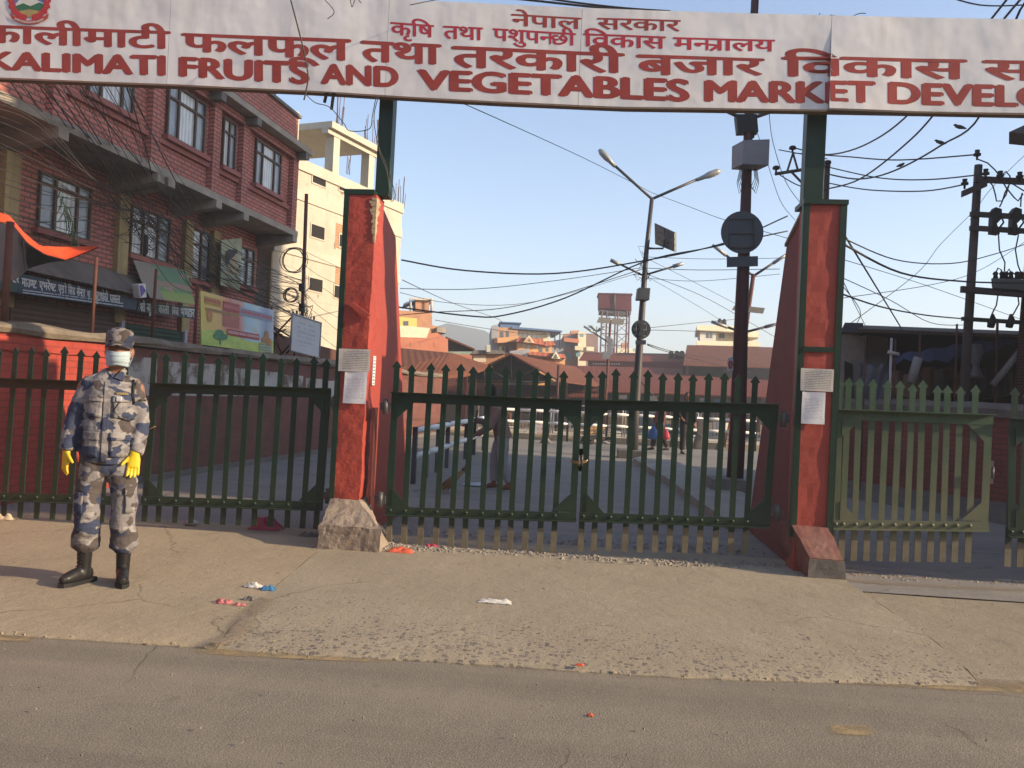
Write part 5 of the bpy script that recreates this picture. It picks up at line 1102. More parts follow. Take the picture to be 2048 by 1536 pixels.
# ---- big apricot house with glazed top floor
v = VPl(1040, 690, 60, 32); mb = v.solid([(983, 800), (1109, 800), (1109, 690), (983, 690)], 7)
BH = thing('apricot_house', 'big apricot house with tiled gables, glazed top floor and blue roof sheets', 'house', base_of(mb))
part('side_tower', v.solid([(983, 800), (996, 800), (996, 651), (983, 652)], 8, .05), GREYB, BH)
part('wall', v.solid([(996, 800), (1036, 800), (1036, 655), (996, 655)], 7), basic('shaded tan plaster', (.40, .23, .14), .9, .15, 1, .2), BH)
part('wall', v.solid([(1034, 800), (1104, 800), (1104, 682), (1034, 682)], 7.5, 1.2), APRI, BH)
part('balcony', v.solid([(995, 686), (1037, 683), (1037, 672), (995, 676)], .6, .7), APRI, BH)
part('tiled_eave', v.solid([(1032, 683), (1090, 690), (1086, 678), (1036, 675)], 2.2, 1.8), TILE, BH)
part('tiled_eave', v.solid([(1090, 692), (1112, 690), (1106, 682), (1092, 682)], 2.2, 1.6), TILE, BH)
part('gable', v.solid([(1047, 684), (1069, 686), (1058, 671)], 1.6, 2.2), CREAM, BH); f = BH.children[-1]; part('gable_window', v.solid([(1055, 682), (1062, 683), (1059, 677)], .1, 2.26), GLD, f)
part('gable_window', v.solid([(1050, 683), (1066, 684.5), (1058, 674)], .05, 2.24), APRI, f)
part('top_floor', v.solid([(1024, 684), (1100, 690), (1100, 661), (1024, 656)], 5, -1.0), CREAM, BH)
for i in range(8):
    x = 1027 + i * 9.4
    if i == 6: continue
    part('window', v.rect(x, 658 + i * .6, x + 7.6, 673 + i * .6, .1, -.97), basic('pale sky glass', (.55, .62, .62), .2, .1), BH)
part('blue_roof', v.solid([(1024, 657), (1124, 664), (1124, 661), (1024, 653)], 7, .2), BLUES, BH)
part('blue_room', v.solid([(1001, 655), (1036, 657), (1036, 645), (1001, 643)], 3, -.4), BLUES, BH)
part('blue_room_roof', v.solid([(999, 645), (1043, 647), (1043, 645), (999, 643)], 4, -.2), BLUES, BH)
for x, y0, y1, w, o in ((998, 693, 706, 10, .02), (1011, 692, 704, 6, .02), (1000, 663, 675, 7, .02), (1012, 662, 674, 6, .02), (1044, 687, 694, 6, 1.22), (1054, 688, 696, 6, 1.22), (1070, 689, 698, 6, 1.22), (1078, 695, 704, 7, 1.22), (1092, 692, 703, 5, 1.22)):
    part('window', v.rect(x, y0, x + w, y1, .06, o), GLD, BH)
for x in (1110, 1120): part('roof_post', MB().tube([v.pt(x, 700, .1), v.pt(x, 662, .1)], .05, 5), STEEL, BH)
v = VPl(1090, 720, 52, 32); mb = v.solid([(1057, 790), (1130, 790), (1130, 714), (1057, 708)], 6); LH = thing('apricot_house', 'lower apricot house with long red tiled eave and a small gable', 'house', base_of(mb))
part('wall', mb, APRI, LH); part('cream_band', v.solid([(1056, 712), (1131, 720), (1131, 717), (1056, 709)], .4, .3), CREAM, LH)
part('tiled_eave', v.solid([(1056, 709), (1133, 717), (1128, 708), (1060, 703)], 1.5, .9), TILE, LH)
part('gable', v.solid([(1103, 716), (1121, 718), (1112, 702)], 1.2, 1.2), CREAM, LH); f = LH.children[-1]; part('gable_window', v.solid([(1108, 715), (1116, 716), (1112, 708)], .1, 1.25), GLD, f)
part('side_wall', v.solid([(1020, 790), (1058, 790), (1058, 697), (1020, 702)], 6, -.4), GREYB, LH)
# ---- brick and white block behind the tank
v = VPl(1160, 690, 78, 32); mb = v.solid([(1112, 800), (1170, 800), (1170, 668), (1112, 668)], 8); KB = thing('apartment_block', 'brick and cream apartment block with balconies left of the water tower', 'building', base_of(mb))
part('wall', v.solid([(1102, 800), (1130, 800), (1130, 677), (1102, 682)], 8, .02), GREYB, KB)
part('wall', v.solid([(1128, 800), (1158, 800), (1158, 666), (1128, 668)], 8), ORANGE, KB)
part('cream_bay', v.solid([(1156, 800), (1172, 800), (1172, 664), (1156, 664)], 5, .9), CREAM, KB)
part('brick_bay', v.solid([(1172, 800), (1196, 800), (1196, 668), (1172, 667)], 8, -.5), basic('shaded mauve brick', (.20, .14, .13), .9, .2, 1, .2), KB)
part('balcony', v.solid([(1128, 683), (1158, 686), (1158, 678), (1128, 675)], 1, 1), ORP, KB)
part('balcony', v.solid([(1150, 700), (1166, 701), (1166, 692), (1150, 692)], 1, 1.6), CREAM, KB); part('balcony', v.solid([(1173, 701), (1188, 702), (1188, 694), (1173, 693)], 1, 1.2), CREAM, KB)
part('roof_room', v.solid([(1142, 668), (1158, 668), (1158, 661), (1142, 661)], 3, -.5), ORANGE, KB)
for x, y, w, h, o in ((1131, 686, 16, 7, .02), (1150, 687, 6, 6, .02), (1152, 704, 9, 9, .92), (1132, 706, 12, 10, .02), (1134, 671, 7, 5, .02), (1145, 671, 7, 6, .02), (1160, 668, 7, 6, .92)): part('window', v.rect(x, y, x + w, y + h, .06, o), GLB, KB)
# rooftop palm behind the block
mb = MB(); c0 = VPl(1193, 664, 84, 0).pt(1193, 664)
for k in range(16):
    a = k * .393; d_ = Vector((math.cos(a), math.sin(a) * .5, random.uniform(.3, .9))); mb.tube([c0, c0 + d_ * .7, c0 + d_ * 1.0 + Vector((0, 0, -.3))], [.05, .06, .01], 4)
mb.tube([c0 - Vector((0, 0, 2.2)), c0], .08, 5); solo('palm', mb, LEAF, 'tiny palm on a roof left of the water tower', 'tree')
v = VPl(1265, 700, 90, 32); mb = v.solid([(1228, 800), (1273, 800), (1273, 698), (1228, 696)], 8); FH = thing('far_house', 'small cream house seen through the legs of the water tower', 'house', base_of(mb))
part('wall', mb, CREAM, FH); part('window', v.rect(1266, 697, 1271, 703), GLB, FH); part('roof_room', v.solid([(1244, 697), (1258, 697), (1258, 685), (1244, 685)], 3, -1), ORANGE, FH)
# ---- white house on the right with two black tanks
v = VPl(1450, 680, 70, 28); mb = v.solid([(1400, 800), (1500, 800), (1500, 670), (1400, 668)], 7); WH = thing('white_house', 'white two storey house with flat overhanging roofs right of the far lamp post', 'house', base_of(mb))
part('wall', v.solid([(1400, 800), (1432, 800), (1432, 660), (1400, 660)], 7, .9), basic('grey white plaster', (.50, .47, .44), .9, .12, 1, .2), WH)  # grey here and cream beside it carry shade and warm sunlight
part('wall', v.solid([(1430, 800), (1512, 800), (1512, 664), (1430, 662)], 7), CREAM, WH)
for a in ([(1394, 660), (1472, 664), (1472, 652), (1394, 650)], [(1470, 672), (1518, 675), (1518, 663), (1470, 661)]): part('roof_slab', v.solid(a, 8, 1.4), CREAM, WH)
part('balcony', v.solid([(1393, 690), (1520, 693), (1520, 684), (1393, 681)], 1, 1.9), CREAM, WH)
for x, y, w, h, o in ((1412, 666, 13, 10, .92), (1438, 667, 11, 10, .02), (1487, 671, 12, 10, .02), (1404, 694, 9, 8, .92), (1440, 694, 12, 8, .02)): part('window', v.rect(x, y, x + w, y + h, .06, o), GLD, WH); f = WH.children[-1]; part('frame', v.rect(x + w * .48, y, x + w * .52, y + h, .03, o + .03), WHITEP, f)
for i, x in enumerate((1439, 1448)):
    a = v.pt(x - 4, 652, -.5); b = v.pt(x + 4, 652, -.5); t_ = v.pt(x, 637 + i, -.5); r = (b.x - a.x) / 2 * 1.05; c0 = (a + b) / 2; mb = MB(); h = t_.z - a.z
    mb.tube([c0, c0 + Vector((0, 0, h * .8)), c0 + Vector((0, 0, h * .9)), c0 + Vector((0, 0, h))], [r, r, r * .5, r * .4], 12); solo('water_tank', mb, BLACK, 'left black round water tank on the white house roof' if i == 0 else 'right black round water tank on the white house roof', 'tank')
for i, x in enumerate((1342, 1354, 1364)):
    c0 = P(x, 708, 66); mb = MB().tube([c0 - Vector((0, 0, .8)), c0 + Vector((0, 0, .15)), c0 + Vector((0, 0, .25))], [.20, .20, .1], 10) ; solo('water_tank', mb, BLACK, ['leftmost', 'middle', 'rightmost'][i] + ' of three small black tanks behind the long red roof', 'tank')

# ---- water tower
d0 = 70
def wp(x, y, dd=0): return P(x, y, d0 + dd)
c = wp(1231, 780); WT = thing('water_tower', 'maroon steel water tank standing on a tall lattice tower', 'water tower', (c.x, c.y, 0))
TK = ribbed('maroon tank panels', (.115, .030, .036), 1.2, 0, .6, .03, amt=.35)
v = VPl(1232, 600, d0, 14); part('tank', v.solid([(1198, 616), (1263, 622), (1263, 588), (1198, 587)], 2.6, 0), TK, WT); part('tank_rim', v.solid([(1196, 588.5), (1265, 590), (1265, 587), (1196, 585.5)], 2.8, .06), TK, WT)
part('tank_pipe', MB().tube([v.pt(1229, 620, .1), v.pt(1229, 586, .1)], .07, 6), STEEL, WT)
TWS = basic('purple brown tower steel', (.15, .095, .10), .7, .25, 2, .1)
mb = MB()
for (xt, xb) in ((1204, 1201), (1214, 1211), (1231, 1229), (1236, 1234), (1254, 1252), (1259, 1257)):
    for lift in (0, -2.4): a = v.pt(xt, 622, lift); b = v.pt(xb, 712, lift); mb.tube([a, Vector((b.x, b.y, .0))], .075, 5)
part('legs', mb, TWS, WT); mb = MB()
for y in (645, 667, 690, 705): mb.tube([v.pt(1203, y, 0), v.pt(1256, y + 2, 0)], .05, 4)
for y in (622, 645, 667, 690): mb.tube([v.pt(1231, y, 0), v.pt(1256, y + 22, 0)], .03, 4); mb.tube([v.pt(1256, y, 0), v.pt(1231, y + 22, 0)], .03, 4); mb.tube([v.pt(1203, y, -2.4), v.pt(1231, y + 22, -2.4)], .03, 4)
part('bracing', mb, TWS, WT); part('tank_deck', v.solid([(1199, 625), (1262, 629), (1262, 624), (1199, 619)], 2.5, 0), STEEL, WT)

# ================================================================ market roofs
def roof4(name, a, b, c_, d_, mat, label, th=.06, posts=True, extra=None, uvx=None):
    pts = [P(*q) for q in (a, b, c_, d_)]; mb = MB(); w = (pts[1] - pts[0]).length; h = (pts[3] - pts[0]).length
    mb.face(pts, uv=[(0, 0), (w, 0), (w, h), (0, h)]); k = Vector((0, 0, -th)); mb.face([p + k for p in pts][::-1])
    for i in range(4): j = (i + 1) % 4; mb.face([pts[i] + k, pts[j] + k, pts[j], pts[i]])
    return pts, mb
def hall(label, sheets, mat, posts, back=None, fascia=None, cat='market hall'):
    first = roof4('', *sheets[0], mat, '')[1]; root = thing('market_roof', label, cat, base_of(first))
    for s_ in sheets: part('roof_sheet', roof4('', *s_, mat, '')[1], mat, root)
    for (x, y, d_) in posts: t = P(x, y, d_); part('post', MB().box(t.x - .07, t.x + .07, t.y - .07, t.y + .07, -.03, t.z), MAROON, root)
    if fascia:
        for px, d_, dep, m_ in fascia: part('fascia', VPl(px[0][0], px[0][1], d_, 0).solid(px, dep), m_, root)
    return root
# brown roof over the left painted stall wall
hall('rusty brown tin roof over the painted stall beside the left pillar', [[(790, 738, 27), (873, 756, 27.5), (905, 706, 33), (790, 695, 33)], [(873, 756, 27.5), (935, 750, 31), (985, 733, 35), (905, 706, 33)]], ROOFB, [(932, 751, 31)])
v = VPl(868, 800, 28.5, 42); q = v.solid([(780, 872), (869, 872), (871, 752), (780, 734)], 3); ST = thing('stall', 'orange painted stall wall with a green and cream painted sign', 'stall', base_of(q)); part('wall', q, ORP, ST)
part('skirting', v.rect(780, 845, 869, 870, .04, .015), basic('worn yellowish plinth', (.52, .34, .16), .9, .2, 2, .2), ST)
sp = [(815, 786), (856, 789), (856, 754), (816, 747)]; part('painted_sign', v.solid(sp, .03, .03), basic('cream green sign', (.55, .52, .35), .7, .2, 2, 0), ST); f = ST.children[-1]
def stp(px, py, l): return v.pt(px, py, .032 + l)
part('lettering', lettering([('फलफूल', (819, 753, 761), (836, 756, 764)), ('तरकारी', (838, 757, 765), (854, 760, 768))], stp, .03, HEAD), basic('sign green', (.03, .16, .09), .6, .2), f)
part('green_border', v.solid([(815, 786), (856, 789), (856, 786), (815, 783)], .01, .04), basic('border green', (.05, .22, .14), .6, .2), f)
# gable hall with open dark front
G_ap = (1022, 706, 36); G_re = (1152, 734, 52); G_le = (912, 760, 36); G_rf = (1112, 757, 36); G_rb = (1205, 773, 47); G_lb = (985, 745, 50)
hall('open gabled market hall with rusty roof and dark truss front', [[(1118, 761, 36), (1205, 773, 46), G_re, G_ap], [G_le, G_ap, G_re, G_lb]], ROOFB, [(1132, 765, 36.5), (1173, 769, 40), (1197, 772, 44), (950, 760, 36.2)])
v = VPl(1022, 740, 36.2, 0); TF = thing('gable_truss', 'dark open truss front of the gabled hall', 'truss', base_of(v.solid([(912, 762), (1112, 762), (1022, 708)], .1)))
mb = MB()
for a, b in (((914, 763), (1116, 764)), ((912, 761), (1022, 708)), ((1022, 708), (1116, 760)), ((1022, 708), (1022, 763)), ((968, 735), (1022, 763)), ((1076, 735), (1022, 763)), ((968, 735), (968, 763)), ((1076, 735), (1076, 763))): mb.tube([v.pt(*a), v.pt(*b)], .045, 5)
part('truss_bars', mb, BLACK, TF); part('gable_shade', VPl(1022, 740, 36.5, 0).solid([(925, 760), (1108, 762), (1022, 712)], .05), DARKIN, TF)  # black bars and a dark sheet paint in the shade of the gable
# low red roofs behind
hall('low pinkish roof strip behind the gabled hall', [[(855, 790, 42), (1210, 793, 42), (1210, 772, 50), (855, 768, 50)]], ROOFR, [(x, 790, 42) for x in (870, 940, 1000, 1040, 1090, 1135, 1180)])
hall('long rusty pink market roof behind the lamp posts', [[(1140, 781, 44), (1345, 787, 44), (1420, 738, 60), (1140, 731, 60)], [(1345, 787, 44), (1560, 795, 44), (1560, 746, 60), (1420, 738, 60)]], ROOFR, [(x, 781 + (x - 1140) * .03, 44.3) for x in (1160, 1212, 1262, 1330, 1362, 1412, 1462, 1520)])
LET = basic('faded white letters', (.42, .36, .34), .8, .2)
v2 = VPl(1250, 725, 62, 0)
r = hall('far long pink roof above a maroon signboard', [[(1158, 720, 63), (1372, 724, 63), (1374, 708, 72), (1168, 704, 72)]], ROOFR, [(1180, 720, 63.2), (1360, 724, 63.2)], fascia=[([(1176, 800), (1378, 800), (1378, 724), (1176, 720)], 63.5, .3, basic('maroon board', (.13, .025, .03), .8, .2))])
mb = MB()
for i in range(12): x = 1186 + i * 4.6; h = random.uniform(2.2, 3.2); v2.solid([(x, 729), (x + random.uniform(1.5, 3.2), 729), (x + random.uniform(1.5, 3), 729 - h), (x, 729 - h)], .02, .0, mb)
part('worn_lettering', mb, LET, r)
hall('brown tin roof below the white house', [[(1366, 730, 54), (1560, 736, 54), (1560, 695, 66), (1374, 690, 66)]], ROOFB, [(1375, 729, 54.2), (1450, 732, 54.2)], fascia=[([(1366, 760), (1560, 760), (1560, 737), (1366, 731)], 54.5, .3, DARKIN)])
# hall back wall, its dark colour holding the interior shade
solo('hall_back_wall', MB().box(-14, 26, 62, 62.3, -.03, 2.6), DARKIN, 'back wall inside the long market halls, coloured dark to stand for shade', 'wall')
# stall clutter under the roofs: crates, sacks, cloths
cl = [((.20, .18, .16), 'white'), ((.09, .035, .028), 'red'), ((.07, .12, .17), 'blue'), ((.13, .09, .04), 'straw'), ((.05, .047, .047), 'grey')]
CM = [basic(n_ + ' stall goods', c_, .8, .3, 3, .2) for c_, n_ in cl]  # goods darkened in colour to stand for shade under the roofs
for i in range(34):
    x = random.uniform(840, 1500); d_ = random.uniform(37, 46); b = P(x, 800, d_); h = random.uniform(.35, .9); w = random.uniform(.25, .6); k = random.choice((1, 3, 4, 4, 4, 2)); z = 0
    mb = MB().hexa([(b.x - w, b.y - .3, z), (b.x + w, b.y - .3, z), (b.x + w, b.y + .3, z), (b.x - w, b.y + .3, z), (b.x - w * .9, b.y - .26, h), (b.x + w * .86, b.y - .28, h * .94), (b.x + w * .9, b.y + .26, h), (b.x - w * .88, b.y + .28, h * .97)])
    solo('market_crate', mb, CM[k], cl[k][1] + ' crate or sack among the goods under the shaded market roofs', 'crate', 'goods stacked under the market roofs', bevel=.05)
for i, (x, y, w, h, d_, k) in enumerate(((1300, 792, 30, 22, 40, 0), (1372, 790, 16, 16, 40, 1), (1400, 796, 18, 14, 40, 0), (1430, 798, 22, 20, 40, 2), (1238, 790, 16, 8, 41, 0), (880, 800, 60, 40, 34, 4), (940, 800, 40, 44, 36, 4))):
    v3 = VPl(x, y, d_, 0); mb = v3.rect(x, y, x + w, y + h, .05, 0)
    solo('hanging_cloth', mb, CM[k], ['white cloth', 'red cloth', 'small white cloth', 'pale blue sheet', 'white strip', 'grey sheet', 'grey tarp'][i] + ' hanging in the dark stall ' + ['right of the solar lamp post', 'right of the long roof post', 'beside the blue sheet', 'near the right pillar', 'left of the solar lamp post', 'behind the near railing', 'behind the sweeper'][i], 'cloth')

# ================================================================ barriers and rails
# white pipe guard rail along the left of the lane, then across
RAILW = basic('bright white rail paint', (.82, .80, .76), .5, .08, 6, .1)
def rail_run(label, pts, zt, zm, r=.055, posts=True):
    root = thing('guard_rail', label, 'railing', pts[0])
    for a, b in zip(pts, pts[1:]):
        for z in (zt, zm): part('rail', MB().tube([a + Vector((0, 0, z)), b + Vector((0, 0, z))], r, 10), RAILW, root)
    for p in pts: part('post', MB().box(p.x - .035, p.x + .035, p.y - .035, p.y + .035, -.03 if p.z < .1 else 0, p.z + zt + .06), basic('black post', (.03, .028, .03), .7, .3) if p is pts[0] else bpy.data.materials['black post'], root)
    return root
a = gnd(826, 966); b = gnd(966, 900); L1 = [a.lerp(b, t) for t in (0, .12, .24, .36, .5, .64, .8, 1)]
rail_run('white two bar pipe railing with black posts running up the left of the lane', L1, .80, .40, .05)
b0 = Vector((b.x, b.y, 0)); R2 = [P(x, 850, 27.0) for x in (975, 1036, 1098, 1136, 1213, 1255, 1305, 1340, 1400, 1440, 1500)]
L2 = [Vector((p.x, YK - .25, .0)) for p in R2]
rail_run('white two bar pipe railing running across the lane end before the barriers', L2, .92, .55, .045)
def crowd_barrier(x0, x1, y, label):
    root = thing('crowd_barrier', label, 'barrier', ((x0 + x1) / 2, y, .17), 'crowd barriers across the lane end'); zt = 1.12; zb = .32
    f = MB(); f.tube([(x0, y, .17), (x0, y, zt - .08), (x0 + .08, y, zt), (x1 - .08, y, zt), (x1, y, zt - .08), (x1, y, .17)], .022, 8); f.tube([(x0, y, zb), (x1, y, zb)], .018, 6); part('frame', f, GALV, root)
    n_ = int((x1 - x0) / .12)
    m_ = MB().tube([(0, 0, zb), (0, 0, zt)], .009, 5).me('bar'); m_['_local'] = 1; m_.materials.append(STEEL)
    for i in range(1, n_): o = part('bar', m_, None, root); o.location = (x0 + (x1 - x0) * i / n_ - root.location.x, 0, -.17)
    for s_ in (x0 + .25, x1 - .25): part('foot', MB().tube([(s_, y - .3, .185), (s_, y, .26), (s_, y + .3, .185)], .02, 6), GALV, root)
    return root
xs = [P(x, 840, 28.2).x for x in (955, 1035, 1105, 1178, 1246, 1318, 1392, 1468, 1540)]
for i, (x0, x1) in enumerate(zip(xs, xs[1:])):
    crowd_barrier(x0 + .04, x1 - .04, YK + .9, ['leftmost', 'second from left', 'third from left', 'fourth from left', 'fifth from left', 'sixth from left', 'seventh from left', 'rightmost'][i] + ' grey steel crowd barrier across the lane end')
p = P(1080, 853, 28); v = VPl(1080, 853, 27.4, 0); solo('barrier_notice', v.solid([(1068, 876), (1089, 877), (1089, 842), (1069, 841)], .02), printed('white barrier notice', (.6, .6, .62), (.5, .12, .2), 6, 8, .5), 'white notice sheet hung on the crowd barrier', 'notice')
v = VPl(1450, 850, 27.2, 20); solo('white_box', v.solid([(1438, 864), (1462, 866), (1462, 846), (1438, 844)], .4), WHITEP, 'sunlit white carton leaning at the right end of the barriers', 'box')
v = VPl(1462, 850, 26.3, 0); mb = MB().tube([v.pt(1449, 895), v.pt(1465, 815)], .03, 6); solo('leaning_pole', mb, basic('orange pole', (.35, .10, .05), .7), 'thin red pole leaning beside the right lamp post', 'pole')

# ================================================================ lamp posts
def disc_sign(mb, c, r, nrm, th=.02, seg=28):
    u = nrm.orthogonal().normalized(); w = nrm.cross(u); mb.rings([[c + (u * math.cos(6.2832 * k / seg) + w * math.sin(6.2832 * k / seg)) * r + nrm * o for k in range(seg)] for o in (0, th)], True, False); return mb
SOL = basic('solar panel back', (.13, .115, .10), .5, .2, 3, .1); SOLC = basic('solar cell', (.035, .04, .06), .25, .3, 4, 0, spec=.6)
SIGNBK = basic('sign back sheet', (.075, .085, .095), .6, .3, 3, .15, metal=.2)
def lampfix(root, a, b, d_, wd=.10):
    A = P(*a, d_); B = P(*b, d_); t = (B - A).normalized(); mb = MB(); L = (B - A).length
    mb.tube([A, A + t * L * .35, A + t * L * .5, A + t * L * .85, B], [.045, .06, wd, wd * .95, wd * .4], 10); part('lamp_head', mb, GALV, root); f = root.children[-1]
    mb = MB(); mb.ball(A + t * L * .72 - Vector((0, 0, wd * .55)), (wd * .8, wd * .6, wd * .5), 8); part('lens', mb, basic('lamp lens', (.5, .5, .48), .2), f)
def post_from(root, name, pts, d_, r, mat=STEEL): part(name, MB().tube([P(x, y, d_) for x, y in pts], r, 10), mat, root)
# A: tall double arm lamp with solar panel
g = gnd(1265, 915); dA = (g - CC).dot(CF); LA = thing('street_lamp', 'tall double arm street lamp with solar panel in the middle of the lane', 'street lamp', g)
part('pole', MB().tube([g, P(1270, 820, dA), P(1282, 650, dA), P(1293, 500, dA), P(1304, 396, dA)], [.13, .115, .085, .06, .05], 12), STEEL, LA)
for a_, b_ in (((1304, 398), (1228, 330)), ((1304, 398), (1396, 358))): post_from(LA, 'arm', [a_, b_], dA, .035)
lampfix(LA, (1230, 333), (1198, 299), dA, .085); lampfix(LA, (1393, 360), (1441, 341), dA, .085)
v = VPl(1330, 475, dA, -50); part('solar_panel', v.solid([(1310, 488), (1350, 504), (1350, 465), (1309, 446)], .05), SOL, LA); f = LA.children[-1]
for i in range(2):
    for j in range(3):
        x0 = 1311 + i * 20; y0 = 449 + j * 13 + i * 9; part('cell', v.solid([(x0 + 1, y0 + 11), (x0 + 18, y0 + 19), (x0 + 18, y0 + 8), (x0 + 1, y0)], .01, .012), SOLC, f)
post_from(LA, 'bracket', [(1292, 497), (1326, 497), (1328, 480)], dA, .025)
for a_, b_ in (((1288, 552), (1237, 527)), ((1290, 550), (1350, 532))): post_from(LA, 'low_arm', [a_, b_], dA, .025)
for a_, b_ in (((1240, 529), (1221, 520)), ((1346, 533), (1366, 527))): part('led_head', MB().tube([P(*a_, dA), P(*b_, dA)], [.05, .045], 6), GALV, LA)
v = VPl(1288, 588, dA - .3, 8); part('meter_box', v.solid([(1275, 599), (1299, 600), (1301, 576), (1278, 575)], .3), SIGNBK, LA, bevel=.01)
mb = disc_sign(MB(), P(1282, 659, dA - .1), .235, -CF); part('round_sign', mb, SIGNBK, LA); f = LA.children[-1]
mb = MB(); v = VPl(1282, 659, dA - .16, 0)
for a_, b_ in (((1272, 648), (1272, 672)), ((1292, 648), (1292, 672)), ((1272, 648), (1292, 648)), ((1272, 660), (1292, 660)), ((1272, 672), (1292, 672))): mb.tube([v.pt(*a_), v.pt(*b_)], .014, 4)
part('sign_frame', mb, STEEL, f); v = VPl(1281, 684, dA - .15, 0); part('small_plate', v.solid([(1271, 689), (1292, 689), (1292, 680), (1271, 681)], .03), SIGNBK, LA)
mb = MB()
for k in range(14): q = P(1290 + random.gauss(0, 5), 540 + random.gauss(0, 20), dA - .05); mb.tube([q, q + Vector((random.gauss(0, .15), .0, random.gauss(0, .15))), q + Vector((random.gauss(0, .2), 0, random.gauss(0, .2)))], .008, 4)
part('loose_wires', mb, BLACK, LA); part('strut', MB().tube([P(1272, 752, dA), P(1307, 792, dA)], .02, 5), STEEL, LA)
a = g; part('footing', MB().box(a.x - .38, a.x + .30, a.y - .3, a.y + .3, -.05, .19), CONCD, LA, bevel=.02)
# B: thick post near the right pillar
g = gnd(1468, 988); dB = (g - CC).dot(CF); LB = thing('street_lamp', 'thick maroon lamp post with grey box and big round sign near the right pillar', 'street lamp', g)
part('pole', MB().tube([g, P(1475, 860, dB), P(1484, 600, dB), P(1491, 420, dB), P(1497, 250, dB), P(1511, -20, dB), P(1517, -120, dB)], [.135, .13, .105, .085, .07, .06, .055], 12), MAROON, LB)
q = g + Vector((-.12, -.2, 0)); part('footing', baked_block([(q.x - .36, q.y - .3, -.03), (q.x + .3, q.y - .3, -.03), (q.x + .3, q.y + .5, -.03), (q.x - .36, q.y + .5, -.03), (q.x - .28, q.y - .22, .26), (q.x + .22, q.y - .22, .26), (q.x + .22, q.y + .4, .26), (q.x - .28, q.y + .4, .26)], .02, .06), CONCD, LB)
v = VPl(1515, 300, dB - .35, 20); part('control_box', v.solid([(1486, 328), (1538, 331), (1540, 278), (1487, 280)], .36), basic('pale grey box', (.24, .24, .25), .5, .15, 4, .1, dirt=(.14, .13, .12), dirt_amt=.3), LB, bevel=.01)
mb = disc_sign(MB(), P(1484, 465, dB - .16), .335, -CF); part('round_sign', mb, SIGNBK, LB); f = LB.children[-1]
mb = MB(); v = VPl(1484, 465, dB - .2, 0)
for a_, b_ in (((1458, 440), (1458, 494)), ((1509, 440), (1508, 494)), ((1458, 438), (1509, 438)), ((1458, 467), (1509, 467)), ((1458, 495), (1509, 495))): mb.tube([v.pt(*a_), v.pt(*b_)], .012, 4)
part('sign_frame', mb, STEEL, f); v = VPl(1485, 522, dB - .18, 0); part('small_plate', v.solid([(1454, 534), (1516, 532), (1516, 512), (1454, 514)], .03), SIGNBK, LB)
for a_, b_ in (((1482, 236), (1440, 216)), ((1500, 238), (1575, 212))): post_from(LB, 'arm', [a_, b_], dB, .03)
v = VPl(1495, 250, dB - .08, 0); part('speaker_box', v.solid([(1476, 264), (1517, 263), (1514, 228), (1472, 228)], .2), BLACK, LB)
for x in (1493, 1499, 1505): part('bushing', MB().tube([P(x, 222, dB), P(x, 276, dB)], .03, 6), BLACK, LB)
mb = MB()
for s_ in (1, -1):
    for k in range(4): a_ = P(1497 + s_ * (10 + k * 2), 333, dB - .1); b_ = P(1495 + s_ * (8 + 3 * k), 372 + 5 * k, dB - .1); c_ = P(1495 + s_ * 3, 368, dB - .1); mb.tube([a_, a_.lerp(b_, .6) + Vector((s_ * .04, 0, 0)), b_, c_], .007, 4)
part('loose_wires', mb, BLACK, LB)
v = VPl(1466, 735, dB - .1, 30); part('road_sign', v.solid([(1456, 743), (1466, 741), (1466, 712), (1457, 716)], .02), WHITEP, LB); f = LB.children[-1]; mb = MB(); v_ = [v.pt(1461 + 3.2 * math.cos(k * .524), 729 + 7 * math.sin(k * .524), .01) for k in range(13)]; mb.tube(v_, .012, 5); part('red_ring', mb, basic('sign red', (.45, .03, .03), .5), f)
# C, D: solar lamps farther away
def solar(label, d_, base, top, arms, panels, lows, pole_r):
    p0 = P(*base, d_); root = thing('solar_lamp', label, 'street lamp', (p0.x, p0.y, 0)); t = P(*top, d_)
    part('pole', MB().tube([(p0.x, p0.y, 0), p0, t], pole_r, 8), RUST, root)
    for a_, b_ in arms + lows: post_from(root, 'arm', [a_, b_], d_, pole_r * .6); e = P(*b_, d_); dr = (e - P(*a_, d_)).normalized(); part('led_head', MB().tube([e - dr * .1, e + dr * .35], [.05, .04], 6), GALV, root)
    for px in panels: v = VPl(px[0][0], px[0][1], d_ - .2, 0); part('solar_panel', v.solid(px, .05), basic('lit panel', (.36, .33, .28), .5, .1, 3, 0) if 'lit panel' not in bpy.data.materials else bpy.data.materials['lit panel'], root)
    return root
solar('solar street lamp with pale twin panels right behind the thick maroon post', 22, (1486, 700), (1507, 548), [((1507, 552), (1446, 506)), ((1507, 552), (1553, 522))], [[(1464, 620), (1494, 622), (1496, 613), (1469, 611)], [(1497, 624), (1526, 627), (1530, 616), (1500, 613)]], [((1486, 665), (1448, 652)), ((1488, 665), (1538, 652))], .055)
r = solar('solar street lamp with pale twin panels in front of the water tower', 34, (1212, 790), (1221, 640), [], [[(1193, 645), (1220, 647), (1222, 636), (1198, 634)], [(1222, 648), (1246, 650), (1250, 638), (1224, 636)]], [((1219, 686), (1182, 662))], .05)
mb = MB()
for k in range(16): q = P(1220 + ((k % 4) - 1.5) * 2.6, 676 + k * 2, 33.9); mb.box(q.x - .05, q.x + .05, q.y - .05, q.y + .05, q.z - .07, q.z + .07)
part('junction_cluster', mb, GALV, r); v = VPl(1213, 710, 33.8, 0); part('meter_box', v.solid([(1205, 718), (1220, 718), (1222, 703), (1206, 703)], .3), GALV, r)
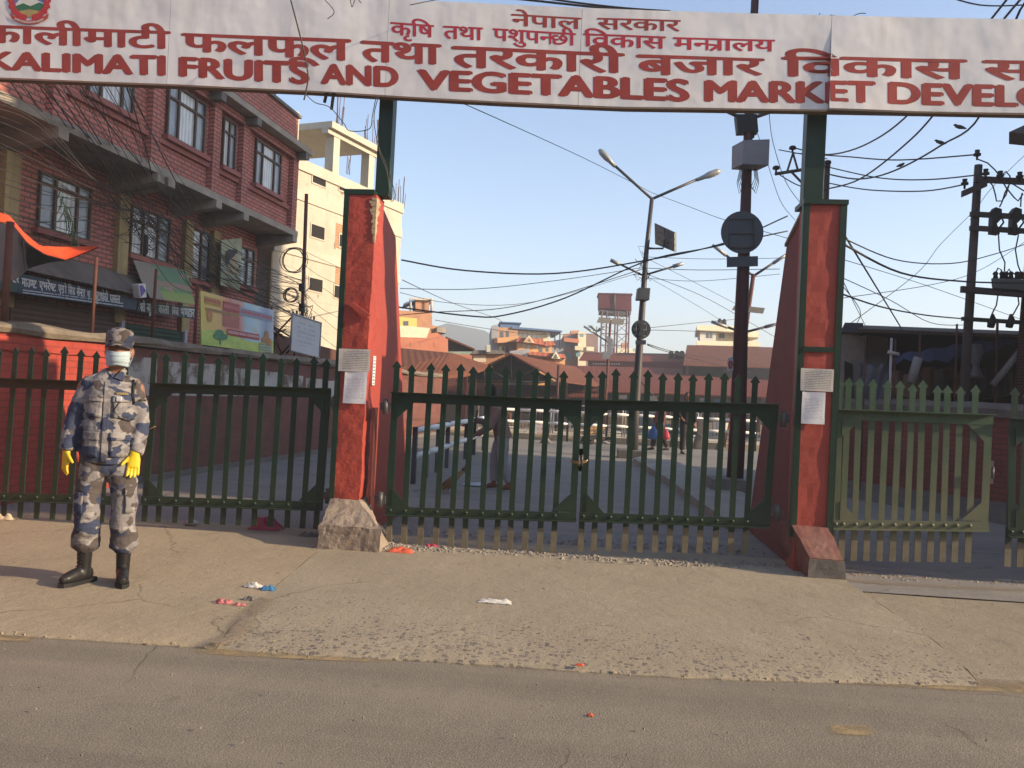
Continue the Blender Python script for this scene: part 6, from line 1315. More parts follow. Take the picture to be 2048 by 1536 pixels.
v = VPl(1117, 740, 33, 0); mb = MB().tube([Vector((*v.pt(1115, 790).to_2d(), 0)), v.pt(1117, 730)], .05, 6); solo('steel_post', mb, MAROON, 'short maroon post standing before the gabled hall roof', 'post')

# ================================================================ stones and dogs at the lane end
for i, (x, y, w, h, lab) in enumerate(((1398, 897, 15, 30, 'upright broken stone bollard right of the dark clad man'), (1440, 899, 10, 14, 'small grey boulder beside the right lamp post'), (1366, 897, 9, 12, 'grey boulder behind the dark clad man'), (1092, 885, 12, 10, 'sandy heap at the foot of the far kerb'))):
    g = gnd(x, y); d_ = (g - CC).dot(CF); W = w * d_ / F; Hh = h * d_ / F; mb = baked_block([(g.x - W, g.y - W * .7, -.03), (g.x + W, g.y - W * .7, -.03), (g.x + W, g.y + W * .7, -.03), (g.x - W, g.y + W * .7, -.03), (g.x - W * .35, g.y - W * .3, Hh), (g.x + W * .3, g.y - W * .3, Hh * .94), (g.x + W * .3, g.y + W * .3, Hh), (g.x - W * .35, g.y + W * .3, Hh)], .05, .08); mb.smooth = [True] * len(mb.f); solo('boulder', mb, CONCD, lab, 'boulder')
g = gnd(1399, 897); mb = MB().box(g.x - .10, g.x + .10, g.y - .06, g.y + .06, .42, .92); solo('stone_slab', mb, CONCD, 'grey stone slab standing on the broken bollard', 'stone', bevel=.02)
def dog(label, x, y, z, rot, cols):
    g = P(x, y, 1) - CC; s_ = (z - EYE) / g.z; g = CC + g * s_; M = Matrix.Translation(g) @ Matrix.Rotation(R_(rot), 4, 'Z'); mb = MB()
    mb.loft([(-.40, 0, .10), (-.30, 0, .14), (-.1, .02, .14), (.12, .02, .15), (.30, 0, .13), (.38, -.02, .13)], [.05, .12, .13, .14, .11, .07], 12, side=(0, 1, 0), M=M)
    mb.loft([(.30, -.02, .14), (.42, -.08, .17), (.50, -.12, .15)], [.075, .07, .06], 10, side=(0, 1, 0), M=M); mb.loft([(.46, -.12, .16), (.53, -.17, .13), (.61, -.21, .09)], [.075, .055, .028], 10, side=(0, 1, 0), M=M)
    for sy, ex in ((-.07, .0), (.08, -.02)): mb.loft([(.22, sy, .11), (.36, sy - .16, .05), (.50, sy - .24 + ex, .025)], [.05, .035, .025], 8, side=(0, 1, 0), M=M)
    for sy in (-.09, .05): mb.loft([(-.30, sy, .12), (-.14, sy - .20, .08), (-.30, sy - .27, .04), (-.22, sy - .36, .025)], [.085, .05, .03, .025], 8, side=(0, 1, 0), M=M)
    mb.loft([(-.38, 0, .10), (-.50, -.12, .05), (-.46, -.27, .03), (-.34, -.36, .03)], [.035, .03, .025, .012], 8, side=(0, 1, 0), M=M)
    for sy in (-.055, .02): mb.loft([(.45, -.12 + sy + .03, .21), (.44, -.12 + sy * 1.6 + .03, .26)], [.03, .008], 6, side=(0, 1, 0), M=M)
    m_ = baked(mb, .012, 3, 'dog'); n = N('dog coat ' + str(rot)); k = n.ramp(n.noise(3.2, 2, .5), [(.42, 0), (.45, 1)]); k2 = n.ramp(n.noise(2.6, 2, .5, stretch=(1, 1.4, 1)), [(.55, 0), (.58, 1)]); n.col(n.mix(k2, n.mix(k, cols[0], cols[1]), cols[2])).set(.85).bump(n.noise(60, 3), .3, .004)
    root = thing('dog', label, 'dog', g); part('body', m_, n.m, root)
dog('dark dog with white patches curled on the lane before the far kerb', 1188, 888, 0, 20, ((.02, .018, .017), (.03, .02, .018), (.55, .52, .48)))
dog('tan dog lying on the far kerb platform', 1190, 869, .17, 8, ((.40, .22, .08), (.30, .16, .07), (.5, .45, .38)))
# ================================================================ right side: brick wall, shed, power poles
BRK_S = brick('maroon shaded copy of red brick', (.24, .060, .048), (.20, .052, .042), (.13, .05, .042), .24, .078, .010, samt=.35)  # red brick darkened to maroon; the wall's shade is put into colour
ra = gnd(1956, 1028); rb2_ = gnd(1663, 980); rd = (rb2_ - ra).normalized(); far = ra + rd * 9.5; near = ra - rd * 5.2
ang = math.atan2(rd.y, rd.x); RM = Matrix.Translation((ra.x, ra.y, 0)) @ Matrix.Rotation(ang, 4, 'Z')    # local x runs away along the wall, -y is behind it
def rbx(s0, s1, o0, o1, z0, z1, mb=None): return (mb or MB()).box(s0, s1, -o1, -o0, z0, z1, RM)
RW = thing('boundary_wall', 'low maroon brick wall with dark coping on the right, behind the pale gate leaf', 'wall', ra)
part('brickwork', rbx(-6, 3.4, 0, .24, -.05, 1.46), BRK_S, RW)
mb = MB(); rows = []
for i in range(34):
    s = -6.05 + 9.5 * i / 33; j = lambda a: random.uniform(-a, a); rows.append([RM @ Vector((s, y, z)) for y, z in ((.05 + j(.02), 1.42), (.07 + j(.02), 1.54 + j(.02)), (.0, 1.62 + j(.03)), (-.16, 1.64 + j(.03)), (-.28, 1.56 + j(.02)), (-.28, 1.42))])
for a, b in zip(rows, rows[1:]):
    for q in range(5): mb.face([b[q], a[q], a[q + 1], b[q + 1]])
part('coping', mb, CONCD, RW)
part('earth_bank', MB().hexa([RM @ Vector(p) for p in ((-6, .75, -.04), (3.3, .6, -.04), (3.3, .001, -.04), (-6, .001, -.04), (-6, .5, .07), (3.3, .4, .07), (3.3, .001, .22), (-6, .001, .22))]), basic('dark earth bank', (.12, .10, .085), .95, .3, 4, .7, 20, bdist=.03), RW)
# shed behind the wall
SM = VPl(1800, 720, 14.2, 0); SD = thing('market_shed', 'dark lean-to stall with rusty roof edge, plastic sheets and blue tarp behind the right wall', 'shed', base_of(SM.rect(1690, 650, 2048, 780)))
def sh(px, depth, mat, name, lift=0, label=None): return part(name, SM.solid(px, depth, lift), mat, SD, label)
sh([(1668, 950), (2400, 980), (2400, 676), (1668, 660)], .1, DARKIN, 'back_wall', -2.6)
part('roof', MB().hexa([SM.pt(1716, 664, .35), SM.pt(2420, 690, .35), SM.pt(2420, 690, -3), SM.pt(1716, 664, -3), SM.pt(1716, 657, .35), SM.pt(2420, 683, .35), SM.pt(2420, 676, -3), SM.pt(1716, 650, -3)]), ribbed('old rusty shed tin', (.10, .07, .055), .09, 0, .8, .02), SD)
sh([(1680, 664), (1724, 666), (1727, 646), (1690, 645)], .8, basic('dark tank box', (.07, .07, .08), .6, .2), 'roof_box', -.4)
sh([(1672, 800), (1726, 802), (1728, 672), (1690, 668), (1672, 670)], .15, basic('stained beige plaster', (.34, .29, .23), .9, .25, 2, .4, 20, dirt=(.10, .085, .07), dirt_amt=.6), 'plaster_wall', -.5)
sh([(1690, 800), (1706, 800), (1706, 728), (1690, 722)], .05, DARKIN, 'doorway', -.47)
n = N('black broad tarp'); 
c = [SM.pt(x, y, .1) for x, y in ((1728, 668), (1776, 671), (1776, 800), (1728, 800))]
sh([(1728, 800), (1777, 802), (1777, 674), (1728, 670)], .04, basic('grey weathered boards', (.16, .145, .125), .85, .3, 3, .4), 'board_panel', -.6)
rows = [[SM.pt(1720 + 56 * j / 8, 722 + (i * 10) + (6 * math.sin(j * 1.3 + i) + (12 if 2 < j < 6 else 0)), .15 + .06 * math.sin(j * 2 + i)) for j in range(9)] for i in range(8)]
mb = MB()
for i in range(7):
    for j in range(8): mb.face([rows[i + 1][j], rows[i + 1][j + 1], rows[i][j + 1], rows[i][j]], sm=True)
part('plastic_sheet', mb, basic('dull blue grey plastic', (.13, .14, .16), .4, .3, 4, .7, 9, bdist=.03), SD)
for (x, y0, y1, w, m_) in ((1779, 676, 800, 5, WHITEP), (1787, 678, 800, 4, RUST), (1836, 668, 800, 4, RUST), (1910, 648, 800, 4, RUST), (1991, 640, 800, 5, RUST), (1727, 672, 800, 3, RUST)):
    a = SM.pt(x - (800 - y1) * 0, y1, .4); b = SM.pt(x + 4, y0, .4); r = w * 14 / F / 2; part('post', MB().tube([Vector((a.x, a.y, 0)), a, b], r, 7), m_, SD)
part('white_rail', MB().tube([SM.pt(1776, 704, .42), SM.pt(1798, 709, .42)], .03, 6), WHITEP, SD)
n = N('blue tarpaulin'); n.col(n.ramp(n.noise(3, 6), [(.3, (.012, .018, .05)), (.7, (.035, .055, .15))])).set(.45, 0, .5).bump(n.noise(5, 6), .8, .05); BT = n.m
mb = MB(); K = 22; up = []; lo_ = []
for j in range(K + 1):
    t = j / K; x = 1782 + 280 * t; yt = 716 - 44 * t ** .7 + 3 * math.sin(j * 1.7); yb = yt + 8 + 20 * math.sin(math.pi * min(1, t * 1.1)) + 4 * math.sin(j * 2.3); up.append(SM.pt(x, yt, .28)); lo_.append(SM.pt(x, yb, .36))
for j in range(K): mb.face([lo_[j], lo_[j + 1], up[j + 1], up[j]], sm=True); mb.face([up[j] - Vector((0, -.02, .0)), up[j + 1] + Vector((0, .02, 0)), lo_[j + 1] + Vector((0, .02, 0)), lo_[j] + Vector((0, .02, 0))])
solo('tarpaulin', mb, BT, 'blue tarpaulin slung under the shed roof on the right', 'tarpaulin')
mb = MB(); rows = []
for i in range(9):
    w = 12 + 5 * math.sin(i * .9); rows.append([SM.pt(1950 + 6 * i * .3 - i * 1.5 + w * math.cos(k * .785), 688 + i * 8.5, .55 + .10 * math.sin(k * .785)) for k in range(8)])
mb.rings(rows, True, True); solo('plastic_bag', mb, basic('dull clear plastic', (.15, .15, .155), .35, .35, 6, .8, 14, bdist=.03), 'large crumpled clear plastic bag hanging in the right shed', 'bag')
for i, (a_, b_, m_, lab) in enumerate((((1985, 770), (2050, 690), WHITEP, 'pale plank leaning in the shed at the right edge'), ((1822, 765), (1836, 715), WHITEP, 'small pale board propped in the dark shed'))):
    a = SM.pt(*a_, .5); b = SM.pt(*b_, .5); mb = MB().tube([a, b], .06 if i == 0 else .08, 4); solo('plank', mb, basic('weathered pale plank', (.34, .32, .29), .8, .25), lab, 'plank')
for i in range(12):
    x = 1800 + i * 20 + random.uniform(-6, 6); y = 748 + random.uniform(-4, 10); v_ = SM.rect(x, y - random.uniform(8, 22), x + random.uniform(10, 20), y + 40, .4, random.uniform(-1.2, -.1))
    solo('stacked_goods', v_, CM[random.choice((4, 4, 1, 3))], 'dusty crate or bundle in the dark shed behind the right wall', 'crate', 'goods piled in the right shed', bevel=.03)
# barbed wire on the shed
# H-frame transformer station
dH = 13.2
def hp(x, y, dd=0): return P(x, y, dH + dd)
g = hp(1925, 880); TS = thing('transformer_station', 'two pole transformer station with crossarms, fuses and insulators at the right edge', 'power pole', (g.x, g.y, 0))
PB = basic('dark brown pole', (.075, .055, .05), .8, .3, 4, .2)
a = hp(1957, 330); b = hp(1936, 660); k = (a - b) / (a.z - b.z); z0 = b + k * (0 - b.z); part('pole', MB().tube([z0, b, a], [.075, .068, .058], 10), PB, TS)
a = hp(2075, 345, .2); b = hp(2052, 660, .2); k = (a - b) / (a.z - b.z); z0 = b + k * (0 - b.z); part('pole', MB().tube([z0, b, a], [.1, .1, .08], 10), brick('red lattice pole', (.16, .05, .045), (.13, .045, .04), (.05, .02, .02), .08, .05), TS)
def arm(a_, b_, w=.09, nm='crossarm', off=-.14):
    a = hp(*a_, off); b = hp(*b_, off); h = Vector((0, 0, w / 2)); y = Vector((0, .07, 0)); part(nm, MB().hexa([a - h, b - h, b - h + y, a - h + y, a + h, b + h, b + h + y, a + h + y]), PB, TS)
arm((1951, 357), (2100, 365)); arm((1943, 427), (2100, 436), .075); arm((1942, 455), (2100, 464), .075); arm((1924, 578), (2100, 592), .10, 'platform'); arm((1926, 637), (2100, 648), .06)
arm((1926, 387), (1975, 366), .10, 'side_arm', -.18); part('platform_deck', MB().hexa([hp(1945, 584, -.5), hp(2100, 598, -.5), hp(2100, 598, .6), hp(1945, 584, .6), hp(1945, 578, -.5), hp(2100, 590, -.5), hp(2100, 590, .6), hp(1945, 578, .6)]), PB, TS)
v = VPl(2000, 560, dH, 0); part('transformer', MB().hexa([v.pt(1984, 577, .3), v.pt(2070, 584, .3), v.pt(2070, 584, -.5), v.pt(1984, 577, -.5), v.pt(1982, 556, .3), v.pt(2070, 560, .3), v.pt(2070, 560, -.5), v.pt(1982, 556, -.5)]), basic('grey transformer', (.13, .125, .12), .6, .25), TS, bevel=.02); f = TS.children[-1]
for x in (1991, 2004, 2012, 2022, 2034, 2042): part('bushing', MB().tube([v.pt(x, 558, .1), v.pt(x, 551, .1), v.pt(x, 547, .1), v.pt(x, 543, .1)], [.045, .03, .045, .02], 8), BLACK, f)
def insul(x, y, s=1.0, parent=None, dd=-.16):
    c0 = hp(x, y, dd); mb = MB(); mb.tube([c0, c0 + Vector((0, 0, .05 * s)), c0 + Vector((0, 0, .06 * s)), c0 + Vector((0, 0, .09 * s)), c0 + Vector((0, 0, .10 * s)), c0 + Vector((0, 0, .14 * s))], [.015, .018, .05 * s, .05 * s, .03 * s, .035 * s], 9)
    part('insulator', mb, BLACK, parent or TS)
for x, y in ((1954, 320), (1971, 358), (2000, 362), (2039, 364), (1929, 378)): insul(x, y, 1.1)
for x in (1992, 2032):
    v = VPl(x, 440, dH - .2, 0); part('fuse_cutout', v.solid([(x - 8, 466), (x + 8, 468), (x + 2, 447), (x + 12, 437), (x + 12, 418), (x, 414), (x - 6, 422)], .14), BLACK, TS); f = TS.children[-1]; part('fuse_tube', MB().tube([v.pt(x + 2, 462, .05), v.pt(x + 15, 445, .08), v.pt(x + 12, 436, .08)], .015, 5), BLACK, f)
for x in (1983, 2020): v = VPl(x, 640, dH - .2, 0); part('arrester', MB().tube([v.pt(x - 2, 655), v.pt(x, 646), v.pt(x + 3, 638), v.pt(x + 2, 628)], [.05, .06, .05, .02], 7), BLACK, TS)
CAB = basic('black cable', (.040, .034, .032), .6, .2, 5, 0)
jl = [[(1954, 318), (1975, 326), (1990, 340), (1999, 352), (2012, 375), (2028, 395), (2036, 402), (2046, 388)], [(1972, 354), (1986, 372), (1991, 390), (1993, 402), (2004, 402), (2012, 390), (2018, 370)], [(2019, 364), (2048, 382)], [(1997, 468), (1999, 500), (2010, 525), (2009, 543)], [(2037, 470), (2031, 500), (2036, 530), (2042, 546)], [(1996, 590), (1993, 610), (1984, 628)], [(2036, 592), (2038, 608), (2026, 630)], [(1990, 548), (1996, 536), (2003, 540), (2003, 548)], [(2012, 548), (2018, 538), (2024, 548)], [(2001, 352), (2012, 343), (2020, 352), (2020, 362)], [(1999, 414), (2004, 404), (2010, 385), (2020, 366)], [(2041, 414), (2042, 398), (2044, 386)]]
for q in jl: part('jumper', MB().tube([hp(x, y, -.2) for x, y in q], .011, 5), CAB, TS)
# distribution pole with A-frame arm behind the right steel post
dQ = 17
q = lambda x, y, dd=0: P(x, y, dQ + dd)
g = q(1646, 790); DP = thing('power_pole', 'dark power pole with side arm and pin insulators behind the right green post', 'power pole', (g.x, g.y, 0))
a = q(1655, 331); b = q(1640, 700); k = (a - b) / (a.z - b.z); part('pole', MB().tube([b + k * (0 - b.z), a], [.085, .055], 9), PB, DP)
for a_, b_, r in (((1550, 348), (1660, 331), .035), ((1586, 306), (1574, 344), .022), ((1586, 306), (1596, 341), .022), ((1584, 345), (1610, 372), .025), ((1610, 372), (1648, 372), .025)): part('crossarm', MB().tube([q(*a_, -.1), q(*b_, -.1)], r, 5), PB, DP)
for x, y in ((1585, 305), (1552, 345), (1655, 334)):
    c0 = q(x, y, -.1); part('insulator', MB().tube([c0, c0 + Vector((0, 0, .05)), c0 + Vector((0, 0, .07)), c0 + Vector((0, 0, .11)), c0 + Vector((0, 0, .13))], [.02, .02, .075, .07, .05], 9), BLACK, DP)
# eave of a house at the right edge
v = VPl(2040, 270, 12.5, -25); EH = thing('house', 'dark house corner with projecting eave at the upper right edge', 'house', base_of(v.rect(2080, 260, 2300, 700, 4)))
part('eave', v.solid([(2018, 264), (2400, 300), (2400, 160), (2062, 244)], .65, .0), basic('dark eave', (.10, .09, .085), .8, .3), EH); part('wall', v.solid([(2330, 900), (2600, 900), (2600, 285), (2330, 274)], 3, -.6), BRK_D, EH)
# tall street building out of the frame on the right: it shades the lane
TB = thing('street_building', 'tall brick building standing along the right of the lane beyond the picture edge', 'building', (11, 12, 0))
BX, BY0, BY1, BHt = 9.0, 7.90, 17.0, 15.0
part('wall', MB().box(BX, BX + 7, BY0, BY1, -.05, BHt), BRK_F, TB)
for z in (3.2, 6.4, 9.6, 12.8):
    part('floor_band', MB().box(BX - .12, BX + 7.1, BY0 - .12, BY1 + .12, z, z + .22), CONCD, TB)
for z in (1.0, 4.2, 7.4, 10.6):
    for yy in (8.0, 10.6, 13.2, 15.6): part('window', MB().box(BX - .03, BX + .02, yy, yy + 1.3, z, z + 1.5), GLD, TB)
    for xx in (10.2, 12.4, 14.4): part('window', MB().box(xx, xx + 1.2, BY0 - .03, BY0 + .02, z, z + 1.5), GLD, TB)

# houses across the street behind the camera close the view of the sky there
for i, (x0, x1, h) in enumerate(((-46, -24, 8), (-23.5, -9, 9.5), (-8.5, 6, 8.5), (6.5, 22, 9.5), (22.5, 44, 8))):
    FB = thing('facing_house', ['leftmost', 'second', 'middle', 'fourth', 'rightmost'][i] + ' of the brick houses standing across the street', 'house', ((x0 + x1) / 2, -14, 0))
    part('wall', MB().box(x0, x1, -22, -13, -.05, h), BRK_D, FB)
    for z in range(1, int(h) - 2, 3):
        for k in range(int((x1 - x0) / 3)): part('window', MB().box(x0 + 1 + k * 3, x0 + 2.4 + k * 3, -13.02, -12.97, z + .2, z + 1.7), GLD, FB)
solo('side_wall', MB().box(12, 12.3, 33, 41, -.03, 4.2), BRK_D, 'unseen wall added behind the right shed to shade the market stalls', 'wall')  # unseen wall added to keep low sun off the market stalls

# ================================================================ overhead cables
def smooth_px(pts, n_=8):
    out = []; p = [pts[0]] + list(pts) + [pts[-1]]
    for i in range(1, len(p) - 2):
        for k in range(n_):
            t = k / n_; a, b, c, d = p[i - 1], p[i], p[i + 1], p[i + 2]
            out.append(tuple(.5 * (2 * b[j] + (c[j] - a[j]) * t + (2 * a[j] - 5 * b[j] + 4 * c[j] - d[j]) * t * t + (3 * b[j] - a[j] - 3 * c[j] + d[j]) * t ** 3) for j in range(len(b))))
    out.append(tuple(pts[-1])); return out
LAB_C = 'dark overhead cable crossing the sky behind the gate'
def cable(px, d0, d1, r, label=LAB_C, group='overhead cables across the lane', mat=None):
    n_ = len(px); q = smooth_px([(x, y, d0 + (d1 - d0) * i / (n_ - 1)) for i, (x, y) in enumerate(px)], 6)
    return solo('overhead_cable', MB().tube([P(x, y, d) for x, y, d in q], r, 5), mat or CAB, label, 'cable', group)
for px, d0, d1, r in (
    ([(803, 520), (930, 541), (1110, 547), (1290, 521), (1445, 487), (1575, 432)], 14, 17, .014),
    ([(780, 612), (940, 632), (1010, 630), (1130, 596), (1290, 523), (1420, 495), (1575, 462)], 17, 19, .016),
    ([(700, 640), (860, 625), (1000, 617), (1120, 590), (1285, 538)], 20, 20.5, .010), ([(800, 577), (950, 578), (1120, 560), (1285, 535)], 18, 20.5, .008),
    ([(918, 203), (1050, 262), (1180, 322), (1303, 385)], 9, 20, .006), ([(1303, 385), (1380, 414), (1450, 440), (1580, 478)], 20, 15, .006),
    ([(805, 560), (900, 604), (1000, 640), (985, 652)], 22, 55, .012), ([(870, 640), (960, 655), (1060, 668), (1180, 668)], 30, 40, .012),
    ([(800, 585), (900, 606), (1060, 605), (1280, 545)], 19, 20.5, .006),
    ([(1285, 545), (1400, 590), (1500, 645), (1560, 680)], 20.5, 30, .008), ([(1292, 552), (1350, 585), (1440, 640), (1500, 690)], 20.5, 30, .006), ([(1300, 520), (1380, 560), (1480, 612)], 20.5, 22, .006),
    ([(1290, 536), (1400, 540), (1560, 538)], 20.5, 19, .008), ([(1292, 556), (1400, 562), (1560, 548)], 20.5, 19, .006), ([(1295, 514), (1420, 518), (1570, 516)], 20.5, 19, .006),
    ([(1298, 660), (1380, 662), (1480, 668)], 20.5, 30, .008), ([(1296, 656), (1400, 645), (1500, 636)], 20.5, 26, .007), ([(1295, 690), (1340, 705), (1500, 745)], 21, 40, .014), ([(1295, 688), (1360, 706), (1500, 728)], 21, 40, .012),
    ([(1585, 306), (1690, 313), (1800, 320), (1955, 309)], 16.9, 13, .012), ([(1655, 334), (1760, 356), (1860, 359), (1971, 348)], 16.9, 13, .012), ([(1655, 366), (1740, 380), (1850, 382), (1929, 369)], 16.9, 13, .012),
    ([(1552, 345), (1600, 372), (1655, 380)], 16.9, 16.9, .012), ([(1586, 305), (1560, 300), (1655, 318)], 16.9, 16.5, .010),
    ([(2075, -40), (1990, 60), (1870, 226), (1800, 298), (1720, 358), (1655, 378)], 9, 16.9, .015), ([(2100, -30), (2040, 20), (1962, 228), (1880, 292), (1790, 341), (1720, 358), (1655, 348)], 9, 16.9, .015), ([(2060, -60), (1940, 90), (1822, 224), (1740, 285), (1660, 309), (1590, 296)], 9, 16.9, .014),
    ([(1690, 478), (1790, 519), (1900, 527), (1990, 508), (2080, 478)], 8, 13, .007), ([(1690, 490), (1800, 545), (1930, 563), (2080, 566)], 8, 13, .012), ([(1690, 472), (1750, 570), (1806, 662)], 8, 14, .010),
    ([(1684, 588), (1760, 613), (1850, 630), (1935, 638)], 9, 13, .010), ([(1686, 556), (1780, 600), (1860, 645), (1936, 650)], 9, 13, .005), ([(1690, 520), (1850, 570), (2060, 645)], 9, 13, .004), ([(1942, 428), (1880, 490), (1830, 550), (1690, 655)], 13, 9, .004), ([(2070, 470), (1960, 540), (1860, 570), (1686, 596)], 13, 9, .004), ([(1684, 570), (1720, 620), (1712, 650)], 8, 14, .005), ([(1685, 560), (1700, 590), (1730, 650)], 8, 14, .005),
    ([(1538, 220), (1545, 280), (1570, 360), (1600, 405)], 13.5, 16, .006), ([(1500, 225), (1530, 310), (1560, 400), (1590, 440)], 13, 16, .005), ([(940, -12), (1060, 0), (1200, 15), (1330, 26)], 10, 12, .016), ([(960, -30), (1090, -4), (1230, 14), (1340, 22)], 10, 12, .014), ([(1860, -20), (1960, 10), (2080, 8)], 10, 12, .010), ([(2060, 300), (1980, 380), (1940, 440)], 12, 13.2, .004)):
    cable(px, d0, d1, r)
cable([(576, -20), (592, 40), (607, 100), (616, 150), (612, 182), (608, 200)], 7.39, 7.42, .007, 'black cable dangling across the face of the sign', 'cables on the sign')
for px in ([(757, 192), (748, 235), (756, 290), (772, 330), (778, 372), (783, 395)], [(752, 194), (745, 230), (738, 258), (700, 262), (690, 250)], [(608, 185), (630, 205), (660, 215), (690, 250)], [(755, 240), (758, 300), (774, 345), (781, 400), (790, 390), (780, 350)], [(700, -6), (704, 14), (712, -4), (722, 6)], [(820, 10), (900, -6), (930, -10)], [(640, -10), (668, 22), (655, 38)]):
    cable(px, 7.42, 7.57, .004, 'thin loose wire curling around the sign and its left post', 'loose wires around the left post')
for px in ([(1640, 26), (1632, 45), (1626, 60), (1634, 74)], [(1660, 30), (1680, 36), (1672, 56)], [(1690, 42), (1715, 28), (1732, 27)]):
    cable(px, 7.46, 7.47, .004, 'short loose wire hanging over the top edge of the sign', 'loose wire ends on the sign top')
# tangle on the left
LT = 'dark cable in the dense tangle before the brick shop building'; rnd = random.Random(11)
for i in range(26):
    x0 = 20 + i * 9.4 + rnd.uniform(-10, 10); mx_ = 292 + rnd.gauss(0, 26) + i * 2.6; my = 452 + rnd.gauss(0, 26) - (i - 12) * 3.2; ey = 560 + rnd.uniform(0, 120)
    px = [(x0 - 90, 20), (x0, 160), (x0 + (mx_ - x0) * .48, 160 + (my - 160) * .50 + rnd.uniform(-4, 10)), (mx_, my), ((mx_ + 600) / 2 + rnd.uniform(-20, 10), (my + ey) / 2 + rnd.uniform(8, 30)), (604, ey)]
    cable(px, 8.6, 21.2, rnd.choice((.005, .006, .008, .010)), LT, 'cable tangle on the left')
for i in range(20):
    y0 = 205 + i * 14 + rnd.uniform(-10, 10); mx_ = 300 + rnd.gauss(0, 24); my = 455 + rnd.gauss(0, 24)
    e = rnd.choice(((604, 640), (395, 590), (420, 560), (604, 600), (604, 680)))
    px = [(-60, y0 - 30), (60, y0 + 14 + rnd.uniform(-14, 14)), (180, (y0 + my) / 2 + rnd.uniform(-4, 26)), (mx_, my), ((mx_ + e[0]) / 2, (my + e[1]) / 2 + rnd.uniform(4, 24)), e]
    cable(px, 9.5, 21.0 if e[0] > 500 else 13.5, rnd.choice((.004, .005, .006)), LT, 'cable tangle on the left')
for i in range(9):
    px = [(400 + rnd.uniform(-10, 10), 560 + i * 8), (470, 600 + i * 7 + rnd.uniform(0, 16)), (540, 610 + i * 8), (604, 590 + i * 13)]; cable(px, 13.5, 21.2, .007, LT, 'cable tangle on the left')
for i in range(8):
    px = [(604, 500 + i * 26), (640, 520 + i * 30 + rnd.uniform(-10, 10)), (700, 545 + i * 34)]; cable(px, 21.2, 23, .006, 'thin dark cable running from the service pole past the pale building', 'cables leaving the service pole')
mb = MB()
for k in range(30):
    c0 = P(300 + rnd.gauss(0, 24), 452 + rnd.gauss(0, 17), 12.6); d_ = Vector((rnd.gauss(0, .11), rnd.gauss(0, .08), rnd.gauss(0, .08))); mb.tube([c0 - d_, c0 + Vector((0, 0, rnd.gauss(0, .05))), c0 + d_], .007, 4)
solo('cable_knot', mb, CAB, 'knot of taped cables hanging before the yellow pilaster', 'cable knot')
c0 = P(293, 470, 12.5); mb = MB().tube([c0, c0 - Vector((.0, 0, .25)), c0 - Vector((.02, 0, .32))], [.03, .04, .02], 6); solo('cable_closure', mb, BLACK, 'small black cable closure hanging from the knot', 'cable closure')
# birds on the wires
def bird(x, y, d_, lab):
    c0 = P(x, y, d_); root = thing('bird', lab, 'bird', c0); M = Matrix.Translation(c0) @ Matrix.Rotation(R_(random.choice((150, 20))), 4, 'Z') @ Matrix.Scale(.55, 4); mb = MB()
    mb.loft([(-.16, 0, .02), (-.08, 0, .06), (.0, 0, .09), (.07, 0, .12), (.10, 0, .155), (.125, 0, .16), (.155, 0, .155)], [.012, .04, .055, .045, .035, .025, .005], 9, side=(0, 1, 0), M=M); mb.loft([(0, .015, .05), (0, .015, -.005)], [.008, .006], 5, side=(1, 0, 0), M=M)
    part('body', baked(mb, .006, 1, 'bird'), basic('dark bird feathers', (.06, .055, .055), .8, .3), root)
bird(1919, 261, 11.8, 'upper dark bird perched on the thick cable right of the right post'); bird(1880, 291, 12.9, 'middle dark bird perched on the thick cable, below the upper bird'); bird(1801, 336, 14.6, 'lowest small bird perched on the cable nearest the right post')
# ================================================================ people
def camo(name, base, dark, brown, light, s=1.0):
    n = N(name); st = (1, 1, 1.35)
    a = n.noise(5.2 * s, 2.5, .5, stretch=st); b = n.noise(6.3 * s, 2.5, .5, stretch=(1.3, 1, 1.7)); c_ = n.noise(7.1 * s, 2.2, .5, stretch=(1, 1.2, 2.0))
    mp = n.new('ShaderNodeMapping'); mp.inputs['Location'].default_value = (3.1, 7.7, 1.3); n.link(n.obj(), mp.inputs[0]); d = n.noise(5.6 * s, 2.2, .5, vec=mp.outputs[0], stretch=(1, 1, 1.6))
    c = n.mix(n.ramp(c_, [(.50, 0), (.52, 1)]), base, light); c = n.mix(n.ramp(a, [(.53, 0), (.545, 1)]), c, brown); c = n.mix(n.ramp(d, [(.54, 0), (.555, 1)]), c, dark)
    n.col(c).set(.85, 0, .2).bump(n.noise(7, 4, .55, stretch=(1, 1, .7)), .55, .05).bump(n.noise(18, 3, .5, stretch=(1, 1, 2)), .35, .015); return n.m
CAMO = camo('blue grey camouflage cloth', (.185, .172, .175), (.042, .052, .094), (.080, .066, .063), (.265, .245, .24), 1.12)
CAMOC = camo('darker camouflage cap cloth', (.13, .118, .115), (.026, .033, .062), (.06, .048, .044), (.19, .17, .165), 1.5)
SKIN = basic('brown skin', (.26, .125, .075), .55, .12, 8, .1, 80)
def finger(mb, M, p, d, L, r, curl):
    p = Vector(p); d = Vector(d).normalized(); pts = [p - d * .018]; q = p.copy(); ax = Vector(curl)
    for k, f in enumerate((.42, .33, .25)):
        pts.append(q.copy()); q = q + d * L * f; d = (d + ax * .28).normalized()
    pts.append(q); mb.loft(pts, [r * 1.05, r * 1.08, r, r * .92, r * .62], 8, side=(1, .2, 0) if abs(d.x) < .8 else (0, 1, 0), M=M)
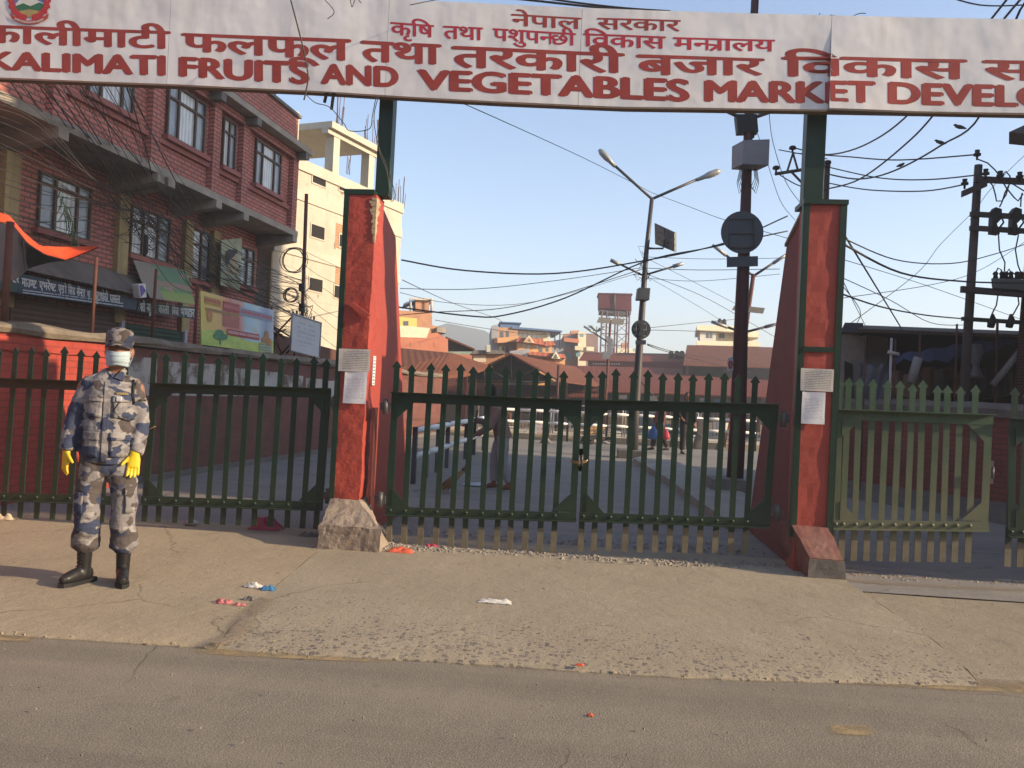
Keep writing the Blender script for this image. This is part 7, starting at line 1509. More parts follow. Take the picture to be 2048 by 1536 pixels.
# ---- guard
gp = gnd(203, 1166); fy = math.atan2(-gp.x, gp.y)          # turned to the camera
G = thing('person', 'guard in blue grey camouflage uniform, face mask and yellow gloves before the left gate', 'person', gp)
GH = Matrix.Translation(gp) @ Matrix.Rotation(fy - R_(6), 4, 'Z'); GM = GH @ Matrix.Diagonal((.87, .95, 1, 1))
# body: one continuous figure under the clothes
b = MB()
b.loft([(.035, -.025, 1.50), (.037, -.04, 1.53), (.04, -.035, 1.58), (.04, -.02, 1.65), (.04, -.01, 1.71), (.04, 0, 1.745)], [(.045, .045), (.062, .075), (.074, .092), (.079, .100), (.068, .088), (.03, .04)], 18, M=GH)      # head
b.ball((.037, -.128, 1.592), (.014, .018, .02), 8, M=GH)                                     # nose
b.loft([(.037, -.118, 1.555), (.037, -.122, 1.548)], [(.024, .008), (.02, .006)], 8, M=GH)
for s in (-1, 1): b.loft([(.04 + s * .076, -.005, 1.57), (.04 + s * .086, .0, 1.60), (.04 + s * .083, .005, 1.635)], [(.010, .016), (.012, .024), (.010, .018)], 8, M=GH)
b.loft([(.0, .01, 1.38), (.02, .0, 1.46), (.035, -.012, 1.54)], [(.085, .07), (.060, .062), (.056, .060)], 14, M=GM)    # neck
b.loft([(0, .0, .86), (0, .0, 1.0), (0, 0, 1.15), (0, 0, 1.30), (0, .01, 1.42)], [(.165, .10), (.16, .10), (.165, .105), (.175, .105), (.10, .07)], 16, M=GM)
for s, el, wr in ((-1, (-.268, .03, 1.14), (-.292, -.02, .93)), (1, (.235, .02, 1.13), (.205, -.09, .92))):
    b.loft([(s * .15, .01, 1.40), (s * .195, .01, 1.36), el, wr], [.055, .05, .042, .03], 12, M=GM)
LEG = {-1: [(-.098, .0, .90), (-.128, -.015, .50), (-.135, .03, .12)], 1: [(.098, 0, .90), (.136, -.02, .50), (.150, .0, .12)]}
for s in (-1, 1): b.loft([Vector(LEG[s][0]), Vector(LEG[s][1]), Vector(LEG[s][2]), Vector(LEG[s][2]) - Vector((0, 0, .06))], [.085, .06, .042, .042], 12, M=GM)
body = part('body', baked(b, .009, 3, 'body'), SKIN, G)
for s in (-1, 1): part('eye', MB().ball((.04 + s * .030, -.103, 1.628), (.013, .009, .008), 8, M=GM), basic('dark eye', (.03, .022, .02), .2, .1, 4, 0), G)
# jacket
j = MB()
j.loft([(-.005, .0, .835), (-.005, 0, .87), (0, 0, 1.0), (0, 0, 1.12), (0, 0, 1.28), (0, .005, 1.375), (.005, .008, 1.43), (.015, .0, 1.475)], [(.200, .140), (.205, .145), (.200, .142), (.195, .138), (.205, .138), (.185, .118), (.125, .092), (.070, .072)], 22, M=GM)
for s, sh_, el, wr in ((-1, (-.160, .01, 1.372), (-.262, .03, 1.14), (-.288, -.015, .915)), (1, (.160, .01, 1.372), (.232, .02, 1.13), (.205, -.085, .905))):
    sh_ = Vector(sh_); el = Vector(el); wr = Vector(wr); j.loft([sh_ + Vector((-s * .07, 0, .02)), sh_, sh_.lerp(el, .4), el, el.lerp(wr, .55), wr], [(.070, .06), (.073, .076), (.072, .078), (.067, .072), (.064, .068), (.060, .064)], 16, M=GM)
jm = baked(j, .011, 5, 'jacket')
for v_ in jm.vertices:                             # soft folds
    p = v_.co; q = p - gp; k = noise.noise(Vector((q.x * 9, q.y * 9, q.z * 6))) * .010 + noise.noise(Vector((q.x * 22 + 5, q.y * 20, q.z * 26))) * .005; v_.co = p + v_.normal * k
jb = bvh_of(jm); jk = part('jacket', jm, CAMO, G)
def patch(bvh, M, x0, x1, z0, z1, lift, th, k=6, frm=-1.0, skew=0):
    """cloth patch lying on the garment: sampled from the front onto its surface."""
    g_ = []; dr = (M.to_3x3() @ Vector((0, -frm, 0))).normalized()
    for i in range(k + 1):
        row = []
        for q_ in range(k + 1):
            o = M @ Vector((x0 + (x1 - x0) * i / k, frm, z0 + (z1 - z0) * q_ / k + skew * (x1 - x0) * i / k)); h = bvh.ray_cast(o, dr)[0]; row.append(h if h else None)
        g_.append(row)
    fl = [h for r_ in g_ for h in r_ if h]
    if not fl: return None
    m_ = MB(); lf = dr * -lift; lt_ = dr * -(lift + th)
    for i in range(k):
        for q_ in range(k):
            c_ = [g_[i][q_], g_[i + 1][q_], g_[i + 1][q_ + 1], g_[i][q_ + 1]]
            if all(c_):
                m_.face([p + lt_ for p in c_], sm=True)
                for e_ in range(4):
                    ii, jj = ((i, q_), (i + 1, q_), (i + 1, q_ + 1), (i, q_ + 1))[e_], ((i + 1, q_), (i + 1, q_ + 1), (i, q_ + 1), (i, q_))[e_]
                    if (ii[0] == jj[0] and ii[0] in (0, k)) or (ii[1] == jj[1] and ii[1] in (0, k)): m_.face([c_[e_] - dr * -.004, c_[(e_ + 1) % 4] - dr * -.004, c_[(e_ + 1) % 4] + lt_, c_[e_] + lt_])
    return m_
def pt_(name, parent, mat, *a, bvh=None, **k):
    m_ = patch(bvh or jb, GM, *a, **k)
    if m_ and m_.v: return part(name, m_, mat, parent)
pt_('pocket', jk, CAMO, .035, .150, 1.155, 1.275, .003, .008); pt_('pocket', jk, CAMO, -.150, -.045, 1.155, 1.275, .003, .008)
pt_('pocket_flap', jk, CAMO, .03, .155, 1.262, 1.305, .010, .008); pt_('pocket_flap', jk, CAMO, -.155, -.04, 1.262, 1.305, .010, .008)
pt_('pocket', jk, CAMO, .03, .165, .885, 1.02, .003, .010); pt_('pocket_flap', jk, CAMO, .025, .170, 1.0, 1.055, .012, .008)
pt_('pocket', jk, CAMO, -.17, -.06, .885, 1.02, .003, .010); pt_('pocket_flap', jk, CAMO, -.175, -.055, 1.0, 1.055, .012, .008)
pt_('button_placket', jk, CAMO, -.035, .012, .85, 1.40, .002, .006, k=14)
pt_('name_tape', jk, basic('ochre tape', (.20, .15, .07), .8, .3, 20, 0), .045, .135, 1.313, 1.329, .004, .004)
pt_('badge', jk, basic('pale shiny badge', (.35, .36, .40), .4, .3, 20, 0, spec=.6), .055, .095, 1.268, 1.300, .020, .006)
pt_('sleeve_patch', jk, basic('dark sleeve patch', (.03, .022, .02), .8, .2, 20, 0), .215, .262, 1.272, 1.287, .004, .004); pt_('rank_badge', jk, basic('dark rank badge', (.03, .022, .02), .8, .2, 20, 0), .243, .250, 1.293, 1.303, .004, .004, k=2)
lan = [(.02, 1.40), (.085, 1.40), (.10, 1.30), (.045, 1.22), (.11, 1.16), (.17, 1.145)]
def on_jacket(x, z, lift=.012):
    o = GM @ Vector((x, -1, z)); dr = GM.to_3x3() @ Vector((0, 1, 0)); h = jb.ray_cast(o, dr)[0]; return (h or o + dr * .9) - dr * lift
q_ = [on_jacket(x, z) for x, z in ((.185, 1.40), (.165, 1.33), (.155, 1.27), (.075, 1.26), (.040, 1.205), (.085, 1.155), (.150, 1.135), (.185, 1.15))]; part('lanyard', MB().tube(q_, .005, 6), BLACK, jk)
q_ = [on_jacket(x, z) for x, z in ((.165, 1.42), (.168, 1.36), (.172, 1.30), (.178, 1.25))]; part('shoulder_cord', MB().tube(q_, .008, 6), BLACK, jk)
for s in (-1, 1):                                  # collar wings, epaulettes
    c_ = MB(); a0 = GM @ Vector((.02 + s * .010, -.088, 1.425)); a1 = GM @ Vector((.02 + s * .075, -.085, 1.405)); a2 = GM @ Vector((.022 + s * .085, -.02, 1.478)); a3 = GM @ Vector((.022 + s * .060, -.062, 1.482)); a4 = GM @ Vector((.022 + s * .062, .05, 1.50)); a5 = GM @ Vector((.022 + s * .09, .05, 1.47)); up = GM.to_3x3() @ Vector((-s * .004, -.010, .004))
    c_.prism([a0, a1, a2, a3], up); c_.prism([a3, a2, a5, a4], up); part('collar', c_, CAMO, jk)
    e_ = MB(); e_.hexa([GM @ Vector(p) for p in ((s * .09, -.035, 1.442), (s * .185, -.03, 1.412), (s * .185, .025, 1.412), (s * .09, .03, 1.442), (s * .09, -.035, 1.456), (s * .190, -.03, 1.424), (s * .190, .025, 1.424), (s * .09, .03, 1.456))]); part('epaulette', e_, CAMO, jk, bevel=.003)
# trousers
t = MB(); t.loft([(0, 0, .99), (0, .0, .90), (0, .005, .82), (0, .01, .76)], [(.172, .118), (.182, .125), (.178, .12), (.12, .09)], 18, M=GM)
for s in (-1, 1):
    A, B, C_ = [Vector(p) for p in LEG[s]]; t.loft([A + Vector((-s * .01, 0, -.02)), A.lerp(B, .5) + Vector((s * .005, 0, 0)), B + Vector((0, 0, .04)), B - Vector((0, 0, .10)), C_ + Vector((0, -.0, .22)), C_ + Vector((0, -.005, .135)), C_ + Vector((0, 0, .10))], [(.112, .112), (.108, .106), (.098, .098), (.098, .098), (.104, .102), (.108, .102), (.066, .066)], 18, M=GM)
tm = baked(t, .011, 4, 'trousers')
for v_ in tm.vertices:
    q = v_.co - gp; k = noise.noise(Vector((q.x * 8, q.y * 8, q.z * 7 + 3))) * .014 + noise.noise(Vector((q.x * 18, q.y * 18, q.z * 24))) * (.007 + .008 * max(0, .42 - q.z)); v_.co = v_.co + v_.normal * k
tb = bvh_of(tm); tr_ = part('trousers', tm, CAMO, G)
pt_('cargo_pocket', tr_, CAMO, .155, .222, .50, .64, .004, .012, bvh=tb); pt_('cargo_flap', tr_, CAMO, .15, .222, .625, .675, .012, .01, bvh=tb); pt_('cargo_pocket', tr_, CAMO, -.215, -.15, .50, .64, .004, .012, bvh=tb)
# boots
LEATH = basic('scuffed black leather', (.014, .013, .013), .4, .3, 8, .25, 40, spec=.35, dirt=(.04, .033, .026), dirt_amt=.25)
for s, toe in ((-1, (-.155, -.165)), (1, (.02, -.21))):
    c_ = Vector(LEG[s][2]); tx = Vector((toe[0], toe[1], 0)); o = MB(); dr = tx.normalized(); sd = (-dr.y, dr.x, 0)
    o.loft([(c_.x, c_.y, .285), (c_.x, c_.y, .20), (c_.x, c_.y + .0, .11), (c_.x, c_.y, .05)], [(.060, .062), (.056, .058), (.052, .056), (.05, .06)], 14, M=GM)
    h = c_ - dr * .062; o.loft([Vector((h.x, h.y, .052)), c_ * 1.0 + Vector((0, 0, .065 - c_.z)), Vector((c_.x, c_.y, .06)) + dr * .09, Vector((c_.x, c_.y, .05)) + dr * .16, Vector((c_.x, c_.y, .045)) + dr * .205], [(.040, .045), (.046, .062), (.048, .050), (.046, .040), (.024, .026)], 14, side=sd, M=GM)
    bt = part('boot', baked(o, .009, 3, 'boot'), LEATH, G)
    o = MB(); pts = [c_ + dr * a_ + Vector(sd) * w_ - Vector((0, 0, c_.z)) for a_, w_ in ((-.105, -.03), (-.06, -.043), (.05, -.045), (.14, -.052), (.20, -.035), (.225, 0), (.20, .035), (.14, .052), (.05, .045), (-.06, .043), (-.105, .03))]; o.prism([GM @ Vector((p.x, p.y, 0.0)) for p in pts], (0, 0, .028)); part('sole', o, BLACK, bt)
    o = MB()
    for k in range(6): z = .12 + k * .026; y = c_ + dr * (.050 + max(0, .13 - z) * .5); o.tube([GM @ Vector((y.x + sd[0] * w_, y.y + sd[1] * w_, z + .006 * (w_ > 0))) for w_ in (-.026, 0, .026)], .004, 5)
    part('laces', o, BLACK, bt)
# gloves with five fingers
YEL = basic('yellow rubber glove', (.66, .46, .018), .4, .08, 8, .25, 30, spec=.5)
def glove(wr, fing, thumb, side, curl, tilt):
    o = MB(); w = Vector((wr[0] * .87, wr[1] * .95, wr[2])); f = Vector(fing).normalized(); sd = Vector(side).normalized()
    o.loft([w - f * .03, w + f * .0, w + f * .035, w + f * .09], [(.036, .030), (.033, .026), (.042, .021), (.042, .017)], 14, side=side, M=GH)
    for k, (off, L) in enumerate(((-.031, .066), (-.0105, .076), (.0105, .071), (.031, .056))): finger(o, GH, w + f * .09 + sd * off, f + sd * off * 2.2, L, .0105, curl)
    th = w + f * .03 - sd * .038; finger(o, GH, th, f * .8 - sd * .65 + Vector(curl) * .3, .066, .0125, Vector(curl) * .4 + sd * .25)
    m_ = baked(o, .0042, 2, 'glove'); return part('glove', m_, YEL, G)
glove((.203, -.100, .905), (-.04, -.10, -1), 0, (1, .12, -.03), (-.02, -.6, .1), 0)
glove((-.292, -.022, .915), (-.05, -.08, -1), 0, (-.45, .85, 0), (.75, .25, .1), 0)
# cap
cp = MB(); cp.loft([(.04, -.008, 1.655), (.04, -.008, 1.69), (.04, -.010, 1.735), (.04, -.008, 1.752), (.04, -.006, 1.757)], [(.090, .112), (.092, .114), (.090, .110), (.080, .098), (.05, .06)], 24, M=GH)
cap = part('cap', cp, CAMOC, G, bevel=0); vz = MB(); K = 16; top = []; bot = []
for k in range(K + 1):
    a = R_(198 + 144 * k / K); cx, cy = .04 + .090 * math.cos(a), -.008 + .112 * math.sin(a); fx, fy_ = .04 + .092 * math.cos(a), -.03 + .150 * math.sin(a); dz = -.020 - .014 * abs(math.cos(a)) * 2.2 + .006
    top.append((GH @ Vector((cx, cy, 1.674)), GH @ Vector((fx, fy_, 1.672 + dz)))); bot.append((GH @ Vector((cx, cy, 1.669)), GH @ Vector((fx, fy_, 1.667 + dz))))
for k in range(K):
    vz.face([top[k][1], top[k + 1][1], top[k + 1][0], top[k][0]], sm=True); vz.face([bot[k][0], bot[k + 1][0], bot[k + 1][1], bot[k][1]], sm=True); vz.face([bot[k][1], bot[k + 1][1], top[k + 1][1], top[k][1]])
part('visor', vz, CAMOC, cap)
# pleated face mask
MASKM = N('pale blue pleated mask'); z_ = MASKM.sep(MASKM.uv())[1]; MASKM.col(MASKM.ramp(MASKM.noise(8, 3), [(.3, (.30, .385, .44)), (.7, (.38, .46, .51))])).set(.8).bump(MASKM.math('SINE', MASKM.math('MULTIPLY', z_, 26)), .2, .004); MASKM = MASKM.m
mk = MB(); K = 14; R2_ = 9; g_ = []
for i in range(K + 1):
    a = R_(204 + 132 * i / K); row = []
    for q in range(R2_ + 1):
        v = q / R2_; z = 1.512 + .092 * v; bulge = .006 * math.sin(math.pi * v) + .016 * max(0, math.cos(a - R_(270))) ** 2 * (.4 + v * .6) + .003 * math.sin(v * 19)
        rx = .072 + .010 * v; ry = .098 + .006 * v - .028 * max(0, .35 - v); cz = .010 * abs(math.cos(a)) * (1 - 2 * v) * -1.2
        row.append(GH @ Vector((.038 + (rx + bulge) * math.cos(a), -.022 + (ry + bulge) * math.sin(a), z + cz)))
    g_.append(row)
for i in range(K):
    for q in range(R2_):
        uvq = [(i / K, q / R2_), ((i + 1) / K, q / R2_), ((i + 1) / K, (q + 1) / R2_), (i / K, (q + 1) / R2_)]; mk.face([g_[i][q], g_[i + 1][q], g_[i + 1][q + 1], g_[i][q + 1]], uv=uvq, sm=True)
mko = part('face_mask', mk, MASKM, G); sol = mko.modifiers.new('t', 'SOLIDIFY'); sol.thickness = .003
lp = MB()
for s in (0, K):
    for q in (1, R2_ - 1): e = GH @ Vector((.04 + (1 if s else -1) * .086, .012, 1.60 + (.02 if q > 3 else -.02))); lp.tube([g_[s][q], e], .002, 4)
part('ear_loop', lp, MASKM, mko)

# ---- generic clothed figure for the people inside
HAIR = basic('black hair', (.012, .011, .011), .5, .3, 8, .3, 60)
part('hair', baked(MB().ball((.04, .022, 1.632), (.080, .082, .06), 14, M=GH), .008, 2, 'hair'), HAIR, G)
def figure(label, loc, rot, J, top_c, leg_c, shoe_c, hair=True, long_top=0.0, skirt=False, extra=None):
    """J: joints (head, neck, chest, hip, elbows, wrists, knees, ankles) in local metres, -y is forward."""
    root = thing('person', label, 'person', loc); M = Matrix.Translation(loc) @ Matrix.Rotation(rot, 4, 'Z'); V = {k: Vector(v) for k, v in J.items()}
    b = MB(); h = V['head']; b.ball(h, (.076, .095, .118), 14, M=M); b.ball(h + Vector(J.get('face', (0, -.098, -.015))), (.012, .015, .018), 8, M=M)
    for s in (-1, 1): b.ball(h + Vector((s * .078, 0, -.01)), (.01, .018, .026), 8, M=M)
    b.loft([V['neck'], h - Vector((0, 0, .06))], [.055, .05], 10, M=M)
    b.loft([V['hip'], V['hip'].lerp(V['chest'], .5), V['chest'], V['neck']], [(.14, .10), (.13, .095), (.155, .105), (.07, .06)], 14, M=M)
    for s, n_ in ((-1, 'r'), (1, 'l')):
        sh_ = V['chest'] + Vector((s * .165, 0, .04)) if 'sh' + n_ not in V else V['sh' + n_]; b.loft([V['chest'], sh_, V['el' + n_], V['wr' + n_]], [.06, .05, .04, .028], 10, M=M)
        w = V['wr' + n_]; d_ = (w - V['el' + n_]).normalized(); b.loft([w, w + d_ * .05, w + d_ * .09], [(.026, .02), (.034, .018), (.034, .015)], 8, M=M)
        for k in range(4): p = w + d_ * .085 + Vector(((k - 1.5) * .016, 0, 0)); b.loft([p, p + d_ * (.04 + .008 * (k in (1, 2))), p + d_ * .07 + Vector((0, -.012, 0))], [.009, .008, .006], 6, M=M)
        p = w + d_ * .03 + Vector((-s * .03, -.01, 0)); b.loft([p, p + d_ * .03 + Vector((-s * .015, -.02, 0)), p + d_ * .055 + Vector((-s * .012, -.03, 0))], [.012, .010, .007], 6, M=M)
        b.loft([V['hip'] + Vector((s * .08, 0, .02)), V['kn' + n_], V['an' + n_]], [.085, .06, .038], 12, M=M); a = V['an' + n_]; b.loft([a, a + Vector((0, -.06, -.05)), a + Vector((0, -.16, -.065))], [(.036, .036), (.04, .032), (.036, .016)], 10, M=M)
    part('body', baked(b, .012, 3, 'body'), SKIN, root)
    for s in (-1, 1): part('eye', MB().ball(h + Vector((s * .03, -.088, .012)), (.011, .008, .008), 6, M=M), BLACK, root)
    c_ = MB(); lo_ = V['hip'] + (V['hip'] - V['chest']).normalized() * (.06 + long_top); c_.loft([lo_, V['hip'], V['hip'].lerp(V['chest'], .5), V['chest'], V['chest'].lerp(V['neck'], .7), V['neck'] + Vector((0, 0, .01))], [(.185, .14), (.175, .13), (.165, .125), (.185, .13), (.13, .09), (.07, .065)], 16, M=M)
    for s, n_ in ((-1, 'r'), (1, 'l')):
        sh_ = V['chest'] + Vector((s * .17, 0, .04)) if 'sh' + n_ not in V else V['sh' + n_]; c_.loft([V['chest'] + Vector((s * .08, 0, .04)), sh_, V['el' + n_], V['el' + n_].lerp(V['wr' + n_], .9)], [.075, .07, .06, .05], 12, M=M)
    part('shirt', baked(c_, .013, 4, 'shirt'), top_c, root)
    c_ = MB(); c_.loft([V['hip'] + Vector((0, 0, .06)), V['hip'], V['hip'] - Vector((0, 0, .09))], [(.155, .115), (.165, .125), (.13, .10)], 14, M=M)
    for s, n_ in ((-1, 'r'), (1, 'l')): c_.loft([V['hip'] + Vector((s * .08, 0, -.02)), (V['hip'] + Vector((s * .08, 0, 0))).lerp(V['kn' + n_], .55), V['kn' + n_], V['kn' + n_].lerp(V['an' + n_], .5), V['an' + n_] + Vector((0, 0, .03))], [.10, .098, .085, .082, .066], 12, M=M)
    part('trousers', baked(c_, .013, 4, 'trousers'), leg_c, root)
    for n_ in 'rl': a = V['an' + n_]; o = MB().loft([a + Vector((0, .05, -.045)), a + Vector((0, -.03, -.035)), a + Vector((0, -.11, -.055)), a + Vector((0, -.185, -.065))], [(.036, .03), (.044, .046), (.046, .032), (.03, .016)], 12, side=(1, 0, 0), M=M); part('shoe', baked(o, .009, 2, 'shoe'), shoe_c, root)
    if hair: part('hair', baked(MB().ball(h + Vector((0, .022, .03)), (.086, .096, .105), 14, M=M).ball(h + Vector((0, .07, -.03)), (.075, .06, .10), 12, M=M), .012, 3, 'hair'), HAIR, root)
    return root, M
# sweeper, bent forward and facing left
g = gnd(996, 978); SWL = (-math.pi / 2) + .15
J = dict(head=(-.02, -.20, 1.43), neck=(0, -.12, 1.32), chest=(0, -.07, 1.16), hip=(0, .03, .82), elr=(-.20, -.20, .98), wrr=(-.08, -.40, 1.02), ell=(.20, -.16, .94), wrl=(.05, -.36, .80), knr=(-.09, -.06, .46), anr=(-.09, -.06, .085), knl=(.10, .04, .45), anl=(.10, .16, .085), face=(0, -.10, -.04))
SWP, M = figure('sweeper in brown top and grey trousers bending over a long broom behind the centre gate', g, SWL, J, basic('brown worn shirt', (.26, .17, .135), .9, .2, 4, .4, 20), basic('grey trousers', (.32, .31, .31), .9, .2, 4, .4, 20), basic('reddish slippers', (.20, .065, .04), .7))
part('scarf', baked(MB().ball(M @ Vector((-.02, -.18, 1.46)), (.10, .10, .12), 12).loft([(0, -.14, 1.38), (0, -.08, 1.28), (.02, -.02, 1.1)], [(.09, .06), (.10, .05), (.06, .03)], 10, M=M), .014, 3, 'scarf'), basic('dark scarf', (.022, .018, .018), .9, .3), SWP)
# broom held by the sweeper
h0 = M @ Vector((-.02, -.36, 1.16)); h1 = P(931, 938, 11.95); h2 = P(885, 984, 11.75); h2.z = max(h2.z, .02)
BR = thing('broom', 'long stick broom with fanned straw bristles resting on the lane, held by the sweeper', 'broom', (h2.x, h2.y, 0)); part('handle', MB().tube([h0, h1], .014, 7), BLACK, BR)
mb = MB(); ax = (h2 - h1); u = ax.normalized().cross(Vector((0, 0, 1))).normalized()
for k in range(110):
    a = random.uniform(-1, 1); e = h1 + ax * random.uniform(.8, 1.12) + u * a * .17 + Vector((0, 0, random.uniform(0, .07))); e.z = max(.012, e.z); s_ = h1 + u * a * .03; mb.tube([s_, s_.lerp(e, .5) + Vector((0, 0, .02)), e], [.006, .005, .002], 4)
part('bristles', mb, basic('straw', (.25, .155, .065), .9, .35, 9, 0), BR); part('binding', MB().tube([h1 - ax * .06, h1 + ax * .08], .04, 9), basic('brown binding', (.14, .07, .045), .8), BR)
# dark clad man walking away and person with two bags
def stand(px, py): return gnd(px, py)
g = stand(1370, 908); J = dict(head=(0, -.02, 1.56), neck=(0, 0, 1.44), chest=(0, 0, 1.27), hip=(0, 0, .90), elr=(-.24, .0, 1.08), wrr=(-.20, -.16, .98), ell=(.24, .0, 1.08), wrl=(.22, -.10, .86), knr=(-.10, -.06, .48), anr=(-.13, -.08, .085), knl=(.11, .03, .48), anl=(.14, .10, .085))
DK = basic('black clothes', (.018, .017, .018), .85, .3, 4, .3, 20)
figure('man in dark jacket and trousers standing at the lane end behind the right centre leaf', g, R_(15), J, DK, basic('very dark trousers', (.022, .02, .022), .9, .3), BLACK)
g = stand(1318, 901); J = dict(head=(0, -.03, 1.50), neck=(0, 0, 1.38), chest=(0, 0, 1.20), hip=(0, 0, .84), elr=(-.22, .0, 1.02), wrr=(-.27, -.03, .80), ell=(.22, .0, 1.02), wrl=(.27, -.03, .80), knr=(-.08, -.12, .46), anr=(-.10, -.16, .085), knl=(.09, .04, .46), anl=(.11, .20, .10))
_, M = figure('person in maroon top carrying a blue and a red bag at the lane end', g, R_(-70), J, basic('maroon top', (.14, .045, .045), .9, .25, 4, .3), basic('dark brown trousers', (.05, .04, .036), .9, .3), BLACK)
def bag(label, top, mat, w, h):
    mb = MB(); t = Vector(top); rows = []
    for k in range(9):
        v = k / 8; r = w * (.14 + .95 * math.sin(min(1, v * 1.25) * math.pi / 2)) * (1 if v < .9 else .75); rows.append([t + Vector((r * math.cos(a * .524) * (1 + .12 * noise.noise(Vector((a, k * .6, w * 9)))), r * .6 * math.sin(a * .524), -h * v)) for a in range(12)])
    mb.rings(rows); mb.tube([t + Vector((-.03, 0, -.02)), t + Vector((-.02, 0, .07)), t + Vector((.02, 0, .07)), t + Vector((.03, 0, -.02))], .010, 5); return solo('bag', mb, mat, label, 'bag')
c_ = P(1307, 852, 22.6); bag('bulging blue shopping bag carried at the lane end', c_, basic('blue bag', (.05, .13, .32), .5, .25, 6, .5, 14, bdist=.02), .15, .36)
c_ = P(1332, 858, 22.9); bag('small bright red bag carried at the lane end', c_, basic('red bag', (.50, .04, .06), .5, .2, 6, .5, 14, bdist=.02), .11, .28)

# ================================================================ litter
def crumple(name, x, y, w, h, mat, label, cat='litter', lift=.0, flatness=.35, seed=1, z0=0.0):
    g = gnd(x, y, z0); d_ = (g - CC).dot(CF); W = w * d_ / F / 2; H = h * d_ / F; k = 12; mb = MB(); rw = random.Random(seed); gr = []
    for i in range(k + 1):
        row = []
        for q in range(k + 1):
            u = i / k * 2 - 1; v = q / k * 2 - 1; nz = noise.noise(Vector((u * 2.2 + seed * 3, v * 2.2, seed))); e = 1 - max(abs(u), abs(v)) ** 3
            row.append(g + Vector((u * W * (1 + .3 * noise.noise(Vector((v * 2, seed, 0)))), v * W * flatness * 1.6 * (1 + .3 * noise.noise(Vector((u * 2, 0, seed)))), .004 + max(0, H * e * (.55 + 1.1 * nz) + .010 * noise.noise(Vector((u * 7, v * 7, seed)))))))
        gr.append(row)
    for i in range(k):
        for q in range(k): mb.face([gr[i][q], gr[i + 1][q], gr[i + 1][q + 1], gr[i][q + 1]], sm=True); mb.face([gr[i][q + 1] - Vector((0, 0, .002)), gr[i + 1][q + 1] - Vector((0, 0, .002)), gr[i + 1][q] - Vector((0, 0, .002)), gr[i][q] - Vector((0, 0, .002))], sm=True)
    return solo(name, mb, mat, label, cat)
PINK = basic('pink plastic', (.42, .05, .085), .45, .2, 8, .5, 25); ORL = basic('orange red wrapper', (.62, .12, .06), .5, .25, 9, .3, 30); PKC = basic('pink rag', (.50, .17, .16), .85, .3, 9, .4, 40); BLC = basic('blue plastic scrap', (.05, .17, .33), .5, .3, 9, .3, 30); WHC = basic('white rag', (.60, .57, .52), .85, .15, 9, .4, 40)
crumple('plastic_bag', 532, 1058, 62, 26, PINK, 'crumpled pink plastic bag on the ground left of the chipped pillar', 'bag', seed=2)
crumple('wrapper', 802, 1104, 48, 12, ORL, 'orange red wrapper in the gravel at the foot of the left pillar', seed=3); crumple('wrapper', 864, 1094, 26, 6, PINK, 'thin pinkish wrapper in the gravel under the centre leaf', seed=4)
crumple('rag', 447, 1206, 34, 9, PKC, 'pink rag lying in the slab joint, nearest the street', seed=5); crumple('rag', 480, 1211, 26, 5, PKC, 'flat salmon rag beside the pink one in the slab joint', seed=6)
crumple('plastic_scrap', 536, 1180, 30, 8, BLC, 'blue plastic scrap in the slab joint', seed=7); crumple('paper_scrap', 508, 1174, 34, 9, WHC, 'pale paper scraps left of the blue scrap', seed=8); crumple('paper_scrap', 498, 1200, 26, 8, CONCD, 'grey paper scrap between the pink rag and the blue scrap', seed=9)
crumple('paper_sheet', 957, 970, 62, 5, basic('bright paper', (.55, .58, .62), .8, .1), 'flat white paper beside the feet of the sweeper', 'paper', seed=10)
crumple('cardboard', 10, 1038, 44, 11, basic('pale cardboard', (.52, .43, .28), .9, .2, 5, .3), 'folded pale cardboard under the gate leaf at the left edge', 'cardboard', seed=11); crumple('cardboard', 618, 1072, 40, 8, CONCD, 'grey flattened cardboard left of the chipped base', 'cardboard', seed=13)
crumple('wrapper', 1180, 1433, 12, 5, ORL, 'tiny orange scrap on the asphalt', seed=14, z0=-.03); crumple('wrapper', 1160, 1332, 16, 4, ORL, 'tiny orange scrap at the apron edge', seed=15)
crumple('rag', 990, 1205, 62, 6, WHC, 'twisted white rag lying alone in the middle of the apron', seed=21, flatness=.22)
g = gnd(381, 1052); mb = MB().tube([g + Vector((-.05, 0, .03)), g + Vector((0, 0, .035)), g + Vector((.04, .01, .03)), g + Vector((.07, .01, .028))], [.03, .034, .03, .012], 10); solo('plastic_bottle', mb, basic('clear plastic bottle', (.45, .45, .45), .15, .1, spec=.7), 'clear crushed plastic bottle by the gate left of the pink bag', 'bottle')
mb = MB()
for k in range(16): g = gnd(random.choice((470, 500, 540, 620, 930, 1060, 1500)) + random.gauss(0, 60), 1120 + random.random() * 200); a = random.random() * 3; L = random.uniform(.015, .04); mb.tube([g + Vector((0, 0, .004)), g + Vector((L * math.cos(a), L * math.sin(a), .006))], .0025, 4)
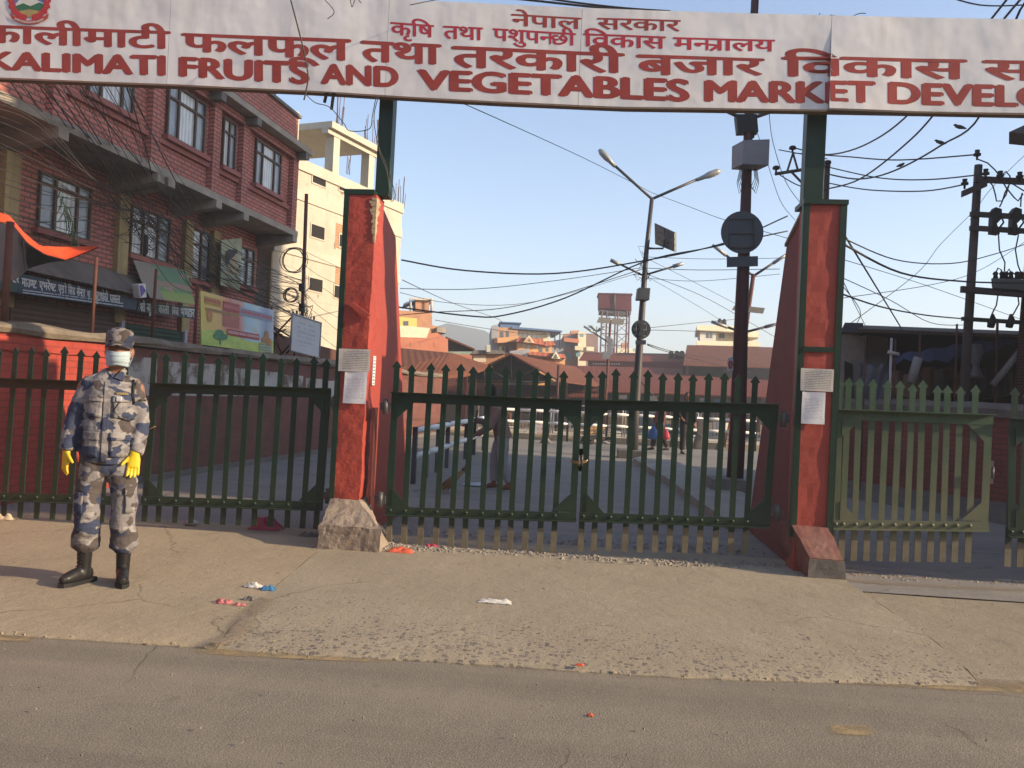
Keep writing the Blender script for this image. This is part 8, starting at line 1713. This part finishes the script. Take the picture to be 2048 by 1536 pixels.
solo('straw_bits', mb, basic('straw bits', (.35, .28, .16), .9), 'short straw bits and twigs strewn on the apron', 'straw', kind='stuff')
# ================================================================ the hazy air of the place
hz = bpy.data.materials.new('haze air'); hz.use_nodes = True; hn = hz.node_tree.nodes; hn.remove(hn['Principled BSDF'])
pv = hn.new('ShaderNodeVolumePrincipled'); pv.inputs['Color'].default_value = (.86, .88, .92, 1); pv.inputs['Density'].default_value = .0025; pv.inputs['Anisotropy'].default_value = .1
hz.node_tree.links.new(pv.outputs[0], hn['Material Output'].inputs['Volume'])
solo('haze', MB().box(-620, 620, -40, 520, -1.5, 44), hz, 'thin pale haze over the whole place', 'haze', kind='stuff', org=(0, 0, 0))

dm = bpy.data.materials.new('raised dust'); dm.use_nodes = True; dn = dm.node_tree.nodes; dl = dm.node_tree.links; dn.remove(dn['Principled BSDF'])
pv = dn.new('ShaderNodeVolumePrincipled'); pv.inputs['Color'].default_value = (.75, .68, .58, 1); tc = dn.new('ShaderNodeTexCoord'); nz = dn.new('ShaderNodeTexNoise'); nz.inputs['Scale'].default_value = 2.2; nz.inputs['Detail'].default_value = 4
ln = dn.new('ShaderNodeVectorMath'); ln.operation = 'LENGTH'; dl.new(tc.outputs['Object'], ln.inputs[0]); mr = dn.new('ShaderNodeMapRange'); mr.inputs[1].default_value = .2; mr.inputs[2].default_value = 1.0; mr.inputs[3].default_value = .4; mr.inputs[4].default_value = 0
dl.new(ln.outputs['Value'], mr.inputs[0]); dl.new(tc.outputs['Object'], nz.inputs['Vector']); mu = dn.new('ShaderNodeMath'); mu.operation = 'MULTIPLY'; dl.new(mr.outputs[0], mu.inputs[0]); dl.new(nz.outputs[0], mu.inputs[1]); dl.new(mu.outputs[0], pv.inputs['Density']); dl.new(pv.outputs[0], dn['Material Output'].inputs['Volume'])
g = gnd(880, 975); solo('dust_cloud', MB().ball((g.x, g.y, .42), (.95, .8, .42), 16), dm, 'faint dust raised by the broom of the sweeper', 'dust', kind='stuff', org=(g.x, g.y, .42))
